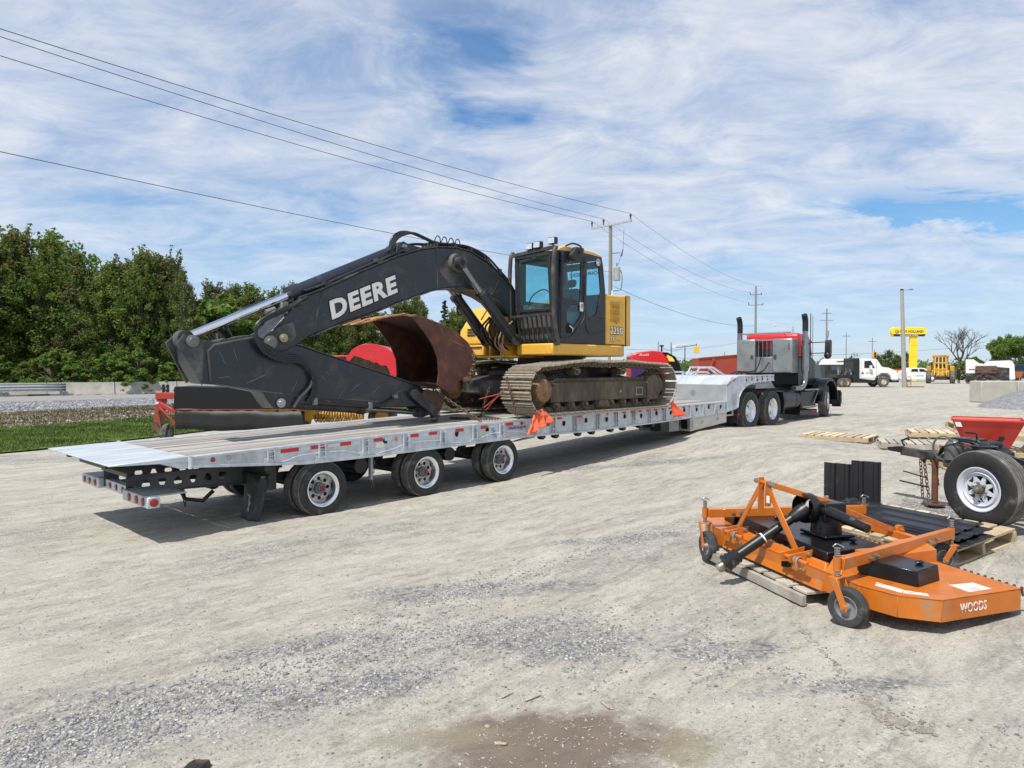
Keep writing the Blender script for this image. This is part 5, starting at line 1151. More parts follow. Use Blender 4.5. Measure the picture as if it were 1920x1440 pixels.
for (a, b) in (((-.6, 1.5), (-.3, 1.62)), ((1.6, 1.30), (1.75, 1.42)), ((.62, 1.60), (.70, 1.52)), ((.72, 1.66), (.78, 1.6)), ((.2, 1.5), (.1, 1.35)), ((2.0, 1.25), (2.2, 1.33)), ((-1.0, 1.95), (-.92, 1.78)), ((-.8, 2.0), (-.74, 1.82)), ((.95, 1.25), (1.08, 1.42)), ((1.18, 1.34), (1.30, 1.46)), ((1.24, 1.40), (1.36, 1.46)), ((-1.02, 1.58), (-.86, 1.60))): m.beam((a[0], AN - .002, a[1]), (b[0], AN - .002, b[1]), .003, .007, (0, 0, 1))
m.build('scratches', M('bare scratch', ()), arm)
# hoses sweeping over the stick
for i in range(4):
    d = i * .028; hose('hydraulic_hose', [(.35 - d, 1.04 + .02 * i, 2.82 - d), (.0 - d, 1.02, 2.60), (-.42 - d * .6, 1.02, 2.38), (-.50 + d * .3, 1.0, 2.15), (-.38 + d, .99, 1.95 + d), (-.10, .99, 1.83 + d), (.22, 1.0, 1.80 + d), (.46 - d * .5, 1.02, 1.60), (.50 - d * .8, 1.05, 1.35), (.44 - d, 1.07, 1.20)], .024)
for i in range(3):
    d = i * .06; hose('hydraulic_hose', [(.2, 1.35 + d, 2.80), (-.15, 1.35 + d, 2.74 - d), (-.55 - d, 1.35 + d, 2.58 - d), (-.78 - d, 1.35 + d, 2.35), (-.72, 1.35 + d, 2.18)], .028)
hose('steel_pipe', [(.12, 1.06, 1.12), (.22, 1.04, 1.27), (.38, 1.04, 1.42), (.46, 1.05, 1.60)], .022, M('braided hose end', (.16, .16, .155), .5, .3))
hose('steel_pipe', [(.45, 1.08, 1.22), (1.2, 1.08, 1.14), (1.65, 1.08, 1.08), (1.85, 1.07, 1.14), (2.05, 1.06, 1.22)], .018)
m = MB(); m.box((.46, 1.05, 1.14), (.53, 1.10, 1.25)); m.box((1.50, 1.05, 1.04), (1.56, 1.10, 1.15)); m.box((2.0, 1.04, 1.2), (2.08, 1.1, 1.26)); m.build('pipe_clamp', M('clamp grey', (.2, .2, .2), .5), arm)
m = MB(); m.box((.10, 1.06, 2.62), (.32, 1.12, 2.70)); m.box((-.05, 1.06, 2.55), (.04, 1.12, 2.72)); m.cyl((-.18, 1.03, 2.55), (-.30, 1.03, 2.48), .032, 8); m.cyl((-.1, 1.2, 2.62), (-.25, 1.2, 2.56), .035, 8); m.build('hose_fitting', M('clamp grey', ()), bo)
# bucket cylinder under the arm
bc = ram('bucket_cylinder', (-.05, 1.19), (2.74, .905), .085, .045, .56, 1.30, M('dirty cylinder', (.03, .028, .025), .5, 0, .3, 5, .1, 40, (.10, .08, .06), .3), M('oily rod', ()))
pin('pivot_pin', -.08, 1.19, .07, AN - .06, AF + .06, steel())
pin('pivot_pin', 2.42, 1.28, .085, AN - .06, AF + .06, blk_dusty())
m = MB()
for y in (1.0, 1.52): m.prism([(2.36, 1.34), (2.48, 1.36), (2.60, 1.24), (2.98, .96), (3.0, .84), (2.90, .82), (2.78, .90), (2.40, 1.18), (2.33, 1.26)], y, y + .05)
m.build('bucket_link', boom_worn(), ex, bevel=.012)
pin('pivot_pin', 2.93, .90, .055, .96, 1.62, steel())
m = MB()
for y in (1.12, 1.40): m.prism([(2.80, 1.30), (3.05, 1.30), (3.2, 1.1), (3.05, .84), (2.9, .80)], y, y + .05)
m.lathe([(-.03, .16), (.03, .16), (.03, .001), (-.03, .001)], c=(2.72, 1.04, 1.18), seg=20, closed=True)
m.build('bucket_coupler', M('rusty coupler', (.13, .08, .045), .7, .2, .4, 6, .4, 30), ex, bevel=.01)
# ---- bucket: shell swept between two side plates, mouth towards the tail
BY0, BY1 = .68, 1.92
shell = [(1.22, 2.46), (1.55, 2.545), (1.96, 2.61), (2.35, 2.60), (2.75, 2.50), (3.10, 2.38), (3.38, 2.20), (3.56, 2.0), (3.60, 1.80), (3.52, 1.62), (3.32, 1.52), (3.16, 1.46), (3.0, 1.37), (2.72, 1.42), (2.45, 1.45)]
side_p = [(2.10, 2.60), (2.35, 2.60), (2.75, 2.50), (3.10, 2.38), (3.38, 2.20), (3.56, 2.0), (3.60, 1.80), (3.52, 1.62), (3.30, 1.52), (3.17, 1.49), (3.12, 1.34), (3.00, 1.29), (2.88, 1.30), (2.66, 1.39), (2.44, 1.45), (2.50, 1.60), (2.66, 1.72), (2.70, 1.95), (2.58, 2.15), (2.38, 2.38)]
side_p = [(2.10, 2.60), (2.35, 2.60), (2.75, 2.50), (3.10, 2.38), (3.38, 2.20), (3.56, 2.0), (3.60, 1.80), (3.52, 1.62), (3.30, 1.52), (3.17, 1.49), (3.12, 1.34), (3.00, 1.29), (2.88, 1.30), (2.66, 1.42), (2.70, 1.62), (2.68, 1.88), (2.56, 2.12), (2.36, 2.36)]
m = MB(); m.prism(side_p, BY0, BY0 + .03); m.prism(side_p, BY1 - .03, BY1); bk = m.build('bucket', rust(), ex, bevel=.008)
m = MB()
for (a, za), (b, zb) in zip(shell, shell[1:]):
    d = Vector((b - a, 0, zb - za)).normalized(); n = Vector((d.z, 0, -d.x)) * -.028      # thickness inward
    m.hexa([(a, BY0 + .031, za), (b, BY0 + .031, zb), (b, BY1 - .031, zb), (a, BY1 - .031, za), (a - n.x, BY0 + .031, za - n.z), (b - n.x, BY0 + .031, zb - n.z), (b - n.x, BY1 - .031, zb - n.z), (a - n.x, BY1 - .031, za - n.z)])
m.build('bucket_shell', M('inner rust', (.05, .022, .015), .75, .1, .35, 3, .3, 30), bk)
# rough wear patches and cutting edge, teeth
m = MB(); rows = []
for i in range(26):
    row = []
    for j in range(9):
        k = j / 8; t = 1.10 + k * 1.1; z = pl([(1.10, 2.44), (1.22, 2.47), (1.55, 2.56), (1.96, 2.625), (2.35, 2.615)], t); y = BY0 - .02 + (BY1 - BY0 + .04) * i / 25
        z += .022 * mnoise.noise(Vector((t * 9, y * 9, 1))) + .010; row.append((t + (.05 * math.sin(i * 1.55) if j == 0 else 0), y, z))
    rows.append(row)
m.sheet(rows); o = m.build('wear_plate', rust_lt(), bk); s_ = o.modifiers.new('solid', 'SOLIDIFY'); s_.thickness = .03; s_.offset = -1
for i in range(5):
    y = BY0 + .10 + i * .26; q = MB(); q.hexa([(.98, y - .05, 2.40), (1.30, y - .06, 2.44), (1.30, y + .06, 2.44), (.98, y + .05, 2.40), (.98, y - .05, 2.415), (1.30, y - .06, 2.53), (1.30, y + .06, 2.53), (.98, y + .05, 2.415)]); q.build('bucket_tooth', rust_lt(), bk, bevel=.008)
m = MB(); m.beam((2.75, BY0 - .002, 2.42), (2.80, BY0 - .002, 2.32), .003, .010, (0, 0, 1)); m.beam((3.0, BY0 - .002, 2.20), (3.3, BY0 - .002, 2.12), .003, .006)
m.build('side_wear', rust_lt(), bk)
m = MB(); rr = random.Random(4)
for i in range(40):
    a = R(rr.uniform(-65, 20)); c = Vector((3.12 + .42 * math.cos(a) + rr.uniform(-.04, .03), BY0 - .001, 1.88 + .42 * math.sin(a) + rr.uniform(-.04, .02))); m.sphere(c, rr.uniform(.008, .022), 6, 4, (1.4, .2, .7))
m.build('weld_beads', rust_lt(), bk)
m = MB()
for i in range(4): m.cyl((1.28 + i * .0, .95 + i * .0, 1.74), (1.28, .95, 1.75), .01, 6)
for i in range(4): t = 1.38 + i * .17; z = 1.86 - (t - 1.38) * .27; m.lathe([(-.03, .035), (.03, .045), (.04, .03), (.04, .001)], c=(t, 1.16, z), axis='y', seg=12)
m.prism([(1.2, 1.82), (2.0, 1.60), (1.95, 1.72), (1.3, 1.92)], 1.14, 1.2); m.build('wear_lugs', M('rusty coupler', ()), ex)
# ================================================================== chains, binder, flags (lie on the trailer: things of their own)
wc = lambda pts: [TW(*p) for p in pts]
def wchain(pts, L, wire, label, mat=None, group=None):
    P = wc(pts); n = len(P); sag = []
    o = chain('tie_down_chain', None, P, L, wire, mat or rust_chain(), 'x'); tag(o, label, 'chain', group); return o
def sagged(a, b, s, n=8): return [tuple(Vector(a).lerp(Vector(b), i / n) - Vector((0, 0, s * 4 * (i / n) * (1 - i / n)))) for i in range(n + 1)]
wchain(sagged((2.72, .98, 1.40), (3.10, .03, .80), .02), .075, .0085, 'rusty chain running from the bucket link down to the near trailer rail')
wchain(sagged((2.90, .95, 1.0), (2.86, .93, .78), .0) + [(2.80, .9, .775), (2.72, .95, .775), (2.9, 1.05, .775)], .065, .009, 'short rusty chain wrapped round the lower pin of the bucket link')
wchain(sagged((3.86, .15, 1.55), (4.02, .03, .81), .04), .075, .0085, 'rusty chain hanging over the front of the near track')
wchain(sagged((4.30, 1.05, 1.35), (4.05, 1.05, .79), .0) + [(4.0, 1.0, .785), (3.6, .8, .785), (3.4, 1.2, .785), (3.5, .5, .785), (3.85, .3, .785)], .07, .0085, 'rusty chain piled on the planks between the two tracks')
m = MB(); P = [TW(3.72, .62, .98), TW(3.82, .20, 1.28)]; m.beam(P[0], P[1], .022, .02); m.beam(TW(3.70, .55, .93), TW(3.83, .16, 1.36), .012, .012); m.tube([TW(3.80, .25, 1.25), TW(3.70, .72, 1.14)], .014, 6); tag(m.build('chain_binder', M('worn red binder', (.30, .05, .03), .6, 0, .3, 20)), 'red lever chain binder hanging in front of the near track', 'chain binder')
def flag(t, z, pts, label):
    # crumpled cloth: outline fan in (t, z) with folds in y
    rows = []; n = 12
    (a0, a1), (b0, b1) = pts
    for i in range(n + 1):
        k = i / n; row = []
        L0 = Vector(a0).lerp(Vector(b0), k); L1 = Vector(a1).lerp(Vector(b1), k)
        for j in range(n + 1):
            q = L0.lerp(L1, j / n); f = .05 * math.sin(j * 1.5 + k * 3) * k + .03 * mnoise.noise(Vector((j * .5, k * 4, t)))
            row.append(TW(q.x + f * .6, -.30 - .05 * k - f + .05 * (1 - k), q.y + .02 * mnoise.noise(Vector((j * .7, k * 5, 9)))))
        rows.append(row)
    m = MB(); m.sheet(rows); o = m.build('warning_flag', org_flag()); s = o.modifiers.new('solid', 'SOLIDIFY'); s.thickness = .004; tag(o, label, 'flag', 'orange warning flags on the trailer'); return o
flag(4.3, .9, (((4.16, .93), (4.40, .98)), ((3.86, .50), (4.55, .74))), 'crumpled fluorescent orange flag under the front of the near track')
flag(8.5, .9, (((8.72, .99), (8.86, 1.0)), ((8.80, .60), (9.22, .62))), 'fluorescent orange flag hanging at the rear end of the near track')
# ================================================================== HIGHWAY TRACTOR (same frame)
tk = tthing('semi_truck', 'black and red highway tractor with twin chrome stacks coupled to the drop deck trailer', 'truck', 16.0, 1.27, 0)
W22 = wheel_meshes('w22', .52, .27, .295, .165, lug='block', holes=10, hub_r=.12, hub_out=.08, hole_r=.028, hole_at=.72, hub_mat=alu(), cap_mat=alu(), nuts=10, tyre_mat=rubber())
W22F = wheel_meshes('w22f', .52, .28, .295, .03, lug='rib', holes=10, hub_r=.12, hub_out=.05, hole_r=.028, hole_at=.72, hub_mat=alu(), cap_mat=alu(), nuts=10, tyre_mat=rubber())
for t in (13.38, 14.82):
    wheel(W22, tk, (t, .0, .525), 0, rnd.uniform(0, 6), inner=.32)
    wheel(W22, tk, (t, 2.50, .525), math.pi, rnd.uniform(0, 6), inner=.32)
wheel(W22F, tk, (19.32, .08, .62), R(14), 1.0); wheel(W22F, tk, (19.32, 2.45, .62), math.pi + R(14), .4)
m = MB()
for y in (.84, 1.64): m.box((12.95, y, .82), (20.1, y + .08, 1.08))
m.box((13.0, .84, .8), (13.08, 1.7, 1.0)); m.box((14.0, .84, .8), (14.1, 1.7, 1.1)); m.cyl((13.38, .3, .52), (13.38, 2.2, .52), .09, 12); m.cyl((14.82, .3, .52), (14.82, 2.2, .52), .09, 12)
for t in (13.38, 14.82): m.sphere((t, 1.25, .54), .24, 14, 8); m.box((t - .5, .74, .62), (t + .5, .84, .72)); m.box((t - .5, 1.7, .62), (t + .5, 1.8, .72))
m.box((18.6, .7, .9), (20.0, 1.9, 1.3)); m.box((19.2, .35, .55), (19.4, 2.2, .68))
m.build('frame', blk_dusty(), tk, bevel=.006)
m = MB(); m.prism([(13.3, 1.10), (14.7, 1.10), (14.6, 1.30), (13.6, 1.28)], .85, 1.7); m.build('fifth_wheel', M('greasy plate', (.10, .095, .085), .5, .3, .3, 6), tk, bevel=.01)
m = MB(); m.prism([(14.9, 1.10), (16.3, 1.10), (16.0, 1.30), (15.0, 1.30)], .6, 1.9); m.build('deck_plate', alu_brushed(), tk)
# quarter fenders behind and between the drives
for t0 in (13.38, 14.82):
    pass
m = MB(); m.prism([(15.0, 1.06), (15.5, 1.04), (15.62, .75), (15.58, .35), (15.55, .35), (15.58, .74), (15.47, 1.01), (15.0, 1.03)], .0, .6); m.build('quarter_fender', blk(), tk)
m = MB(); m.box((12.70, .06, .22), (12.72, .66, .95)); o = m.build('mud_flap', M('worn mud flap rubber', ()), tk); m = MB(); m.box((12.70, 1.85, .22), (12.72, 2.45, .95)); m.build('mud_flap', M('worn mud flap rubber', ()), tk)
m = MB(); m.cyl((12.74, .05, .45), (12.74, .7, .45), .05, 10); m.build('light_bar', red_dull(), tk)
m = MB(); m.box((14.02, -.01, .96), (14.12, 0, 1.02)); m.build('marker_lamp', lens_red(), tk)
# tanks, battery box, steps
m = MB(); m.cyl((15.72, .42, .72), (17.15, .42, .72), .31, 30); ft = m.build('fuel_tank', blk_gloss(), tk, bevel=.03)
for t in (15.95, 16.85): m = MB(); m.lathe([(-.03, .318), (.03, .318), (.03, .305), (-.03, .305)], c=(t, .42, .72), axis='x', seg=30, closed=True); m.build('tank_strap', blk(), ft)
m = MB(); m.box((17.22, .16, .42), (18.45, .75, .98)); m.build('battery_box', blk_gloss(), tk, bevel=.03)
m = MB(); m.box((17.25, .10, .46), (18.5, .30, .50)); m.build('step', alu_brushed(), tk); m = MB(); m.box((17.4, .08, 1.0), (18.5, .32, 1.04)); m.build('step', alu_brushed(), tk)
m = MB(); m.beam((18.1, .12, .55), (18.5, .12, .98), .03, .03); m.build('step_brace', alu_brushed(), tk)
m = MB(); m.box((17.3, .22, .22), (18.7, .9, .36)); m.build('skirt', blk(), tk); m = MB(); m.box((18.2, .205, .27), (18.65, .219, .32)); m.build('reflective_tape', refl_red(), tk)
# sleeper / cab
def cabprism(zs, t0, t1): pass
black_cab = blk_gloss()
m = MB(); m.prism([(17.5, 1.15), (18.95, 1.15), (18.95, 1.95), (18.7, 2.08), (17.5, 2.08)], .38, 2.16); cabo = m.build('cab', black_cab, tk, bevel=.04)
m = MB(); m.prism([(17.5, 2.085), (18.72, 2.085), (18.55, 2.62), (18.4, 2.80), (17.62, 2.86), (17.5, 2.80)], .38, 2.16); m.build('cab_top', red(), cabo, bevel=.06)
m = MB(); m.prism([(17.95, 2.12), (18.6, 2.12), (18.48, 2.55), (17.95, 2.60)], .365, .379); m.build('side_window', M('dark truck glass', (.015, .02, .022), .05, 0, .1, 3), cabo)
m = MB(); m.hexa([(18.73, .5, 2.1), (18.745, .5, 2.1), (18.745, 2.04, 2.1), (18.73, 2.04, 2.1), (18.56, .5, 2.6), (18.575, .5, 2.6), (18.575, 2.04, 2.6), (18.56, 2.04, 2.6)]); m.build('windscreen', M('dark truck glass', ()), cabo)
m = MB(); m.box((17.46, .70, 2.15), (17.495, 1.9, 2.56)); m.build('rear_window', M('pale back window', (.10, .14, .14), .08, 0, .2, 3), cabo)
m = MB(); m.prism([(18.42, 2.72), (18.8, 2.58), (18.81, 2.60), (18.44, 2.76)], .42, 2.1); m.build('sun_visor', chrome(), cabo)
m = MB()
m.tube([(17.35, .55, 2.88), (17.35, 2.2, 2.86)], .028, 8); m.tube([(17.35, 2.1, 2.86), (17.5, 2.0, 2.74)], .014, 6); m.tube([(17.35, .8, 2.87), (17.5, .8, 2.78)], .014, 6); m.build('roof_bar', alu_brushed(), cabo)
for y in (.75, 1.0, 1.27, 1.52, 1.8): m = MB(); m.prism([(18.15, 2.81), (18.3, 2.80), (18.28, 2.86), (18.18, 2.86)], y - .04, y + .04); m.build('roof_lamp', lens_amb(), cabo)
# headache rack with two cabinets
rk = alu_brushed()
m = MB(); m.box((16.92, .34, 1.56), (17.42, .98, 2.66)); rko = m.build('headache_rack', rk, tk, bevel=.03)
m = MB(); m.box((16.92, 1.56, 1.56), (17.42, 2.20, 2.66)); m.build('rack_cabinet', rk, rko, bevel=.03)
m = MB(); m.box((17.0, .985, 1.56), (17.38, 1.555, 2.08)); m.build('rack_locker', rk, rko, bevel=.01)
for (a, b) in ((.38, .94), (1.60, 2.16)):
    m = MB(); m.box((16.908, a, 1.60), (16.919, b, 2.62)); d = m.build('rack_door', M('mottled aluminium door', (.33, .34, .335), .45, .8, .25, 2.5, .05, 40), rko, bevel=.006)
    y = b - .06 if a < 1 else a + .06
    m = MB(); m.box((16.895, y - .045, 2.0), (16.907, y + .045, 2.14)); m.build('latch', M('dark latch', (.08, .08, .08), .4, .5), rko)
m = MB(); m.tube([(16.905, .43, 2.5), (16.90, .43, 2.3)], .01, 6); m.build('hinge', dark(), rko)
m = MB(); m.box((16.90, 1.76, 2.52), (16.907, 2.0, 2.60)); m.build('placard', M('teal placard', (.10, .22, .24), .5), rko)
for i in range(4): m = MB(); m.tube([(17.02, 1.06 + i * .14, 2.08), (17.02, 1.06 + i * .14, 2.66)], .011, 6); m.build('rack_bar', rk, rko)
m = MB(); m.box((17.0, .985, 2.60), (17.38, 1.555, 2.65)); m.build('rack_top', rk, rko)
m = MB(); m.box((17.40, .99, 2.35), (17.44, 1.55, 2.6)); m.build('red_panel', red(), rko)
# exhaust stacks
for y, z0 in ((.16, 1.25), (2.38, 1.25)):
    m = MB(); m.tube(smoothpts([(16.9, y + .1, 1.08), (17.3, y + .02, 1.10), (17.50, y, 1.30), (17.52, y, 1.7)], 5) + [Vector((17.52, y, 2.95))], .085, 18); s = m.build('exhaust_stack', M('darkened chrome', (.34, .34, .35), .22, 1.0, .2, 5), tk)  # chrome darkened in its colour to tone down the bright sky reflection
    m = MB(); m.tube(smoothpts([(17.52, y, 2.90), (17.52, y, 3.15), (17.49, y, 3.30), (17.42, y, 3.42)], 5), .090, 18); m.build('stack_tip', M('sooty stack tip', (.015, .014, .013), .6, .2), s)
m = MB(); m.cyl((17.52, .16, 1.62), (17.52, .16, 2.45), .115, 20); m.build('heat_shield', M('darkened chrome', ()), tk)  # same darkened chrome, so the shield mirrors less sky
# hood, fenders, bumper, mirror
m = MB(); m.hexa([(18.9, .55, 1.1), (20.5, .70, 1.1), (20.5, 1.84, 1.1), (18.9, 2.0, 1.1), (18.9, .58, 2.02), (20.45, .78, 1.86), (20.45, 1.76, 1.86), (18.9, 1.96, 2.02)]); m.build('hood', blk_gloss(), tk, bevel=.08)
for (ya, yb) in ((.0, .62), (1.92, 2.56)):
    m = MB(); c = (19.32, .62)
    a_ = [(c[0] + .68 * math.cos(R(a)), c[1] + .70 * math.sin(R(a))) for a in range(0, 181, 15)] + [(18.35, .95), (18.3, 1.05)]; 
    outp = [(c[0] + .72 * math.cos(R(a)), c[1] + .76 * math.sin(R(a))) for a in range(0, 181, 15)]
    inp = [(c[0] + .66 * math.cos(R(a)), c[1] + .66 * math.sin(R(a))) for a in range(180, -1, -15)]
    m.prism(outp + inp, ya, yb); m.build('front_fender', blk_gloss(), tk, bevel=.02)
m = MB(); m.box((20.3, .05, .45), (20.55, 2.5, .9)); m.build('bumper', blk_gloss(), tk, bevel=.05)
m = MB(); m.box((20.25, .0, .38), (20.27, .3, .95)); m.build('mud_flap', blk(), tk)
m = MB(); m.prism([(18.66, 2.16), (18.72, 2.10), (18.80, 2.12), (18.84, 2.22), (18.84, 2.60), (18.80, 2.65), (18.72, 2.65), (18.68, 2.60)], -.20, -.02); m.sphere((18.74, -.1, 2.14), .12, 12, 8); m.build('mirror', blk(), tk, bevel=.02)
m = MB(); m.tube([(18.74, -.1, 2.7), (18.78, -.1, 2.95)], .012, 6); m.tube([(18.3, .37, 2.2), (18.74, -.1, 2.22)], .016, 6); m.tube([(18.3, .37, 2.55), (18.74, -.1, 2.58)], .016, 6); m.build('mirror_arm', blk(), tk)
m = MB(); m.prism([(18.66, 2.16), (18.84, 2.16), (18.84, 2.60), (18.66, 2.60)], 2.60, 2.75); m.build('mirror', blk(), tk)
m = MB(); m.tube([(18.05, .2, 2.0), (18.05, .2, 3.5)], .014, 5); m.build('antenna', blk(), tk)
m = MB(); m.tube(smoothpts([(16.95, 1.1, 1.9), (16.6, 1.15, 1.62), (16.0, 1.2, 1.55), (15.3, 1.25, 1.58), (14.95, 1.3, 1.50)], 5), .02, 6); m.build('air_line', blk(), tk)
m = MB(); m.tube(smoothpts([(16.95, 1.35, 2.1), (16.7, 1.4, 1.68), (16.2, 1.4, 1.60), (15.4, 1.45, 1.60), (14.95, 1.5, 1.50)], 5), .02, 6); m.build('air_line', blk(), tk)
# ================================================================== FINISHING MOWER (frame: x rearward, y towards its left end; origin between the casters)
MA = math.atan2(.259, .966)            # rearward direction
def mth(name, label, cat, a, b, z, group=None):     # a: along the width towards the camera, b: rearward
    return thing(name, label, cat, (2.02 + a * .259 + b * .966, 6.88 - a * .966 + b * .259, z), MA, group, (b, -a, z))
mo = mth('finishing_mower', 'orange tractor finishing mower on small caster wheels with black belt covers', 'mower', .86, .5, -.14)
V3 = lambda a, b, z: Vector((b, -a, z))
deck = [(-.22, -.01), (1.86, 0), (2.12, .09), (2.28, .30), (2.22, 1.06), (-.50, 1.06), (-.56, .30), (-.42, .09)]
dk = [(b, -a) for a, b in deck]
m = MB(); m.prism(dk, .145, .155, axis='z'); shell_ = m.build('deck', orange(), mo)
m = MB()
for (p, q) in zip(dk, dk[1:] + dk[:1]):
    P = Vector((*p, 0)); Q = Vector((*q, 0)); d = (Q - P).normalized(); n = Vector((-d.y, d.x, 0)) * .006
    if abs(p[0] - 1.06) < .01 and abs(q[0] - 1.06) < .01: continue
    m.hexa([P, Q, Q + n, P + n, P + Vector((0, 0, .1555)), Q + Vector((0, 0, .1555)), Q + n + Vector((0, 0, .1555)), P + n + Vector((0, 0, .1555))])
m.build('skirt', orange(), mo, bevel=.003)
# sloped front lip between the hitch arms
m = MB(); m.hexa([V3(.1, -.03, .0), V3(1.50, -.03, .0), V3(1.50, .02, .0), V3(.1, .02, .0), V3(.1, .05, .20), V3(1.45, .05, .20), V3(1.45, .08, .20), V3(.1, .08, .20)]); m.hexa([V3(1.46, .0, .10), V3(1.66, .0, .10), V3(1.66, .3, .10), V3(1.46, .3, .10), V3(1.46, .12, .26), V3(1.56, .12, .26), V3(1.56, .3, .26), V3(1.46, .3, .26)]); m.box(V3(.1, .28, .156), V3(1.46, .30, .21))
m.build('front_lip', orange(), mo, bevel=.004)
m = MB(); 
for y in (.62, .71, .80): m.box(V3(1.03 + (y - .62) * .4, -.048, .07 + (y - .62) * .1), V3(1.055 + (y - .62) * .4, -.03, .115 + (y - .62) * .1))
m.build('slot', dark(), mo)
# heap of old clippings on the deck
cl = MB(); rc2 = random.Random(9)
for i in range(260):
    a = rc2.uniform(.35, 1.05); b = rc2.uniform(.09, .26); p = V3(a, b, .165 + rc2.uniform(0, .02)); d = Vector((rc2.uniform(-1, 1), rc2.uniform(-1, 1), rc2.uniform(-.2, .3))).normalized() * rc2.uniform(.008, .025); cl.beam(p - d, p + d, .005, .003)
cl.build('clippings', M('dry clippings', (.34, .28, .19), .9, 0, .3, 30), mo, kind='stuff')
# belt covers
def cover(bl, tl, zb, zt, par=mo):
    q = MB(); q.hexa([V3(a, b, zb) for a, b in bl] + [V3(a, b, zt) for a, b in tl]); return q.build('belt_cover', blk_gloss(), par, bevel=.006)
c1 = cover([(-.02, .22), (1.40, .10), (1.32, .72), (.06, .80)], [(-.02, .23), (1.39, .11), (1.31, .71), (.06, .79)], .156, .265)
c2 = cover([(1.60, .20), (2.02, .36), (1.92, .66), (1.53, .58)], [(1.60, .21), (2.01, .37), (1.91, .65), (1.53, .57)], .156, .27)
c3 = cover([(-.34, .26), (-.10, .22), (-.08, .62), (-.34, .58)], [(-.34, .27), (-.10, .23), (-.08, .61), (-.34, .57)], .156, .27)
for (a, b, par) in ((1.86, .53, c2), (1.16, .55, c1), (.2, .5, c1)):
    m = MB(); m.sphere(V3(a, b, .285), .032, 10, 6, (1.2, .8, .45)); m.cyl(V3(a, b, .262), V3(a, b, .285), .015, 8); m.build('cover_knob', blk(), par)
m = MB(); m.box(V3(1.47, .30, .156), V3(1.52, .60, .30)); m.box(V3(1.3, .78, .157), V3(1.36, 1.05, .30)); m.build('frame_rib', orange(), mo)
m = MB(); m.hexa([V3(1.42, .66, .12), V3(1.54, .62, .12), V3(1.50, 1.06, .12), V3(1.38, 1.06, .12), V3(1.42, .66, .30), V3(1.54, .62, .25), V3(1.50, 1.06, .25), V3(1.38, 1.06, .30)]); m.build('side_box', orange(), mo)
# decals
for pts in ([(1.90, .10), (2.09, .15), (2.04, .22), (1.84, .17)], [(2.095, .155), (2.20, .28), (2.15, .31), (2.045, .215)], [(2.20, .62), (2.18, .84), (2.03, .84), (2.03, .62)], [(.80, .95), (1.1, .95), (1.1, .85), (.80, .85)]):
    m = MB(); m.prism([(b, -a) for a, b in pts], .1565, .158, axis='z'); m.build('warning_label', M('worn white label', (.66, .63, .58), .5, 0, .1, 30, 0, 60, (.62, .30, .14), .18, 30), mo)
for (a, b, l) in ((1.87, .12, .16), (1.90, .145, .12), (2.10, .19, .1), (2.17, .66, .1), (2.14, .66, .12)):
    m = MB(); m.box(V3(a, b, .1582), V3(a + .004, b + l, .1588)); m.build('label_line', M('red print', (.4, .06, .03), .6), mo)
# WOODS on the end skirt
e0 = V3(2.28, .30, 0); e1 = V3(2.22, 1.06, 0); ed = (e1 - e0).normalized(); en = Vector((ed.y, -ed.x, 0))
text('maker_lettering', 'WOODS', decal_w(), mo, e0 + ed * .17 + en * .0015 + Vector((0, 0, .045)), ed, (0, 0, 1), .066, .25, offset=.008, spacing=1.05, extrude=.001)
m = MB(); m.beam(e0 + ed * .17 + en * .004 + Vector((0, 0, .063)), e0 + ed * .40 + en * .004 + Vector((0, 0, .092)), .002, .006, (0, 0, 1)); m.build('lettering_stripe', orange(), mo)
# rear roller chain guard along the back edge
m = MB()
for i in range(46):
    a = 2.22 - i * .058; p = V3(a, 1.066, .148); q = p + Vector((.012, 0, -.05)); m.tube([p, q], .009, 5)
    m.sphere(p + Vector((0, 0, .008)), .012, 6, 4)
m.build('rear_chain_guard', M('oiled chain', (.10, .10, .10), .4, .7), mo)
m = MB(); m.box(V3(2.21, 1.062, .0), V3(-.5, 1.068, .11)); m.build('rear_flap', blk(), mo)
# frame beams
def bm_(name, a, b, w, h, mat=None, **k):
    q = MB(); q.beam(a, b, w, h); return q.build(name, mat or orange(), mo, bevel=.004, **k)
bm_('frame_beam', V3(1.79, -.10, .30), V3(1.24, 1.46, .30), .06, .085); bm_('frame_beam', V3(-.08, -.08, .30), V3(.18, 1.50, .30), .06, .085)
bm_('frame_crossbar', V3(.14, 1.12, .27), V3(1.36, 1.10, .27), .05, .06)
bolt = MB(); bolt.cyl((0, 0, 0), (0, 0, .015), .016, 6); bolt.cyl((0, 0, .015), (0, 0, .028), .009, 8); bmesh_ = bolt.mesh('bolt', steel())
for k in (.20, .26, .74, .82):
    p = V3(1.79, -.10, .30).lerp(V3(1.24, 1.46, .30), k); d = (V3(1.24, 1.46, 0) - V3(1.79, -.10, 0)).normalized(); n = Vector((d.y, -d.x, 0)); o = inst(bmesh_, 'bolt', mo, p + n * .031, n.to_track_quat('Z', 'Y').to_euler())
for k in (.15, .2): 
    p = V3(-.08, -.08, .30).lerp(V3(.18, 1.5, .30), k); inst(bmesh_, 'bolt', mo, p + Vector((0, -.031, 0)), (R(90), 0, 0))
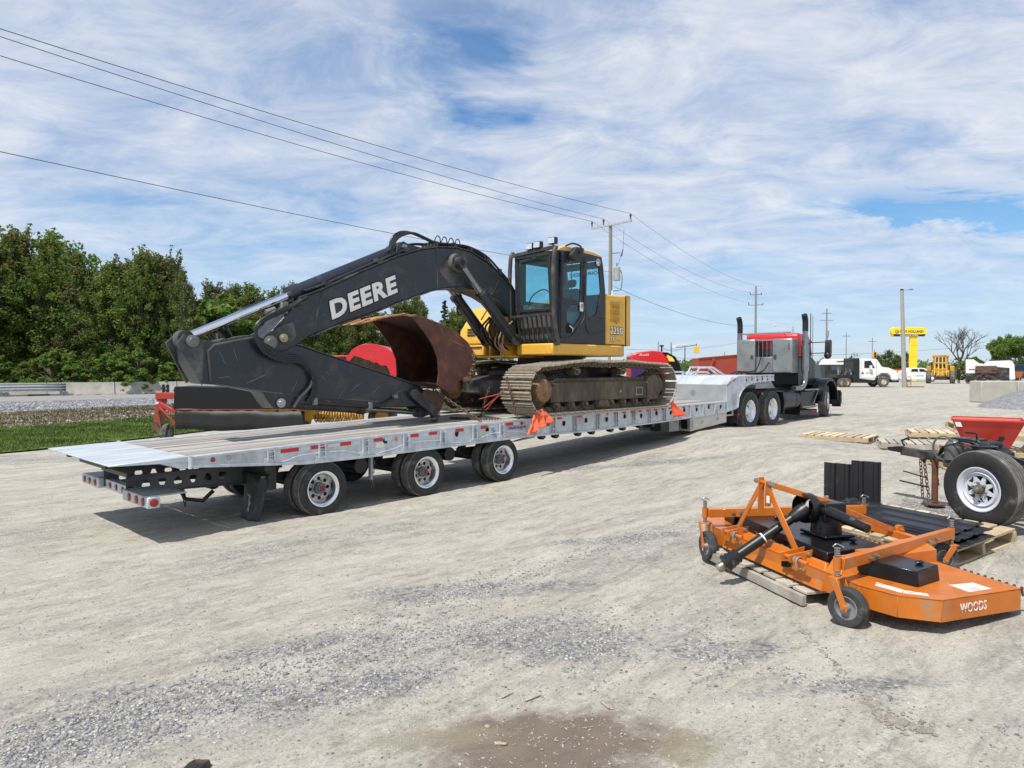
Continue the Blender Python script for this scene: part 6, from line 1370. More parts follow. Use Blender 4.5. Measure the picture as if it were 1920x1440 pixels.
# casters
CW = MB(); CW.lathe([(-.035, .085), (-.044, .105), (-.043, .13), (-.030, .140), (0, .1425), (.030, .140), (.043, .13), (.044, .105), (.035, .085)], seg=36)
cwm = CW.mesh('tyre', M('grey worn caster tyre', (.040, .040, .041), .8, 0, .25, 12, .2, 60, (.22, .21, .18), .16, 6))
CR = MB(); CR.lathe([(-.034, .086), (-.036, .078), (-.012, .070), (-.012, .03), (-.045, .022), (-.045, .001)], seg=30); CR.lathe([(.034, .086), (.036, .078), (.012, .070), (.012, .03), (.045, .022), (.045, .001)], seg=30)
crm = CR.mesh('rim', M('grey caster rim', (.26, .265, .275), .5, .3, .15, 10))
def caster(a, b, zg, dirv):
    # post at (a, b); wheel trails in direction dirv (local xy)
    root = V3(a, b, 0); d = Vector((*dirv, 0)).normalized(); s = Vector((-d.y, d.x, 0)); wc_ = root + d * .085 + Vector((0, 0, zg + .1425))
    ang = math.atan2(d.y, d.x)
    q = MB(); q.cyl(root + Vector((0, 0, .20)), root + Vector((0, 0, .42)), .013, 14)
    pz = q.build('caster_post', M('caster steel', (.25, .25, .24), .4, .8, .2, 20), mo)
    q = MB()
    for z in (.215, .232, .36, .376, .392): q.cyl(root + Vector((0, 0, z)), root + Vector((0, 0, z + .011)), .0195, 16)
    q.cyl(root + Vector((0, 0, .412)), root + Vector((0, 0, .418)), .022, 16); q.tube(smoothpts([root + Vector((-.03, .01, .425)), root + Vector((-.01, 0, .445)), root + Vector((.03, 0, .432)), root + Vector((.045, -.015, .42))], 4), .006, 6)
    q.build('spacer', steel(), pz)
    q = MB(); q.cyl(root + Vector((0, 0, .25)), root + Vector((0, 0, .35)), .027, 18); q.build('post_sleeve', orange(), pz)
    f = MB(); top_ = root + Vector((0, 0, .205))
    f.beam(top_ - s * .055 + d * .0, top_ + s * .055, .075, .010, (0, 0, 1))
    for k in (-1, 1): f.beam(top_ + s * .053 * k, wc_ + s * .053 * k, .05, .008, tuple(s)) ; f.cyl(wc_ + s * .046 * k, wc_ + s * .062 * k, .028, 12)
    fk = f.build('caster_fork', orange(), mo, bevel=.002)
    f = MB(); f.cyl(wc_ - s * .07, wc_ + s * .07, .010, 8); f.build('axle_bolt', steel(), fk)
    w = inst(crm, 'caster_wheel', mo, wc_, (0, 0, ang)); t_ = bpy.data.objects.new('tyre', cwm); COL.objects.link(t_); t_.parent = w
caster(1.79, -.13, -.135, (.35, -.9)); caster(-.10, -.10, -.150, (-.1, -.9)); caster(1.24, 1.48, -.06, (-.95, .2)); caster(.18, 1.52, -.06, (-.9, .4))
# three point hitch
AP = V3(.72, .0, .72)
bm_('mast_leg', V3(.27, .03, .22), AP + Vector((0, .03, 0)), .012, .055); bm_('mast_leg', V3(1.12, .03, .22), AP - Vector((0, .03, 0)), .012, .055)
bm_('mast_leg', V3(1.09, .04, .22), AP - Vector((0, .01, 0)), .012, .055)
m = MB(); m.beam(AP + Vector((.0, .05, .04)), AP + Vector((.0, .05, -.28)), .014, .06, (1, 0, 0)); m.beam(AP + Vector((.0, -.05, .02)), AP + Vector((.0, -.05, -.20)), .014, .06, (1, 0, 0)); m.cyl(AP + Vector((0, .1, 0)), AP + Vector((0, -.1, 0)), .016, 10); m.build('mast_head', orange(), mo, bevel=.003)
m = MB(); m.cyl(AP + Vector((0, .13, 0)), AP + Vector((0, .06, 0)), .022, 10); m.cyl(AP + Vector((0, -.06, -.0)), AP + Vector((0, -.12, -.0)), .020, 8); m.build('hitch_pin', steel(), mo)
m = MB(); m.box(V3(.80, -.03, .56), V3(.84, -.0345, .62)); m.build('warning_label', decal_w(), mo)
bm_('rear_strut', AP, V3(.90, .62, .52), .03, .05); bm_('rear_strut', V3(.90, .62, .50), V3(1.02, 1.12, .29), .03, .05, M('chipped orange paint', (.55, .15, .02), .6, 0, .3, 8, .2, 40, (.10, .06, .04), .42, 8))
m = MB(); m.prism([(-.035, -.03), (.035, -.03), (.035, .02), (.02, .045), (-.02, .045), (-.035, .02)], -.02, .02); m.xf(Matrix.Translation(V3(1.03, 1.14, .30))); m.cyl(V3(1.0, 1.14, .31), V3(1.08, 1.14, .31), .012, 8); m.build('strut_lug', orange(), mo)
for a in (.29, 1.18):
    m = MB()
    for da in (-.05, .05): m.hexa([V3(a + da - .006, -.12, .16), V3(a + da + .006, -.12, .16), V3(a + da + .006, .08, .15), V3(a + da - .006, .08, .15), V3(a + da - .006, -.13, .22), V3(a + da + .006, -.13, .22), V3(a + da + .006, .10, .25), V3(a + da - .006, .10, .25)])
    m.cyl(V3(a - .12, -.08, .19), V3(a + .22, -.08, .19), .018, 10); m.build('hitch_lug', orange(), mo, bevel=.002)
    m = MB(); m.cyl(V3(a + .07, -.08, .19), V3(a + .12, -.08, .19), .028, 10); m.tube([V3(a + .13, -.08 + .035 * math.cos(k * .7), .175 + .05 * math.sin(k * .7)) for k in range(10)], .007, 5); m.cyl(V3(a + .05, .05, .22), V3(a + .09, .05, .22), .016, 8); m.build('lynch_pin', M('tarnished pin', (.5, .47, .4), .35, .8), mo)
# gearbox, drive shaft and its shields
m = MB(); m.box(V3(.72, .36, .27), V3(1.06, .66, .30)); m.cyl(V3(.89, .50, .29), V3(.89, .50, .52), .13, 24, .11); m.box(V3(.78, .40, .40), V3(1.0, .62, .56)); gb = m.build('gearbox', blk_gloss(), mo, bevel=.012)
m = MB(); m.cyl(V3(.86, .52, .56), V3(.86, .52, .60), .02, 8); m.cyl(V3(.80, .58, .56), V3(.80, .58, .59), .015, 8)
m.build('breather', steel(), gb)
m = MB(); m.lathe([(0, .125), (.02, .13), (.08, .13), (.10, .12), (.10, .07)], axis='x', seg=26); m.xf(Matrix.Translation(V3(.84, .30, .50)) @ Matrix.Rotation(R(8), 4, 'Z')); m.build('shaft_shroud', blk(), mo)
m = MB(); m.cyl(V3(.96, .44, .50), V3(1.42, .46, .44), .050, 16, .036); m.build('side_shaft_cover', blk(), mo)
S0 = V3(.84, .34, .50); S1 = V3(.67, -.36, .01)
dv = (S1 - S0)
def along(k): return S0 + dv * k
m = MB(); m.tube([along(0), along(.06), along(.12), along(.18)], [.06, .066, .058, .048], 20); sc_ = m.build('shaft_cone', blk(), mo)
m = MB(); m.tube([along(.15), along(.55)], .040, 18); m.tube([along(.52), along(.86)], .046, 18); m.build('drive_shaft', blk(), mo)
m = MB(); m.tube([along(.52), along(.535)], .048, 18); m.build('shaft_ring', decal_w(), mo)
m = MB(); pr = [.05, .066, .060, .070, .064, .074, .068, .078, .074]; m.tube([along(.82 + i * .022) for i in range(9)], pr, 22); m.tube([along(.99), along(.95)], .068, 22); m.build('shaft_bell', blk(), mo)
m = MB(); m.cyl(along(.94), along(1.04), .032, 14); m.cyl(along(1.01) + Vector((0, .04, 0)), along(1.01) - Vector((0, .04, 0)), .018, 10); m.tube([along(1.0), along(1.05), along(1.08)], [.038, .045, .035], 12); m.build('yoke', M('tarnished yoke', (.30, .28, .20), .4, .7, .25, 12), mo)
# ================================================================== PALLETS
def pallet(origin, u, L, W, H, label, mats, nb=8, ns=3, blocks=False, group='wooden pallets on the ground', rot_x=0, skip=()):
    a = math.atan2(u[1], u[0]); o = thing('pallet', label, 'pallet', origin, a, group)
    r = random.Random(int(origin[0] * 100)); M1, M2 = mats
    st = .022 * H / .13
    for i in range(ns):     # stringers run along x
        y = (W - .04) * i / (ns - 1); q = MB(); q.box((0, y, st), (L, y + .04, H - st)); q.build('stringer', M1, o, bevel=.003)
    bw = L / nb
    for i in range(nb):
        if i in skip: continue
        x = i * bw + .01; dz = r.uniform(0, .003); e = r.uniform(-.012, .012); q = MB(); q.box((x, -.0 + e, H - st + .001), (x + bw - .035 + r.uniform(-.01, .01), W + e, H + dz)); q.build('deck_board', r.choice([M1, M2]), o, bevel=.002)
    for i in (0, nb // 2, nb - 1):
        x = i * bw + .01; q = MB(); q.box((x, 0, 0), (x + bw - .02, W, st - .001)); q.build('bottom_board', r.choice([M1, M2]), o, bevel=.002)
    return o
pw = (pal_wood(), M('fresh pallet pine', (.60, .50, .34), .8, 0, .2, 5, .3, 40)); pg_ = (pal_grey(), M('light grey pallet wood', (.46, .42, .35), .85, 0, .25, 5, .3, 40))
def mw(a, b, z): return Vector((2.02 + a * .259 + b * .966, 6.88 - a * .966 + b * .259, z))
p_ = mw(1.42, -.10, -.15); pallet(p_, (-.259, .966), 1.42, -1.0, .12, 'grey weathered pallet under the orange mower', pg_, 7)
pc = Vector((3.76, 6.02, gz(3.8, 6.1) - .005)); pu = Vector((.89, .46, 0)); pv = Vector((-.43, .90, 0))
o = pallet(pc + Vector((.89, .46, .12)) * .98, (-.43, .90), 1.45, .98, .15, 'long pine pallet carrying the black metal sheets', pw, 9); o.rotation_euler.x = -R(6.8)
# ---- black corrugated sheets: a flat stack and two upright ones
pv = Vector((-.43, .90, 0)).normalized(); pu = Vector((pv.y, -pv.x, 0)); zb = gz(3.9, 6.3) + .155
def corr(w, n=36, amp=.011, per=3):
    return [(w * i / n, amp * (1 if int(i * per * 4 / n) % 4 == 1 else -.2)) for i in range(n + 1)]
for k in range(4):
    rows = []; w = .50; off0 = .05 + .022 * k; ln = 1.52 - .05 * k
    start = pc + pu * (.06 + .035 * k) + pv * (-.02 + .07 * (k % 2) + .03 * k) + Vector((0, 0, .162 + .018 * k))
    prof = corr(w)
    seq = [(0, 0), (ln * .5, .0), (ln - .06, 0), (ln, .02)]
    for s, dz in seq: rows.append([tuple(start + pu * x + pv * s + Vector((0, 0, h + dz + .02 + .12 * (x + .06 + .035 * k)))) for x, h in prof])
    m = MB(); m.sheet(rows); o = m.build('metal_sheet', M('black ribbed sheet', (.016, .017, .020), .38, 0, .15, 3, .03, 30, (.10, .10, .10), .06, 4), smooth=False)
    s = o.modifiers.new('solid', 'SOLIDIFY'); s.thickness = .006
    tag(o, ['lowest ribbed black sheet of the flat stack on the long pallet', 'second ribbed black sheet from the bottom of the flat stack', 'third ribbed black sheet up in the flat stack', 'topmost ribbed black sheet of the flat stack on the long pallet'][k], 'metal sheet', 'black ribbed metal sheets')
for k, (A, B, h, lab) in enumerate([(Vector((3.975, 7.62, 0)), Vector((3.74, 7.80, 0)), .515, 'taller upright black ribbed sheet standing behind the mower gearbox'), (Vector((3.745, 7.79, 0)), Vector((3.52, 7.98, 0)), .47, 'shorter upright black ribbed sheet at the left of the taller one')]):
    rows = []; d = (B - A); n = Vector((-d.y, d.x, 0)).normalized(); z0 = zb + .03
    for z in (0, .5, 1.0): rows.append([tuple(A + d * (x) + n * hh * 1.3 + Vector((0, 0, z0 + z * h))) for x, hh in corr(1.0, 24, .014, 2)])
    m = MB(); m.sheet(rows); o = m.build('metal_sheet', M('black ribbed sheet', ()), smooth=False); s = o.modifiers.new('solid', 'SOLIDIFY'); s.thickness = .008
    tag(o, lab, 'metal sheet', 'black ribbed metal sheets')
c = gat(1657, 826); u_ = Vector((-1.16, .95)).normalized()
pallet(Vector((7.88, 15.65, gz(7.9, 15.7) + .01)), (-.773, .634), 1.5, -.95, .13, 'low pine pallet lying alone between the truck and the hopper', pw, 9)
# ================================================================== UTILITY TRAILER WITH THE BIG WHEEL (frame: x towards the tongue, y to the far wheel... )
UA = math.atan2(.92, -.39)
ux, uy = Vector((-.39, .92, 0)), Vector((.92, .39, 0))        # forward, inward (away from camera)
uo = Vector((4.49, 6.82, 0)); UZ = .175
ut = thing('splitter_trailer', 'small dark towed log splitter with one big white-rimmed wheel', 'trailer', (uo.x, uo.y, UZ), math.atan2(-.6, -.8) + math.pi * 0 , None, (0, 0, 0))
ut.rotation_euler = (0, 0, UA)
# local: x forward, y = left = -inward  -> inward is -y
W15 = wheel_meshes('w15', .372, .225, .205, .035, lug='rib', holes=8, hole_shape='tri', hub_r=.05, hub_out=.07, hole_r=.040, hole_at=.70, rim_mat=M('bluish white rim', (.62, .66, .72), .4, .1, .06, 6), hub_mat=M('rusty hub', (.16, .14, .10), .6, .5, .3, 12), cap_mat=M('dull hub cap', (.30, .29, .25), .4, .7, .2, 9), nuts=6, tyre_mat=M('black trailer tyre', (.020, .020, .021), .7, 0, .2, 12, .2, 80, (.16, .15, .13), .12, 5))
wheel(W15, ut, (0, 0, .372), math.pi, .35, rx=R(2)); wheel(W15, ut, (0, -1.5, .372), 0, .9)
m = MB(); m.cyl((0, -.2, .37), (0, -1.3, .37), .035, 12); m.box((-.7, -.42, .42), (.35, -.36, .50)); m.box((-.7, -1.14, .42), (.35, -1.08, .50)); m.box((-.7, -1.14, .42), (-.62, -.36, .50)); m.box((.28, -1.14, .42), (.36, -.36, .5)); m.build('frame', blk_dusty(), ut, bevel=.004)
m = MB(); m.beam((.2, -.78, .50), (1.42, -.78, .56), .09, .09); tg = m.build('tongue', blk_dusty(), ut, bevel=.006)
m = MB(); m.hexa([(1.40, -.83, .54), (1.58, -.82, .55), (1.58, -.74, .55), (1.40, -.73, .54), (1.40, -.83, .60), (1.60, -.82, .59), (1.60, -.74, .59), (1.40, -.73, .62)]); m.tube([(1.40, -.78, .62), (1.44, -.78, .68), (1.36, -.80, .72), (1.34, -.77, .70)], .014, 7); m.build('coupler', blk(), tg)
m = MB(); m.cyl((.98, -.74, .04), (.98, -.74, .50), .034, 14); m.cyl((.98, -.74, .0), (.98, -.74, .012), .11, 16); m.build('jack', M('rusty jack', (.16, .06, .035), .7, .2, .3, 8, .2, 40), ut)
# engine and pump clutter
m = MB(); m.box((.30, -1.05, .50), (.62, -.70, .66)); m.cyl((.46, -.6, .60), (.46, -1.08, .60), .12, 16); m.box((.36, -.95, .70), (.58, -.72, .76)); m.build('engine', blk_dusty(), ut, bevel=.02)
m = MB()
for i in range(9): m.lathe([(-.006, .12), (.006, .12), (.006, .06), (-.006, .06)], c=(.30, -.55, .56 + i * .022), axis='z', seg=20, closed=True)
m.build('cooling_fins', M('black spring steel', (.03, .03, .03), .4, .6), ut)
m = MB(); m.sphere((.74, -.72, .66), .10, 14, 9, (1, 1, 1.1)); m.cyl((.74, -.72, .54), (.74, -.72, .66), .10, 16); m.lathe([(-.01, .135), (.01, .135), (.01, .122), (-.01, .122)], c=(.82, -.66, .66), axis='y', seg=24, closed=True); m.build('fuel_filter', M('dull pump housing', (.20, .20, .19), .4, .6), ut)
m = MB(); m.beam((-.1, -.7, .56), (.30, -.55, .72), .05, .05); m.box((.5, -.9, .74), (.8, -.7, .78)); m.tube([(.55, -.8, .78), (.55, -.8, .84), (.68, -.8, .84)], .012, 6); m.build('lever_arm', blk(), ut, bevel=.004)
for (a, b) in (((-.35, -.62, .55), (-.1, -.5, .78)), ((-.6, -.8, .6), (-.25, -.5, .72))): m = MB(); m.beam(a, b, .09, .07); m.build('rusty_bracket', M('rusty coupler', ()), ut, bevel=.006)
m = MB(); m.box((-.5, -.9, .55), (-.15, -.45, .64)); m.cyl((-.4, -.5, .64), (-.4, -.5, .80), .05, 12); m.build('tank', M('olive tank', (.09, .10, .06), .5), ut, bevel=.01)
for i in range(4): m = MB(); m.tube(smoothpts([(.3, -.6 - i * .06, .64), (.55, -.55 - i * .06, .72 + .02 * i), (.80, -.62 - i * .04, .68), (.92, -.7, .56)], 5), .009, 6); m.build('hose', blk(), ut)
for i, y in enumerate((-.68, -.74, -.86)):
    chain('safety_chain', ut, [(1.14, y - .03, .50), (1.12 - i * .03, y - .05, .06 + .14 * (i == 2))], .052, .006, rust_chain(), 'c')
m = MB(); m.tube([(1.0, -.65, .30), (1.32, -.66, .34)], .008, 5); m.tube([(1.0, -.65, .20), (1.36, -.66, .22)], .01, 5); m.build('tine', blk(), ut)
m = MB(); m.sphere((1.14, -.76, .50), .035, 10, 7); m.build('hook', rust(), ut)
# ================================================================== RED HOPPER AND PALLETS BEHIND
HP = Vector((7.12, 10.55, 0)); hz_ = gz(7.1, 10.5)
for k, (px_, py_, Y, lab, ln, mats) in enumerate([(1768, 835, 14.2, 'grey pallet behind the towed log splitter', 1.1, pg_), (1830, 822, 16.2, 'pine pallet at the far left behind the red hopper', 1.3, pw)]):
    x = (px_ - 960) / 1331 * Y; pallet(Vector((x, Y, gz(x, Y) + .005)), (-.92, .38), ln, -1.0, .14, lab, mats, 7)
base_ = pallet(Vector((8.1, 10.9, hz_ + .01)), (-.985, .17), 1.2, -1.0, .14, 'pine pallet directly under the red hopper', pw, 8)
pallet(Vector((9.35, 12.6, hz_ + .01)), (-.97, .25), 1.3, -1.0, .14, 'lower pine pallet of the pair right of the red hopper', pw, 8)
o = pallet(Vector((9.40, 12.5, hz_ + .27)), (-.96, .28), 1.3, -1.0, .14, 'tilted upper pine pallet of the pair right of the red hopper', pw, 8); o.rotation_euler = (R(-3), R(-7), o.rotation_euler.z)
hp = thing('red_hopper', 'red tapered spreader hopper with a black arm standing on a pallet', 'spreader', (HP.x - .05, HP.y, hz_ + .12), R(-32))
tp_, bt_ = .445, .16
m = MB(); z1, z0 = .76, .10
T4 = [(-tp_, -.40, z1), (tp_, -.40, z1), (tp_, .40, z1), (-tp_, .40, z1)]; B4 = [(-bt_, -.13, z0), (bt_, -.13, z0), (bt_, .13, z0), (-bt_, .13, z0)]
ti = .012; T4i = [(x * (1 - ti * 2), y * (1 - ti * 2), z) for x, y, z in T4]; B4i = [(x * .9, y * .9, z + .02) for x, y, z in B4]
m.add(T4 + B4 + T4i + B4i, [(0, 1, 5, 4), (1, 2, 6, 5), (2, 3, 7, 6), (3, 0, 4, 7), (8, 12, 13, 9), (9, 13, 14, 10), (10, 14, 15, 11), (11, 15, 12, 8), (0, 8, 9, 1), (1, 9, 10, 2), (2, 10, 11, 3), (3, 11, 8, 0), (4, 5, 6, 7), (12, 15, 14, 13)])
m.build('hopper', red_dull() if False else M('sun bleached red paint', (.50, .035, .022), .42, 0, .12, 2.5, .03, 40, (.35, .10, .07), .08, 3), hp, smooth=False)
m = MB()
for a, b in zip(T4, T4[1:] + T4[:1]): m.beam(a, b, .022, .022)
m.build('rim', M('sun bleached red paint', ()), hp)
m = MB(); m.hexa([(-.385, -.392, .66), (-.31, -.392, .66), (-.31, -.37, .66), (-.385, -.37, .66), (-.41, -.405, .73), (-.335, -.405, .73), (-.335, -.39, .73), (-.41, -.39, .73)]); m.build('label', decal_w(), hp)
m = MB(); m.beam((-.42, -.30, .06), (.16, -.46, .50), .05, .05); m.cyl((.16, -.43, .52), (.16, -.50, .52), .04, 12); m.beam((-.32, -.2, .0), (-.40, -.22, .42), .04, .04); m.beam((.3, -.2, .0), (.25, -.15, .3), .04, .04); m.cyl((0, 0, 0), (0, 0, .16), .22, 20); m.box((-.4, -.3, 0), (.4, .3, .04)); m.build('spreader_frame', blk(), hp, bevel=.004)
# ================================================================== FARM IMPLEMENTS BEHIND THE TRAILER
def axis_thing(name, label, cat, px_, py_, Y, rz=0.0, group=None):       # stands on the ground under a photo pixel, at depth Y
    x = (px_ - 960) / 1331 * Y
    return thing(name, label, cat, (x, Y, gz(x, Y)), rz, group)
cloth = M('black rubber curtain', (.012, .012, .013), .55, 0, .2, 5, .2, 20)
dm = axis_thing('disc_mower', 'red and black disc mower with a drooping black curtain behind the trailer tail', 'mower', 305, 822, 19.8, R(1))
def tyre_simple(parent, c, r, w, hub, axis='y', name='wheel', rimr=.5):
    q = MB(); q.lathe([(-w / 2 * .9, r * rimr), (-w / 2, r * .8), (-w / 2 * .8, r * .97), (-w / 4, r), (w / 4, r), (w / 2 * .8, r * .97), (w / 2, r * .8), (w / 2 * .9, r * rimr)], c=c, axis=axis, seg=28); o = q.build(name, rubber_worn(), parent)
    q = MB(); q.lathe([(-w / 2 * .9, r * rimr), (-w / 4, r * rimr * .9), (-w / 4, r * .2), (-w / 2 * .8, r * .18), (-w / 2 * .8, .001)], c=c, axis=axis, seg=24); q.lathe([(w / 2 * .9, r * rimr), (w / 4, r * rimr * .9), (w / 4, .001)], c=c, axis=axis, seg=24); q.build('rim', hub, o); return o
m = MB(); m.prism([(-.22, .35), (-.05, .35), (.02, 1.0), (.08, 1.32), (-.10, 1.36), (-.14, 1.0)], -.15, .15); m.box((-.12, -.2, 1.22), (.62, .2, 1.40)); m.beam((.0, -.2, 1.1), (.55, -.35, .86), .12, .12); m.beam((.05, -.3, 1.0), (.5, -.35, .55), .05, .05); m.beam((.5, -.35, .9), (.75, -.35, .80), .06, .12); m.beam((.75, -.36, .78), (.35, -.36, .48), .03, .03); m.build('frame', M('worn red implement paint', (.38, .035, .022), .45, 0, .15, 4, .05, 40, (.14, .05, .03), .2, 5), dm, bevel=.02)
m = MB(); m.beam((-.18, -.16, .55), (.05, -.22, .28), .10, .12); m.beam((-.05, -.18, .9), (.08, -.24, .3), .06, .06); m.build('hanger', M('rusty coupler', ()), dm, bevel=.01)
tyre_simple(dm, (.12, -.05, .26), .27, .20, galv_dull(), 'x'); tyre_simple(dm, (2.45, .25, .28), .28, .24, galv_dull(), 'x')
m = MB(); m.box((.0, -.05, 1.40), (.04, .05, 1.62)); m.box((.12, -.05, 1.40), (.16, .05, 1.62)); m.beam((.02, -.06, 1.6), (.14, -.06, 1.42), .02, .02); m.beam((.02, -.06, 1.42), (.14, -.06, 1.6), .02, .02); m.sphere((.38, 0, 1.46), .08, 12, 8); m.build('top_lugs', blk(), dm)
m = MB(); m.box((-.115, -.165, 1.22), (-.02, -.151, 1.33)); m.build('reflector', lens_amb(), dm); m = MB(); m.box((-.13, -.165, 1.08), (-.04, -.152, 1.15)); m.build('reflector', refl_w(), dm)
m = MB(); m.prism([(.60, 1.58), (4.1, 1.52), (4.1, .98), (.68, .88), (.56, .96)], -.62, .5); m.build('mower_hood', blk_gloss(), dm, bevel=.02)
rows = []
for z in (.97, .8, .6, .42): rows.append([(.62 + i * .085, -.63 - .04 * math.sin(i * .9 + z * 3) * (1 - z) - .02 * mnoise.noise(Vector((i * .4, z * 3, 1))), z + .02 * math.sin(i * .35) - i * .002) for i in range(42)])
m = MB(); m.sheet(rows); o = m.build('curtain', cloth, dm); s = o.modifiers.new('solid', 'SOLIDIFY'); s.thickness = .008
m = MB(); m.box((.62, -.638, .945), (4.1, -.632, .965)); m.build('curtain_strip', M('worn red implement paint', ()), dm)
m = MB(); m.box((3.95, -.8, 1.02), (4.55, -.3, 1.10)); m.build('shield', M('worn red implement paint', ()), dm)
# round baler with yellow pickup (seen under and beyond the boom)
rb = axis_thing('round_baler', 'red round baler with a yellow pickup seen under the excavator arm', 'baler', 655, 790, 21.5, R(0))
m = MB(); m.prism([(-.35, 1.2)] + [(p.x, p.y) for p in smoothpts([(-.36, 1.9, 0), (-.30, 2.3, 0), (-.12, 2.56, 0), (.2, 2.70, 0), (.6, 2.68, 0), (1.0, 2.48, 0), (1.25, 2.12, 0), (1.35, 1.6, 0), (1.3, 1.0, 0)], 4)], -.8, .9); oh = m.build('hood', red(), rb, bevel=.12); oh.location.x += .42
m = MB(); m.box((-.35, -.815, 1.5), (.5, -.805, 2.2)); m.prism([(.2, 1.9), (.35, 2.35), (.52, 2.3), (.7, 1.6)], -.83, -.806); m.build('side_fin', M('bright red moulding', (.55, .03, .02), .5), rb, bevel=.01).location.x += .42
m = MB(); m.box((-1.9, -.6, 1.95), (-.36, .6, 2.38)); m.prism([(-2.1, 2.0), (-1.9, 2.3), (-1.4, 2.44), (-1.2, 2.36), (-1.1, 2.0)], -.7, -.61); m.build('front_hood', red(), rb, bevel=.05).location.x += .45
m = MB(); m.box((-1.15, -.64, 1.98), (-.37, -.61, 2.34)); m.build('black_panel', blk(), rb).location.x += .42
m = MB(); m.box((.7, -.5, 2.5), (1.35, .5, 2.58)); m.build('top_bar', jd_yel(), rb)
m = MB(); m.prism([(-1.25, .40), (-1.3, .95), (-.75, .95), (-.85, .7), (-.95, .35)], -.85, -.8); m.box((1.0, -.8, .85), (2.0, -.6, 1.12)); m.build('pickup_plate', jd_yel(), rb, bevel=.01)
m = MB(); m.cyl((-.9, -.6, .60), (.55, -.6, .60), .11, 16)
for i in range(18): m.lathe([(-.012, .19), (.012, .19), (.012, .15), (-.012, .15)], c=(-.85 + i * .08, -.6, .60), axis='x', seg=18, closed=True)
m.build('pickup_roller', M('pickup yellow', (.62, .35, .04), .5, 0, .2, 6, 0, 40, (.03, .02, .01), .3, 6), rb)
m = MB()
for i in range(17): 
    for a in range(0, 360, 60): m.beam((-.81 + i * .08, -.6 + .15 * math.cos(R(a + i * 20)), .60 + .15 * math.sin(R(a + i * 20))), (-.81 + i * .08, -.6 + .26 * math.cos(R(a + i * 20 + 15)), .60 + .26 * math.sin(R(a + i * 20 + 15))), .012, .012)
m.build('tines', blk(), rb, kind='stuff')
tyre_simple(rb, (-1.08, -.95, .30), .16, .1, jd_yel()); tyre_simple(rb, (-1.9, -.75, .30), .30, .2, jd_yel()); tyre_simple(rb, (.9, .6, .45), .45, .35, jd_yel())
m = MB(); m.beam((-1.7, -.8, .5), (-1.2, -.8, .95), .06, .06); m.box((-1.75, -.9, .25), (-1.35, -.7, .55)); m.beam((-2.0, -.7, .85), (-1.3, -.7, 1.0), .1, .1); m.build('linkage', red_dull(), rb, bevel=.01)
m = MB(); m.beam((-2.1, -.75, .5), (-1.75, -.7, 1.1), .08, .08); m.cyl((-1.9, -.9, .95), (-1.4, -.9, .8), .06, 10); m.box((-1.2, -.5, .8), (1.2, .6, 1.4)); m.build('underframe', blk_dusty(), rb, bevel=.01)
def farm_hoodbaler():
    b = axis_thing('hay_baler', 'red and black round topped baler with a yellow warning sign', 'baler', 1228, 740, 33.5, R(0))
    m = MB(); m.prism([(-1.25, .8), (-1.25, 2.30), (-.9, 2.45), (-.3, 2.52), (.15, 2.48), (.45, 2.2), (.62, 1.6), (.6, .8)], -.7, .7); m.build('red_body', red(), b, bevel=.08)
    m = MB(); m.prism([(.17, 2.46), (.45, 2.44), (.8, 2.25), (1.02, 1.9), (1.12, 1.4), (1.1, .8), (.62, .8), (.64, 1.6), (.47, 2.2)], -.72, .72); m.build('tailgate', blk_gloss(), b, bevel=.04)
    m = MB(); m.prism([(.38, 2.28), (.46, 2.33), (.5, 2.28), (.62, 2.24), (.74, 2.10), (.76, 2.02), (.5, 2.03)], -.735, -.725); m.build('warning_sign', M('yellow sign', (.80, .60, .10), .5), b)
    m = MB(); m.prism([(-1.25, 1.75), (-.75, 1.95), (-.3, 1.9), (.1, 1.6), (.2, 1.2), (-1.25, 1.2)], -.712, -.705); m.build('purple_panel', M('purple panel', (.05, .02, .11), .3), b)
    m = MB(); m.cyl((.25, -.3, 2.48), (.25, -.3, 2.8), .04, 8); m.box((.15, -.35, 2.72), (.35, -.25, 2.78)); m.build('beacon', blk(), b)
    m = MB(); m.box((-1.2, -.6, .3), (1.0, .6, .8)); m.build('frame', blk_dusty(), b); tyre_simple(b, (0, -.85, .5), .5, .35, decal_w()); tyre_simple(b, (0, .85, .5), .5, .35, decal_w())
    text('lettering', 'Roll', decal_w(), b, (-.85, -.715, 2.28), (1, 0, 0), (0, 0, 1), .10, .4)
    m = MB(); m.tube([(1.1, -.5, 1.0), (1.5, -.5, 1.3), (1.9, -.4, 1.1)], .06, 6); m.box((1.3, -.6, .9), (2.0, -.2, 1.2)); m.build('pickup', M('pale machinery', (.4, .38, .34), .6), b)
farm_hoodbaler()
sp = axis_thing('manure_spreader', 'rust red high sided spreader box parked behind the gooseneck', 'spreader', 1343, 735, 38.5, R(-4))
m = MB(); m.hexa([(-1.15, -.9, 1.15), (1.35, -.9, 1.15), (1.35, .9, 1.15), (-1.15, .9, 1.15), (-1.15, -1.0, 2.18), (1.35, -1.0, 2.42), (1.35, 1.0, 2.42), (-1.15, 1.0, 2.22)]); m.build('box', M('brick red paint', (.36, .055, .03), .55, 0, .12, 2, .03, 40, (.22, .05, .03), .2, 2), sp, bevel=.02)
m = MB(); m.beam((-.85, -1.02, 1.1), (-.35, -1.05, 2.2), .12, .05, (0, 1, 0)); m.beam((.85, -1.02, 2.35), (1.1, -1.05, 1.75), .08, .05, (0, 1, 0)); m.beam((.85, -1.04, 2.36), (1.35, -1.04, 2.36), .06, .06); m.beam((-1.15, -1.02, 2.2), (1.35, -1.02, 2.42), .05, .06); m.build('rib', M('brick red paint', ()), sp)
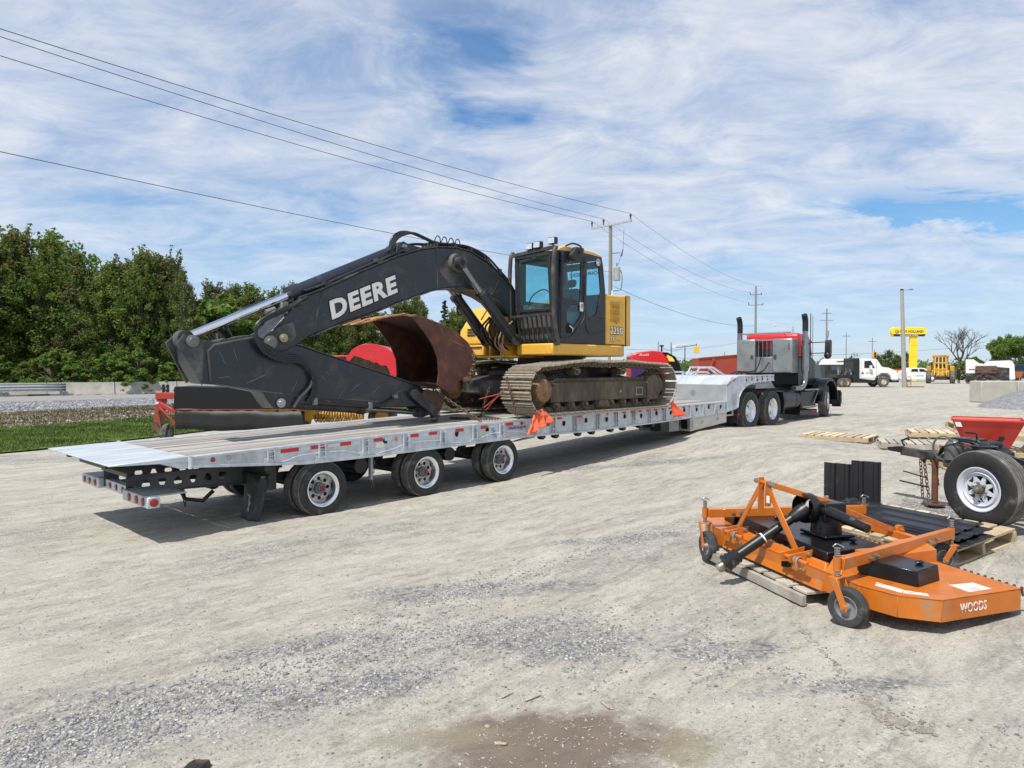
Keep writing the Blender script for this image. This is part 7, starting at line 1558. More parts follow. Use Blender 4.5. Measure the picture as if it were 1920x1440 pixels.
tyre_simple(sp, (-.3, -1.1, .5), .5, .35, galv_dull()); tyre_simple(sp, (.7, -1.1, .5), .5, .35, galv_dull())
m = MB(); m.box((-1.2, -.8, .7), (1.3, .8, 1.14)); m.build('frame', blk_dusty(), sp)
# black object at the bottom left, half outside the frame
c = gat(362, 1452); bo_ = thing('steel_block', 'dark worn steel block at the bottom edge of the picture', 'block', (c.x, c.y, c.z), R(-8))
m = MB(); m.prism([(-.075, 0), (.055, 0), (.055, .012), (.045, .040), (-.04, .034), (-.075, .012)], -.1, .08); m.build('block', M('dark worn casting', (.03, .027, .025), .45, .3, .3, 20, .2, 60, (.12, .07, .05), .3, 12), bo_, bevel=.006)
m = MB(); m.box((-.02, -.05, .036), (.02, .03, .042)); m.build('cap', blk_dusty(), bo_, bevel=.003)
# ================================================================== HIGHWAY BARRIER
A = gat(0, 745); B = gat(287, 739.5); bd = (B - A); bd.z = 0; bd.normalize(); bn = Vector((-bd.y, bd.x, 0)); ba = math.atan2(bd.y, bd.x)
J = gat(217, 741.5); j0 = (J - A).dot(bd)
SL = 3.6
bar = MB(); bar.prism([(-.30, 0), (-.30, .08), (-.17, .26), (-.09, .80), (.09, .80), (.17, .26), (.30, .08), (.30, 0)], 0, SL - .05, axis='x'); 
bcut = bar.mesh('barrier', conc())
lab_b = ['far left concrete barrier mostly hidden by the steel guard rail', 'concrete barrier just under the end of the steel guard rail', 'concrete barrier left of the red disc mower', 'concrete barrier behind the red mower frame', 'concrete barrier behind the excavator arm']
for i, k in enumerate(range(-3, 4)):
    p = A + bd * (j0 + k * SL + .03)
    o = bpy.data.objects.new('concrete_barrier', bcut); COL.objects.link(o); o.location = (p.x, p.y, gz(p.x, p.y) + .03); o.rotation_euler = (0, 0, ba)
    tag(o, {-3: 'concrete barrier behind the guard rail at the left edge', -2: lab_b[0], -1: lab_b[1], 0: lab_b[2], 1: lab_b[3], 2: lab_b[4], 3: 'last concrete barrier of the row, hidden mostly by the arm'}.get(k, 'weathered concrete barrier in the row along the highway'), 'barrier', 'concrete barriers along the highway')
    if k in (-2, -1, 0, 1):
        for s in (.7, 1.5, 2.5): 
            q = MB(); q.box((s, -.305, .0), (s + .28, -.296, .045)); q.build('foot_notch', dark(), None).parent = o
gr = thing('guard_rail', 'galvanised three ribbed guard rail ending in front of the concrete barrier', 'guard rail', tuple(A + Vector((0, 0, .03))), ba)
L_ = (gat(122, 742) - A).dot(bd)
prof = [(-.42 + .05 * math.cos(i * 1.05), .30 + i * .030) for i in range(19)]
m = MB(); rows = [[(x, -.42 - .045 * math.cos(i * math.pi / 3), .28 + i * .028) for i in range(18)] for x in (-40, -20, -10, 0, L_ * .6, L_)]
m.sheet(rows); o = m.build('rail', M('shiny galvanised rail', (.55, .56, .57), .35, .7, .1, 6), gr); s = o.modifiers.new('solid', 'SOLIDIFY'); s.thickness = .01
m = MB()
for x in (-30, -20, -10, -4, 0, L_ - .3): m.box((x, -.38, 0), (x + .15, -.25, .72))
m.build('posts', galv_dull(), gr)
m = MB(); m.box((L_, -.48, .27), (L_ + .02, -.36, .78)); m.build('rail_end', galv_dull(), gr)
m = MB(); m.box((L_ * .42, -.46, .06), (L_ * .75, -.44, .13)); m.build('scupper', dark(), gr)
def mound(name, px0, px1, pytop, Y, lab, mat):
    x0, x1 = (px0 - 960) / 1331 * Y, (px1 - 960) / 1331 * Y; h = (690 - pytop) / 1331 * Y + ZC; rows = []
    for j in range(9):
        row = []
        for i in range(17):
            u = i / 16 * 2 - 1; v = j / 8 * 2 - 1; z = max(0, 1 - abs(u) ** 1.4) * max(0, 1 - abs(v) ** 1.5) * h; row.append((x0 + (x1 - x0) * i / 16, Y + v * 1.5, z + .12 * mnoise.noise(Vector((u * 3, v * 3, Y)))))
        rows.append(row)
    m = MB(); m.sheet(rows); o = m.build(name, mat); tag(o, lab, 'mound'); return o
mound('dirt_mound', 130, 205, 703, 47, 'low red brown mound behind the concrete barrier', M('red soil', (.22, .09, .045), .9, 0, .3, 3, .3, 10, (.40, .27, .17), .3, 2))
mound('dirt_mound', 25, 110, 709, 46, 'low tan mound behind the guard rail', M('tan soil', (.28, .19, .12), .9, 0, .3, 3, .3, 10))
# ================================================================== TREES
BARK = M('bark', (.12, .10, .08), .9, 0, .3, 8, .4, 20); BARKP = M('pale bark', (.34, .32, .27), .9, 0, .25, 8, .3, 20)
def leaves_mesh(name, clumps, mats, size, seed, flat=.0, droop=0.0, aniso=1.0):
    rg = np.random.RandomState(seed); C = []; Rr = []; MI = []
    for (c, r, n, mi) in clumps:
        d = rg.randn(n, 3); d /= np.linalg.norm(d, axis=1)[:, None]; d *= (rg.rand(n) ** .45)[:, None]
        C.append(np.array(c) + d * np.array([r, r, r * (1 - flat)])); MI += [mi] * n
    C = np.concatenate(C); n = len(C); s = size * (.55 + rg.rand(n) * .8)
    a = rg.randn(n, 3); a /= np.linalg.norm(a, axis=1)[:, None]; b = rg.randn(n, 3); b -= (b * a).sum(1)[:, None] * a; b /= np.linalg.norm(b, axis=1)[:, None]
    a *= s[:, None]; b *= (s * .55 * aniso)[:, None]
    V = np.stack([C - a, C + b, C + a, C - b], 1)
    me = bpy.data.meshes.new(name); me.vertices.add(n * 4); me.vertices.foreach_set('co', V.ravel()); me.loops.add(n * 4); me.loops.foreach_set('vertex_index', np.arange(n * 4))
    me.polygons.add(n); me.polygons.foreach_set('loop_start', np.arange(0, n * 4, 4)); me.polygons.foreach_set('loop_total', np.full(n, 4))
    for m in mats: me.materials.append(m)
    mi = (np.array(MI) + (rg.rand(n) < .18)) % len(mats)
    me.polygons.foreach_set('material_index', mi); me.update(); return me
G1 = [leafm('leaf deep green', (.080, .130, .036), .45), leafm('leaf olive', (.150, .165, .050), .42), leafm('leaf mid green', (.115, .185, .045), .45), leafm('leaf brownish', (.19, .165, .085), .42)]
G2 = [leafm('leaf spring green', (.13, .20, .045), .42), leafm('leaf fresh', (.17, .26, .065), .42), leafm('leaf mid green', (.070, .125, .026))]
G3 = [leafm('needle dark', (.028, .050, .022)), leafm('needle olive', (.055, .075, .028))]
def make_tree(kind, seed, H=10.0, Rw=2.4):
    r = random.Random(seed); tw = MB(); clumps = []; lim = []
    lean = Vector((r.uniform(-.4, .4), r.uniform(-.4, .4), 0))
    tr_ = [Vector((0, 0, 0)), Vector((0, 0, H * .25)) + lean * .3, Vector((0, 0, H * .55)) + lean * .8, Vector((0, 0, H * (.82 if kind == 'aspen' else .93))) + lean]
    if kind not in ('bare', 'thin'): tw.tube(smoothpts(tr_, 4), [.16 * H / 10 * (1 - i / 13 * .9) for i in range(13)], 7)
    def at_(k): i = min(2, int(k * 3)); return tr_[i].lerp(tr_[i + 1], k * 3 - i)
    if kind in ('broad', 'cedar', 'bush'):
        n = {'broad': 230, 'cedar': 230, 'bush': 120}[kind]
        for i in range(n):
            k = r.uniform(.06, 1.0) if kind != 'broad' else r.uniform(.12, 1.0); 
            env = (math.sin(math.pi * min(1, (k * .85 + .18))) ** .6) if kind != 'cedar' else (1 - k * .82) ** .8
            a = r.uniform(0, 6.28); rad = Rw * env * r.uniform(.35, 1.0) * (1 + .35 * mnoise.noise(Vector((math.cos(a) * 1.6, math.sin(a) * 1.6, k * 4 + seed))))
            c = at_(min(k, .98)) * 1.0; c = Vector((c.x + math.cos(a) * rad, c.y + math.sin(a) * rad, k * H + r.uniform(-.2, .2)))
            clumps.append((tuple(c), r.uniform(.30, .62) * (H / 10), 62, r.choice([0, 0, 1, 1, 1, 2, 2, 3])))
            if i % 4 == 0: st = at_(max(.05, k * .75)); tw.tube([st, st.lerp(c, .5) + Vector((0, 0, .2)), c], [.045, .03, .012], 5)
        if kind != 'bush':
            for i in range(26):         # thin shoots that break the outline
                k = r.uniform(.55, 1.0); a = r.uniform(0, 6.28); env = (math.sin(math.pi * min(1, (k * .85 + .18))) ** .6) if kind != 'cedar' else (1 - k * .82) ** .8
                c = at_(min(k, .98)); b0 = Vector((c.x + math.cos(a) * Rw * env * .8, c.y + math.sin(a) * Rw * env * .8, k * H)); e1_ = b0 + Vector((math.cos(a) * r.uniform(.1, .5), math.sin(a) * r.uniform(.1, .5), r.uniform(.5, 1.3)))
                tw.tube([b0, e1_], [.02, .006], 4)
                for j in range(4): clumps.append((tuple(b0.lerp(e1_, .25 + j * .25)), .16, 12, r.randrange(4)))
        mats = G1 if kind != 'bush' else G2 + G1[:1]; size = .10
        if kind == 'bush': mats = [G2[0], G1[2], G2[1], G1[1]]
        if kind == 'cedar': mats = [G1[1], leafm('cedar olive', (.115, .125, .045), .4), G1[3], G1[0]]
        if kind == 'broad' and seed % 2: mats = [G1[2], leafm('leaf yellow green', (.165, .20, .05), .42), G1[1], G1[0]]
    elif kind == 'aspen':
        n = 46
        for i in range(n):
            k = .25 + .75 * (i / n); a = r.uniform(0, 6.28); rad = Rw * .8 * (1 - abs(k - .6) * 1.1) * r.uniform(.3, 1.1); st = at_(max(.1, k * .90)); c = st + Vector((math.cos(a) * rad, math.sin(a) * rad, r.uniform(.4, 1.2)))
            tw.tube([st, st.lerp(c, .5) + Vector((0, 0, .1)), c], [.04, .025, .008], 5)
            for j in range(4): clumps.append((tuple(c + Vector((r.uniform(-.5, .5), r.uniform(-.5, .5), r.uniform(-.3, .7)))), r.uniform(.25, .5), 42, r.randrange(3)))
        mats = G2; size = .12
    elif kind == 'spruce':
        for i in range(70):
            k = .08 + .9 * i / 70; env = Rw * .62 * (1 - k) ** .9 + .12; a = i * 2.4 + r.uniform(-.3, .3); c0 = at_(k * .98); c0.z = k * H; L0 = env * r.uniform(.7, 1.15)
            e = c0 + Vector((math.cos(a) * L0, math.sin(a) * L0, -.10 * L0)); tw.tube([c0, e], [.025, .006], 4)
            for j in range(4): clumps.append((tuple(c0.lerp(e, .35 + j * .2)), .12 + .10 * (1 - k), 26, r.randrange(2)))
        mats = G3; size = .085
    elif kind in ('bare', 'thin'):
        def br(p, d, L, rad, dep):
            q = p + d * L; mid = p.lerp(q, .5) + Vector((r.uniform(-1, 1), r.uniform(-1, 1), r.uniform(-1, 1))) * L * .06
            tw.tube([p, mid, q], [rad, rad * .8, rad * .6], 4 if dep > 2 else 6)
            if kind == 'thin' and dep >= 3: clumps.append((tuple(q), .42, 42, r.randrange(3)))
            if dep < 5:
                for _ in range(3 if dep else 5):
                    nd = (d * 1.1 + Vector((r.uniform(-1, 1), r.uniform(-1, 1), r.uniform(-.25, .7)))).normalized(); br(q if _ < 2 else p.lerp(q, r.uniform(.45, .95)), nd, L * r.uniform(.58, .8), rad * .58, dep + 1)
        br(Vector((0, 0, 0)), Vector((0, 0, 1)), H * .22, .17, 0); mats = G2; size = .13
    tmesh = tw.mesh('trunk', BARK if kind not in ('aspen',) else BARKP)
    cm = leaves_mesh('crown', clumps, mats, size, seed) if clumps else None
    return tmesh, cm
KINDS_ = {}
def plant(kind, var, x, Y, H, label, group, H0=10.0, wide=1.0, name='tree', z=None):
    key = (kind, var)
    if key not in KINDS_: KINDS_[key] = make_tree(kind, 31 * var + len(kind) * 7, H0 if kind != 'bush' else 3.0, 2.4 if kind != 'bush' else 1.5)
    tm, cm = KINDS_[key]; s = H / (H0 if kind != 'bush' else 3.0); rr_ = random.Random(int(x * 100 + Y * 7))
    o = thing(name, label, 'tree' if kind != 'bush' else 'bush', (x, Y, gz(x, Y) if z is None else z), rr_.uniform(0, 6.28), group)
    o.scale = (s * wide, s * wide, s)
    for nm, me in (('trunk', tm), ('crown', cm)):
        if me: c = bpy.data.objects.new(nm, me); COL.objects.link(c); c.parent = o
    return o
names = {'broad': 'dense olive green broadleaf tree behind the barrier', 'cedar': 'dark conical cedar behind the barrier', 'aspen': 'tall airy light leaved tree behind the barrier', 'spruce': 'thin dark spruce beyond the bucket', 'thin': 'loose light leaved tree', 'bush': 'bright green bush', 'bare': 'leafless grey tree'}
def ordn(i): return ['first', 'second', 'third', 'fourth', 'fifth', 'sixth', 'seventh', 'eighth', 'ninth', 'tenth', 'eleventh', 'twelfth', 'thirteenth', 'fourteenth', 'fifteenth', 'sixteenth', 'seventeenth', 'eighteenth', 'nineteenth', 'twentieth'][i]
BELT = [(-110, 430, 47, 'broad', 1.1), (-50, 442, 47, 'broad', 1.1), (0, 452, 49, 'broad', 1.1), (42, 448, 50, 'cedar', 1.1), (82, 398, 52, 'aspen', 1.0), (100, 458, 50, 'broad', 1.1), (132, 412, 53, 'aspen', .9), (150, 490, 50, 'broad', 1.1), (192, 488, 54, 'aspen', .8), (205, 500, 50, 'broad', 1.1), (238, 494, 52, 'cedar', 1.2), (270, 486, 50, 'broad', .95), (292, 480, 51, 'cedar', 1.0), (322, 490, 51, 'cedar', .9), (345, 520, 50, 'broad', .7), (352, 492, 56, 'bare', .5),
        (385, 565, 52, 'bush', 1.0), (408, 540, 58, 'cedar', .9), (440, 538, 60, 'cedar', 1.0), (478, 540, 60, 'broad', 1.0), (515, 556, 60, 'broad', 1.0), (540, 504, 63, 'aspen', .62), (560, 562, 62, 'cedar', 1.1), (600, 552, 62, 'broad', 1.0), (622, 508, 66, 'aspen', .7), (655, 560, 64, 'broad', 1.0), (700, 566, 66, 'broad', 1.0), (742, 572, 66, 'cedar', 1.1), (780, 556, 66, 'broad', .9), (808, 552, 66, 'thin', .7), (838, 560, 68, 'spruce', .8), (866, 585, 70, 'broad', .8), (850, 590, 73, 'broad', .9), (890, 590, 72, 'thin', .7), (925, 625, 74, 'broad', 1.0)]
cnt = {}
for i, (px_, py_, Y, kd, wd) in enumerate(BELT):
    x = (px_ - 960) / 1331 * Y; H = (690 - py_) / 1331 * Y + ZC; c = cnt.get(kd, 0); cnt[kd] = c + 1
    plant(kd, c % (3 if kd in ('broad', 'cedar') else 2), x, Y, H, f'{names[kd]}, {ordn(c)} such from the left', 'trees behind the highway', wide=wd * {'broad': 1.0, 'cedar': .95}.get(kd, 1.0) * max(.75, 9.5 / H) if H < 9.5 else wd)
for i, (px_, H, Y) in enumerate([(-20, 2.6, 45), (30, 2.2, 46), (90, 3.0, 46), (150, 2.4, 46), (205, 2.8, 46.5), (250, 3.0, 46.5), (300, 1.5, 47), (335, 1.6, 48), (365, 1.7, 49), (400, 3.2, 53), (440, 2.6, 55), (490, 3, 57), (590, 3.0, 60), (640, 3, 60), (690, 3.0, 60), (740, 3.2, 61), (790, 3.0, 62), (835, 3, 62), (880, 2.4, 62), (925, 2.3, 62), (955, 2.0, 66)]):
    x = (px_ - 960) / 1331 * Y; plant('bush', i % 2, x, Y, H, f'{["low", "rounded", "leafy"][i % 3]} roadside bush, {ordn(min(i, 19))} from the left under the trees', 'roadside bushes', wide=1.5, name='bush', z=-.3)
# dark wood floor behind, so the belt is deep
m = MB(); rows = []
a0 = Vector(((-300 - 960) / 1331 * 60, 60, 0)); a1 = Vector(((900 - 960) / 1331 * 80, 80, 0))
clm = []; rw = random.Random(8)
for i in range(420):
    k = rw.random(); p = a0.lerp(a1, k) + Vector((0, rw.uniform(0, 10), 0)); hmax = 8.2 - 3.4 * sm(.35, .55, k) ; clm.append(((p.x, p.y, rw.uniform(.4, 1.0) * hmax), rw.uniform(1.2, 2.2), 150, rw.randrange(4)))
me = leaves_mesh('woodland', clm, G1, .26, 4); wo = bpy.data.objects.new('woodland', me); COL.objects.link(wo); wo['kind'] = 'stuff'; wo['label'] = 'dense woodland deeper behind the first row of trees'
# scrub on the ground under the belt
m = MB()
clm = []
for i in range(260):
    k = rw.random(); b0 = A + bd * (-25 + k * 75) + bn * rw.uniform(1.2, 7); clm.append(((b0.x, b0.y, rw.uniform(.1, .9)), rw.uniform(.4, .8), 60, rw.randrange(3)))
me = leaves_mesh('undergrowth', clm, [G2[0], G1[1], G2[1]], .10, 6); wo = bpy.data.objects.new('undergrowth', me); COL.objects.link(wo); wo['kind'] = 'stuff'; wo['label'] = 'low weeds and scrub behind the barrier'
# right hand trees and the far hedge line
def px2(px_, Y): return (px_ - 960) / 1331 * Y
plant('bare', 1, px2(1800, 105), 105, 12.5, 'leafless grey tree rising behind the standing person', None, wide=1.0)
plant('thin', 0, px2(1868, 98), 98, 9.0, 'leaning light leaved tree left of the pair at the right edge', None, wide=.9)
plant('thin', 1, px2(1910, 92), 92, 9.5, 'leafy tree cut off by the right edge of the picture', None, wide=.9)
plant('broad', 0, px2(1930, 100), 100, 6.2, 'low dark tree behind the leafy tree at the right edge', None, wide=1.3)
for i, (px_, H, Y) in enumerate([(1645, 3.6, 112), (1663, 4.4, 114), (1682, 3.6, 112), (1697, 4.0, 113), (1765, 2.8, 105), (1785, 2.2, 104), (1822, 2.6, 100), (1838, 3, 100), (1850, 2.4, 101)]):
    plant('broad' if i < 4 else 'bush', i % 2, px2(px_, Y), Y, H, f'{"round green tree" if i < 4 else "scrubby bush"} in the far hedge, {ordn(i if i < 4 else i - 4)} from the left', 'far hedge right of the light pole', wide=1.6 if i < 4 else 1.5)
clm = []
for i in range(700):
    an = rw.uniform(-.45, 1.0); D = rw.uniform(330, 430); clm.append(((D * math.sin(an), D * math.cos(an), rw.uniform(.5, 3.5 + 1.5 * mnoise.noise(Vector((an * 9, 0, 0))))), rw.uniform(2.0, 4.0), 34, rw.randrange(3)))
me = leaves_mesh('distant_trees', clm, [G1[0], G1[2], G2[0]], .9, 12); wo = bpy.data.objects.new('distant_trees', me); COL.objects.link(wo); wo['kind'] = 'stuff'; wo['label'] = 'distant tree line on the horizon'
# ================================================================== POLES AND WIRES
def pole(name, label, cat, px_, pytop, Y, r0=.16, mat=None, lean=0.0, grp=None):
    x = px2(px_, Y); z0 = gz(x, Y); H = (690 - pytop) / 1331 * Y + ZC - z0; o = thing(name, label, cat, (x, Y, z0), 0, grp)
    m = MB(); m.tube([(0, 0, -.2), (lean * .5, 0, H * .5), (lean, 0, H)], [r0, r0 * .85, r0 * .68], 12); m.build('pole', mat or pole_wood(), o); return o, H
insm = M('dark insulator', (.06, .055, .05), .4)
pd = Vector((-.613, -.79, 0)); nd_ = Vector((.79, -.613, 0))
P1, H1 = pole('utility_pole', 'nearest wooden utility pole with crossarm and grey transformer behind the cab', 'utility pole', 1144, 421, 50, .17)
m = MB(); c0 = Vector((0, -.2, H1 - .1)); ca = Vector((1.18, -1.40 * 1.0, 0)); m.beam(c0 - Vector((1.2, -1.35, 0)), c0 + Vector((1.2, -1.35, 0)), .12, .14); m.build('crossarm', M('pale crossarm', (.42, .43, .40), .8, 0, .15, 5), P1)
ends = []
for k in (-.98, -.38, .96):
    p = c0 + Vector((1.2, -1.35, 0)) * k + Vector((0, 0, .08)); q = MB(); q.tube([p, p + Vector((0, 0, .22)), p + Vector((0, 0, .3)), p + Vector((0, 0, .42))], [.03, .05, .09, .04], 10); q.build('insulator', insm, P1); ends.append(p + Vector((0, 0, .42)))
m = MB(); m.cyl((.42, -.2, H1 - 4.0), (.42, -.2, H1 - 3.05), .24, 18); m.build('transformer', M('grey transformer can', (.40, .40, .38), .5, .2, .1, 5), P1, bevel=.03)
m = MB(); m.tube([(.42, -.2, H1 - 3.05), (.42, -.2, H1 - 2.75)], [.04, .03], 8); m.beam((.1, -.15, H1 - 2.1), (.65, -.2, H1 - 2.05), .04, .04); m.tube([(.72, -.2, H1 - 2.3), (.85, -.2, H1 - 1.8)], [.06, .03], 8); m.tube([(.9, -.25, H1 - .4), (.85, -.22, H1 - 1.8), (.5, -.2, H1 - 2.9)], .012, 4); m.build('bracket', insm, P1)
m = MB(); m.tube(smoothpts([(.62, -.2, H1 - 3.2), (.78, -.2, H1 - 3.6), (.7, -.2, H1 - 4.6), (.3, -.2, H1 - 4.7), (.05, -.2, H1 - 4.75)], 4), .025, 5); m.build('drop_lead', blk(), P1)
m = MB(); m.tube([(.10, -.18, 1.2), (.10, -.18, H1 - 4.7)], .07, 8); m.build('conduit', decal_w(), P1)
P2, H2 = pole('utility_pole', 'second wooden utility pole rising above the truck cab', 'utility pole', 1416, 537, 90, .17)
m = MB(); 
for z, w in ((H2 - 1.1, 1.4), (H2 - 2.4, 1.8)): m.beam((-w / 2, 0, z), (w / 2, 0, z + .05), .06, .06); m.tube([(-w / 2, 0, z), (-w / 2, 0, z + .3)], .05, 6); m.tube([(w / 2, 0, z), (w / 2, 0, z + .3)], .05, 6)
m.build('insulator_bracket', insm, P2)
P3, H3 = pole('utility_pole', 'third wooden utility pole just right of the truck stack', 'utility pole', 1549, 579, 122, .17)
m = MB()
for z, w in ((H3 - .8, 1.6), (H3 - 2.0, 2.2)): m.beam((-w / 2, 0, z), (w / 2, 0, z), .07, .07)
m.build('crossarm', insm, P3)
P4, H4 = pole('light_pole', 'grey wooden yard light pole with curved lamp arm in front of the yellow sign', 'light pole', 1696, 545, 63.6, .20, M('silvery pole', (.34, .33, .30), .9, 0, .2, 6, .3, 30, sstretch=(6, 6, .6)), -.33)
m = MB(); m.tube(smoothpts([(-.33, 0, H4 - .25), (-.1, 0, H4 + .0), (.35, 0, H4 + .12)], 5), .03, 6); m.build('lamp_arm', galv_dull(), P4)
m = MB(); m.sphere((.48, 0, H4 + .1), .16, 12, 7, (1.3, .8, .5)); m.build('lamp_head', galv_dull(), P4)
m = MB(); m.cyl((-.33, 0, H4), (-.33, 0, H4 + .12), .14, 12); m.build('pole_cap', blk(), P4)
m = MB(); m.beam((.0, -.2, .0), (.55, -.3, .55), .04, .04); m.tube([(.2, -.1, 0), (.28, -.1, .7), (.5, -.1, .5), (.55, -.1, 0)], .03, 5); m.box((.2, -.5, 0), (1.5, -.1, .10)); m.build('rubble', rust_lt(), P4)
for (px_, py_, Y, lab) in [(1586, 624, 150, 'thin far utility pole right of the third pole'), (1635, 634, 150, 'thin far utility pole beside the hanging traffic light'), (1601, 660, 190, 'short far utility pole beyond the white van'), (1607, 662, 195, 'shortest far utility pole beyond the white truck'), (1234, 641, 110, 'thin dark pole above the red baler'), (1258, 642, 100, 'far pole left of the traffic signal mast'), (1358, 660, 140, 'tiny far pole above the spreader box'), (1523, 592, 60, 'slim dark pole seen beside the near exhaust stack')]:
    o, h = pole('utility_pole', lab, 'utility pole', px_, py_, Y, .11 if Y > 70 else .045)
    if Y > 140: m = MB(); m.beam((-.8, 0, h - .7), (.8, 0, h - .7), .09, .09); m.build('crossarm', insm, o)
def street_lamp(px_, py_, Y, arm, lab):
    o, h = pole('street_lamp', lab, 'street lamp', px_, py_, Y, .09, galv_dull())
    m = MB(); m.tube(smoothpts([(0, 0, h - .3), (arm * .5, 0, h + .1), (arm, 0, h + .15)], 5), .05, 5); m.sphere((arm * 1.1, 0, h + .12), .28, 10, 6, (1.5, .6, .4)); m.build('lamp_head', M('pale lamp head', (.6, .6, .6), .4), o)
street_lamp(1486, 612, 100, -2.3, 'far street lamp arching left above the truck cab'); street_lamp(1259, 648, 101, 1.7, 'far street lamp arching over the red balers')
def signal(px_, pytop, pybot, Y, lab):
    z1 = (690 - pytop) / 1331 * Y + ZC; z0 = (690 - pybot) / 1331 * Y + ZC; x = px2(px_, Y); o = thing('traffic_light', lab, 'traffic light', (x, Y, z0), 0, 'yellow traffic lights')
    m = MB(); m.box((-.32, 0, 0), (.32, .25, z1 - z0)); m.build('housing', M('signal yellow', (.80, .46, .03), .5), o, bevel=.05)
    q = (z1 - z0) / 3.3
    for i, cm in enumerate((M('signal green lens', (.03, .10, .07), .3), M('signal amber lens', (.30, .14, .02), .3), M('signal red lens', (.30, .02, .02), .3))):
        m = MB(); m.lathe([(0, .17), (-.12, .17), (-.12, .15), (-.01, .14), (-.01, .001)], c=(0, 0, q * (.65 + i)), seg=16); m.build('lens', cm, o)
    m = MB(); m.tube([(0, .12, z1 - z0), (0, .12, z1 - z0 + .35)], .04, 6); m.build('hanger', insm, o); return o
o = signal(1305, 649, 662, 95, 'yellow traffic light on a mast left of the truck'); o.rotation_euler = (0, 0, math.pi); signal(1640, 660, 671, 110, 'yellow traffic light above the white truck')
o, h = pole('signal_mast', 'slim mast carrying the traffic light arm left of the truck', 'signal mast', 1284, 650, 95.3, .09, insm); m = MB(); m.tube(smoothpts([(-1.2, 0, h - .1), (0, 0, h), (1.6, 0, h + .25)], 4), .05, 5); m.build('mast_arm', insm, o)
# wires
def wire(a, b, sag, lab, r=.012, n=24):
    a, b = Vector(a), Vector(b); pts = [a.lerp(b, i / n) - Vector((0, 0, sag * 4 * (i / n) * (1 - i / n))) for i in range(n + 1)]
    m = MB(); m.tube(pts, r, 4, False); o = m.build('power_line', M('aluminium cable', (.10, .10, .105), .6)); tag(o, lab, 'power line', 'overhead lines')
w1_ = P1.location
back = Vector((w1_.x, w1_.y, 0)) + pd * 58
lb = ['lower of the three upper overhead lines', 'middle of the three upper overhead lines', 'highest overhead line crossing the sky']
for e_, zb, dl, lab, dk_ in zip(ends, (12.25, 12.65, 11.8), (-1.2, -.4, 1.25), lb, (0, 0, 0)):
    s = w1_ + e_; wire(s, back + Vector((dl * .66, -dl * .75, zb)), .75, lab, .014)
wire(w1_ + Vector((0, -.2, H1 - 3.4)), back + Vector((0, 0, 8.85)), .55, 'lone lower overhead line passing behind the boom', .013)
p2 = P2.location
for e_, off_, z, lab in zip(ends, (-.9, -.7, .9), (H2 - 2.1, H2 - .8, H2 - .1), ('left overhead line between the first two utility poles', 'middle overhead line between the first two utility poles', 'right overhead line between the first two utility poles')):
    wire(w1_ + e_, p2 + Vector((off_, 0, z)), .9, lab, .012)
wire(w1_ + Vector((.2, -.2, H1 - 4.4)), p2 + Vector((-.2, 0, H2 - 5.0)), .8, 'lowest overhead line between the first two utility poles', .016)
for (a, b, lab, r_) in (((1175, 655, 95), (1390, 641, 140), 'thin overhead line near the traffic signal', .02), ((1180, 662, 95), (1395, 668, 140), 'lower thin line above the spreader box', .02), ((1395, 668, 110), (1930, 640, 120), 'long thin line crossing behind the yellow sign', .02), ((1240, 684 - 34, 90), (1283, 649, 95), 'short span to the signal mast', .02)):
    pa = Vector((px2(a[0], a[2]), a[2], (690 - a[1]) / 1331 * a[2] + ZC)); pb = Vector((px2(b[0], b[2]), b[2], (690 - b[1]) / 1331 * b[2] + ZC)); wire(pa, pb, .6, lab, r_)
# ================================================================== DEALER SIGN
Y = 95; sg = thing('dealer_sign', 'tall yellow dealer sign on a yellow post', 'sign', (px2(1711.5, Y), Y, 0), 0)
k_ = Y / 1331.
def sx(px_): return (px_ - 1711.5) * k_
def sz(py_): return (690 - py_) * k_ + ZC
m = MB(); m.box((sx(1705), -.2, 0), (sx(1718), .2, sz(631))); m.build('post', M('sign yellow', (.95, .68, .02), .4, 0, .03, 2), sg, bevel=.03)
for py_ in (648, 669): m = MB(); m.box((sx(1705), -.206, sz(py_)), (sx(1718), -.2035, sz(py_) + .04)); m.build('post_seam', M('sign seam', (.5, .35, .02), .5), sg)
m = MB(); zz0, zz1 = sz(631), sz(614); x0, x1 = sx(1669), sx(1734); rr0 = .45
m.prism([(x0 + .25, zz0), (x1 - .25, zz0), (x1 - .02, zz0 + .35)] + arc(x1 - rr0, zz1 - rr0, rr0, 10, 90, 4) + arc(x0 + rr0, zz1 - rr0, rr0, 90, 170, 4) + [(x0 + .02, zz0 + .35)], -.3, .3); pn = m.build('panel', M('sign yellow', ()), sg, bevel=.02)
m = MB(); m.prism([(x0 + .12, zz0 + .32), (sx(1711), zz0 + .25), (x1 - .12, zz0 + .32), (x1 - .3, zz0 - .0), (x0 + .3, zz0 - .0)], -.312, -.304); m.build('blue_band', M('navy band', (.01, .012, .07), .4), pn)
navy = M('navy band', ())
text('name_lettering', 'NEW HOLLAND', navy, pn, (sx(1684), -.308, sz(624.2)), (1, 0, 0), (0, 0, 1), .33, sx(1728) - sx(1684), offset=.03)
text('name_lettering', 'AGRICULTURE', decal_w(), pn, (sx(1684), -.316, sz(630.6)), (1, 0, 0), (0, 0, 1), .17, sx(1718) - sx(1684), offset=.02)
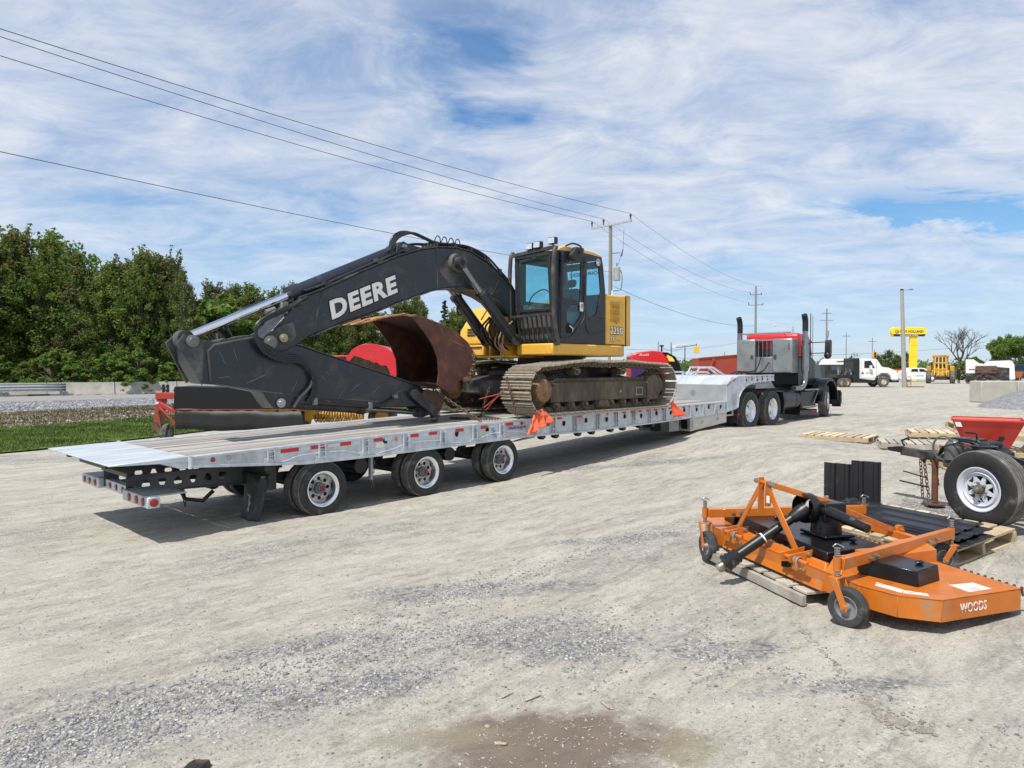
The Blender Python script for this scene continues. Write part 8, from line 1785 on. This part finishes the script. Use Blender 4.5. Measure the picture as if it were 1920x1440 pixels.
m = MB(); m.lathe([(0, .26), (0, .19)], c=(sx(1678.7), -.308, sz(622.2)), seg=20); m.prism([(sx(1678.7) - .14, sz(622.2) - .12), (sx(1678.7) - .02, sz(622.2) + .14), (sx(1678.7) - .02, sz(622.2) - .12)], -.31, -.306); m.prism([(sx(1678.7) + .04, sz(622.2) - .12), (sx(1678.7) + .04, sz(622.2) + .12), (sx(1678.7) + .15, sz(622.2) + .02), (sx(1678.7) + .1, sz(622.2) - .1)], -.31, -.306); m.build('emblem', navy, pn)
# ================================================================== VEHICLES AT THE FAR SIDE OF THE YARD
dglass = M('dark truck glass', (.015, .02, .022), .05, 0, .1, 3)
def vt(name, label, cat, px_, py_, rz=0): c = gat(px_, py_); return thing(name, label, cat, tuple(c), rz)
# white flatbed service truck, seen from its right side, nose to the right
wt = vt('service_truck', 'white short nosed service truck with dark box behind its cab', 'truck', 1650, 726)
def wx(px_): return (px_ - 1650) * .0478
def wz(py_): return (726 - py_) * .0478
m = MB(); m.prism([(wx(1612.5), wz(710)), (wx(1612.5), wz(674)), (wx(1616), wz(672.7)), (wx(1642), wz(673)), (wx(1645), wz(675)), (wx(1654), wz(688)), (wx(1666), wz(689.5)), (wx(1681), wz(695.6)), (wx(1685), wz(703)), (wx(1684.5), wz(712)), (wx(1671), wz(712)), (wx(1669), wz(704)), (wx(1664), wz(700)), (wx(1652), wz(700)), (wx(1644), wz(705)), (wx(1641), wz(712)), (wx(1638), wz(713))], 0, 2.1); b_ = m.build('cab', white(), wt, bevel=.06)
m = MB(); m.prism([(wx(1620), wz(690)), (wx(1620), wz(677)), (wx(1632), wz(676)), (wx(1640), wz(690))], -.012, -.002); m.build('side_window', dglass, b_)
m = MB(); m.hexa([(wx(1646.5), .15, wz(676.5)), (wx(1647.5), .15, wz(676.5)), (wx(1647.5), 1.95, wz(676.5)), (wx(1646.5), 1.95, wz(676.5)), (wx(1646.5) + .0, .15, wz(676.6)), (wx(1647.6), .15, wz(676.6)), (wx(1647.6), 1.95, wz(676.6)), (wx(1646.5), 1.95, wz(676.6))]); m.prism([(wx(1645), wz(674.7)), (wx(1654.6), wz(688)), (wx(1654), wz(688.6)), (wx(1644.6), wz(675.5))], .12, 1.98); m.build('windscreen', M('bluish windscreen', (.05, .08, .09), .05), b_)
m = MB(); m.box((wx(1642.6), -.014, wz(708)), (wx(1643), -.002, wz(676))); m.box((wx(1614), -.01, wz(709)), (wx(1614.4), -.002, wz(676))); m.box((wx(1614), -.01, wz(709)), (wx(1643), -.002, wz(708.4))); m.build('door_seam', M('grey print', ()), b_)
m = MB(); m.box((wx(1629), -.25, wz(692)), (wx(1632.5), -.05, wz(685))); m.build('mirror', white(), b_); m = MB(); m.cyl((wx(1617), -.02, wz(699.5)), (wx(1617), 0, wz(699.5)), .09, 10); m.build('fuel_cap', blk(), b_)
text('lettering', 'RENTALS', M('brown print', ()), b_, (wx(1624), -.013, wz(700.5)), (1, 0, 0), (0, 0, 1), .10, .55)
m = MB(); m.box((wx(1600.5), .1, wz(718)), (wx(1612), 2.0, wz(671.5))); m.box((wx(1570), .0, wz(708)), (wx(1600), 2.2, wz(703))); m.box((wx(1612), .1, wz(718)), (wx(1643), .5, wz(710))); m.box((wx(1672), .05, wz(717)), (wx(1686.5), 2.1, wz(709.5))); m.beam((wx(1583), .1, wz(703)), (wx(1583), .1, wz(676)), .08, .08); m.beam((wx(1571), .1, wz(678)), (wx(1600), .1, wz(676)), .08, .08); m.build('headboard', blk(), wt, bevel=.02)
m = MB(); m.box((wx(1673), .03, wz(714)), (wx(1687.5), 2.12, wz(709))); m.build('bumper', M('dull chrome bumper', (.4, .41, .42), .3, .8), wt, bevel=.04)
tyre_simple(wt, (wx(1657.3), .16, .50), .50, .3, M('cream hub', (.55, .50, .40), .5)); tyre_simple(wt, (wx(1657.3), 1.94, .50), .5, .3, white())
for px_ in (1580, 1588): tyre_simple(wt, (wx(px_), .16, .42), .42, .3, M('gold hub', (.55, .38, .15), .5))
tyre_simple(wt, (wx(1584), 1.9, .42), .42, .3, blk())
m = MB()
for i in range(8): m.beam((wx(1572 + i * 4), .1 + .2 * (i % 3), wz(703)), (wx(1574 + i * 3.5), .3, wz(689 + (i * 5) % 9)), .1, .12)
m.build('load', M('mixed machinery', (.10, .09, .08), .6, 0, .5, 3, .1, 20, (.4, .36, .32), .25, 4), wt)
# white roofed dark vehicle behind it
vn = vt('parked_van', 'dark van with a white roof and gold lettering beyond the truck hood', 'van', 1578, 718)
m = MB(); m.prism([(-1.9, .5), (-1.9, 2.0), (-1.5, 2.1), (1.2, 2.1), (1.6, 1.5), (1.65, .5)], 0, 1.9); b_ = m.build('body', M('black van body', (.02, .02, .022), .3), vn, bevel=.05)
m = MB(); m.prism([(-1.9, 2.1), (-1.5, 2.74), (.9, 2.78), (1.25, 2.6), (1.35, 2.1)], -.02, 1.92); m.build('roof', white(), b_, bevel=.05)
text('lettering', 'MMMMM', M('gold print', (.55, .40, .08), .5), b_, (-.7, -.03, 2.32), (1, 0, 0), (0, 0, 1), .22, 1.1, offset=.02) if False else None
m = MB(); m.box((-.7, -.03, 2.38), (.4, -.022, 2.54)); m.build('gold_stripe', M('gold print', (.55, .40, .08), .5), b_)
m = MB(); m.prism([(-1.2, 1.5), (-1.2, 2.0), (0, 2.0), (0, 1.5)], -.012, -.002); m.prism([(.15, 1.5), (.15, 2.0), (.95, 2.0), (1.3, 1.5)], -.012, -.002); m.build('side_window', M('bluish windscreen', ()), b_)
tyre_simple(vn, (-1.2, .15, .36), .36, .25, galv_dull()); tyre_simple(vn, (1.0, .15, .36), .36, .25, galv_dull())
# white pickup
pk = vt('pickup_truck', 'white crew cab pickup parked left of the yellow loader', 'pickup', 1722, 716); kz = pk.location.y / 1331
def kx(px_): return (px_ - 1722) * kz
def ky(py_): return (716 - py_) * kz
m = MB(); m.prism([(kx(1698), ky(712)), (kx(1698), ky(697)), (kx(1704), ky(696)), (kx(1706), ky(691)), (kx(1712), ky(689.5)), (kx(1732), ky(690)), (kx(1738), ky(692)), (kx(1746), ky(698)), (kx(1757), ky(700)), (kx(1758), ky(712))], 0, 1.9); b_ = m.build('body', white(), pk, bevel=.06)
m = MB(); m.prism([(kx(1708), ky(697)), (kx(1709), ky(692)), (kx(1720), ky(691.4)), (kx(1722), ky(697))], -.012, -.002); m.prism([(kx(1724), ky(697)), (kx(1723), ky(691.4)), (kx(1731), ky(692)), (kx(1740), ky(697.5))], -.012, -.002); m.build('side_window', dglass, b_)
for px_ in (1704, 1748): tyre_simple(pk, (kx(px_), .12, .38), .38, .25, M('cream hub', ()))
text('lettering', 'SERVICE', M('grey print', ()), b_, (kx(1718), -.013, ky(705.5)), (1, 0, 0), (0, 0, 1), .14, .9)
rc_ = vt('red_implement', 'red and yellow implement between the pickup and the light pole', 'implement', 1686, 712)
m = MB(); m.prism([(-.9, .5), (-1.0, 1.2), (-.7, 1.55), (.6, 1.6), (1.1, 1.3), (1.2, .5)], 0, 1.2); m.build('body', red_dull(), rc_, bevel=.04); m = MB(); m.box((-.9, -.02, 1.25), (.9, -.002, 1.42)); m.build('stripe', jd_yel(), rc_); tyre_simple(rc_, (-.3, -.1, .4), .4, .3, blk()); tyre_simple(rc_, (.8, -.1, .4), .4, .3, blk())
# yellow loader, front view
ld = vt('wheel_loader', 'yellow wheel loader seen from the front with tall mast', 'loader', 1763, 719, R(-31))
for s in (-1, 1): tyre_simple(ld, (s * 1.15, 0, .68), .68, .5, jd_yel_old(), 'x'); tyre_simple(ld, (s * 1.15, 2.4, .68), .68, .5, jd_yel_old(), 'x')
m = MB(); m.box((-.85, -.1, .75), (.85, 3.2, 1.5)); m.box((-1.35, .4, 1.35), (-.9, 1.2, 1.95)); m.box((.9, .4, 1.35), (1.35, 1.2, 1.95)); m.box((-.75, .6, 1.5), (-.62, 1.6, 3.0)); m.box((.62, .6, 1.5), (.75, 1.6, 3.0)); m.box((-.80, .5, 2.95), (.80, 1.8, 3.2)); m.build('body', jd_yel_old(), ld, bevel=.04)
m = MB(); m.box((-.6, .62, 2.05), (.6, .66, 2.92)); m.build('windscreen', M('bluish windscreen', ()), ld)
m = MB(); m.box((-.6, -.3, .4), (.6, -.12, .8)); m.box((-.7, -.15, .85), (-.4, .2, 1.2)); m.box((.4, -.15, .85), (.7, .2, 1.2)); m.build('counter_frame', blk_dusty(), ld)
for s in (-.58, -.2, .2, .58): m = MB(); m.beam((s, -.2, .9), (s * .85, .3, 2.9), .09, .1); m.build('mast_rail', jd_yel(), ld)
m = MB(); m.box((-.6, -.15, 1.55), (.6, -.05, 1.66)); m.box((-.55, .05, 2.25), (.55, .12, 2.35)); m.build('mast_bar', jd_yel(), ld); m = MB(); m.cyl((-.25, .0, 1.7), (-.25, .1, 1.7), .12, 12); m.cyl((.25, .0, 1.7), (.25, .1, 1.7), .12, 12); m.build('headlight', lens_amb(), ld)
# white stripped truck
st_ = vt('stripped_truck', 'white truck with its engine bay open and rusty frame showing', 'truck', 1856, 720, R(-30)); ks = st_.location.y / 1331
def qx(px_): return (px_ - 1856) * ks
def qz(py_): return (720 - py_) * ks
m = MB(); m.prism([(qx(1818), qz(703)), (qx(1818), qz(674)), (qx(1830), qz(674)), (qx(1838), qz(681)), (qx(1848), qz(683)), (qx(1853), qz(677)), (qx(1887), qz(676)), (qx(1893), qz(683)), (qx(1895), qz(711)), (qx(1886), qz(711)), (qx(1885), qz(690)), (qx(1866), qz(688)), (qx(1866), qz(700)), (qx(1832), qz(700))], 0, 2.3); m.build('body', white(), st_, bevel=.03)
m = MB(); m.prism([(qx(1832), qz(699)), (qx(1833), qz(686)), (qx(1866), qz(686)), (qx(1866), qz(700))], -.25, -.02); m.build('engine', M('rusty engine', (.12, .06, .045), .7, .1, .5, 4, .4, 20), st_)
m = MB(); m.box((qx(1818), -.1, qz(712)), (qx(1884), .3, qz(700))); m.box((qx(1882), -.02, qz(711)), (qx(1886), .02, qz(690))); m.prism([(qx(1868), qz(704)), (qx(1868), qz(690)), (qx(1884), qz(690)), (qx(1884), qz(704))], -.03, -.005); m.build('frame', blk_dusty(), st_)
m = MB(); m.beam((qx(1832), -.3, qz(708)), (qx(1846), -.3, qz(700)), .08, .08); m.beam((qx(1846), -.3, qz(700)), (qx(1862), -.3, qz(708)), .08, .08); m.box((qx(1822), -.35, qz(694)), (qx(1836), -.3, qz(692))); m.box((qx(1858), -.35, qz(694)), (qx(1872), -.3, qz(692))); m.build('rusty_bracket', M('rusty engine', ()), st_)
m = MB(); m.box((qx(1855), .1, qz(680.5)), (qx(1886), .16, qz(674))); m.build('cab_window', dglass, st_)
for px_ in (1824, 1843, 1880): tyre_simple(st_, (qx(px_), .2, .42), .42, .3, blk())
bv = vt('blue_van', 'dark blue van at the right edge beyond the concrete block', 'van', 1915, 716)
m = MB(); m.prism([(-1.3, .4), (-1.3, 1.5), (-1.1, 1.8), (-.6, 2.2), (2.5, 2.2), (2.5, .4)], 0, 1.9); b_ = m.build('body', M('dark blue car paint', (.012, .03, .09), .25, coat=.5), bv, bevel=.06); m = MB(); m.prism([(-.9, 1.5), (-.5, 2.05), (.8, 2.05), (.8, 1.5)], -.012, -.002); m.build('side_window', dglass, b_); tyre_simple(bv, (-.6, .1, .36), .36, .25, galv_dull())
ob = vt('orange_spreader', 'small orange hopper standing in front of the blue van', 'spreader', 1905, 716); m = MB(); m.hexa([(-.25, -.5, .5), (.25, -.5, .5), (.25, 0, .5), (-.25, 0, .5), (-.45, -.7, 1.25), (.45, -.7, 1.25), (.45, .1, 1.25), (-.45, .1, 1.25)]); m.build('hopper', orange(), ob, bevel=.02); m = MB(); m.box((-.3, -.5, 0), (-.22, -.42, .5)); m.box((.22, -.5, 0), (.3, -.42, .5)); m.build('legs', blk(), ob)
# ================================================================== CONCRETE BLOCK AND GRAVEL HEAP
c = gat(1840, 755); 
for i, (dx, lab) in enumerate([(0, 'large concrete block nearest the yard beside the gravel heap'), (1.9, 'second large concrete block to the right behind the gravel heap')]):
    o = thing('concrete_block', lab, 'block', (c.x + dx * .98, c.y + dx * .1, c.z), R(5), 'concrete blocks by the gravel heap')
    m = MB(); m.box((0, 0, 0), (1.8, .8, 1.02)); m.build('block', conc(), o, bevel=.04)
    m = MB(); m.tube([(.9, .4, 1.02), (.9, .4, 1.1), (1.0, .4, 1.1), (1.0, .4, 1.02)], .015, 5); m.build('lifting_loop', rust(), o)
hc = Vector((22.0, 28.6, 0)); m = MB(); rows = []; rg2 = random.Random(2)
for i in range(61):
    row = []
    for j in range(61):
        u = (i / 60 * 2 - 1) * 3.4; v = (j / 60 * 2 - 1) * 3.4; d = math.hypot(u, v * 1.2) / 2.9; z = 1.25 * max(0, 1 - d) ** .9 + .10 * mnoise.noise(Vector((u * 1.3, v * 1.3, 5))) * (d < 1) + .05 * mnoise.noise(Vector((u * 5, v * 5, 2))) * (d < 1); row.append((hc.x + u, hc.y + v, gz(hc.x + u, hc.y + v) + (z if d < 1.02 else -.1) - .02))
    rows.append(row)
m.sheet(rows); o = m.build('gravel_heap', turf_mat('heaped crushed stone', (.16, .165, .175), (.27, .275, .28), (.40, .40, .40), 9), kind='stuff'); o['label'] = 'heap of grey crushed stone against the concrete block'
# ================================================================== STANDING PERSON (one skinned body)
def person(px_, py_, H, label):
    c = gat(px_, py_); root = thing('person', label, 'person', tuple(c), R(20))
    s = H / 1.8
    J = {'pel': (0, 0, .98), 'sp': (0, 0, 1.15), 'ch': (0, -.01, 1.38), 'nk': (0, 0, 1.53), 'hd': (0, -.02, 1.64), 'top': (0, 0, 1.76),
         'ls': (.19, 0, 1.45), 'le': (.24, .03, 1.17), 'lw': (.20, -.12, .98), 'lh': (.17, -.17, .93), 'rs': (-.19, 0, 1.45), 're': (-.25, .02, 1.17), 'rw': (-.23, -.05, .93), 'rh': (-.22, -.07, .85),
         'lhp': (.10, 0, .92), 'lk': (.11, -.02, .50), 'la': (.12, .03, .09), 'lt': (.13, -.14, .04), 'rhp': (-.10, 0, .92), 'rk': (-.12, -.04, .50), 'ra': (-.13, .0, .09), 'rt': (-.14, -.17, .04)}
    Rr = dict(pel=.15, sp=.14, ch=.165, nk=.065, hd=.10, top=.07, ls=.075, le=.05, lw=.04, lh=.04, rs=.075, re=.05, rw=.04, rh=.04, lhp=.10, lk=.07, la=.05, lt=.04, rhp=.10, rk=.07, ra=.05, rt=.04)
    E_ = [('pel', 'sp'), ('sp', 'ch'), ('ch', 'nk'), ('nk', 'hd'), ('hd', 'top'), ('ch', 'ls'), ('ls', 'le'), ('le', 'lw'), ('lw', 'lh'), ('ch', 'rs'), ('rs', 're'), ('re', 'rw'), ('rw', 'rh'), ('pel', 'lhp'), ('lhp', 'lk'), ('lk', 'la'), ('la', 'lt'), ('pel', 'rhp'), ('rhp', 'rk'), ('rk', 'ra'), ('ra', 'rt')]
    ks = list(J); me = bpy.data.meshes.new('body'); me.from_pydata([tuple(v * s for v in J[k]) for k in ks], [(ks.index(a), ks.index(b)) for a, b in E_], []); ob_ = bpy.data.objects.new('body', me); COL.objects.link(ob_); ob_.parent = root
    sk = ob_.modifiers.new('skin', 'SKIN'); ob_.modifiers.new('sub', 'SUBSURF').levels = 1; ob_.modifiers['sub'].render_levels = 1
    if not me.skin_vertices: 
        bm = bmesh.new(); bm.from_mesh(me); bm.verts.layers.skin.verify(); bm.to_mesh(me); bm.free()
    for i, k in enumerate(ks):
        me.skin_vertices[0].data[i].radius = (Rr[k] * s * (1.25 if k in ('pel', 'sp', 'ch') else 1), Rr[k] * s * .8)
        me.skin_vertices[0].data[i].use_root = (k == 'pel')
    me.materials.append(M('dark clothing', (.018, .018, .022), .8))
    m = MB(); m.sphere((0, -.02 * s, 1.66 * s), .098 * s, 14, 10, (.88, 1, 1.2)); m.sphere((0, -.125 * s, 1.64 * s), .02 * s, 6, 5); m.sphere((.092 * s, -.01, 1.65 * s), .025 * s, 6, 5, (.5, 1, 1.2)); m.sphere((-.092 * s, -.01, 1.65 * s), .025 * s, 6, 5, (.5, 1, 1.2)); m.build('head', M('skin', (.42, .26, .19), .6), root)
    m = MB(); m.sphere((0, .0, 1.70 * s), .105 * s, 14, 10, (.9, 1.0, .95)); m.build('hair', M('dark hair', (.02, .015, .012), .7), root)
person(1797.5, 719, 1.82, 'person in dark clothes standing in the yard right of the loader')
print('objects', len(bpy.data.objects), 'polys', sum(len(m.polygons) for m in bpy.data.meshes))
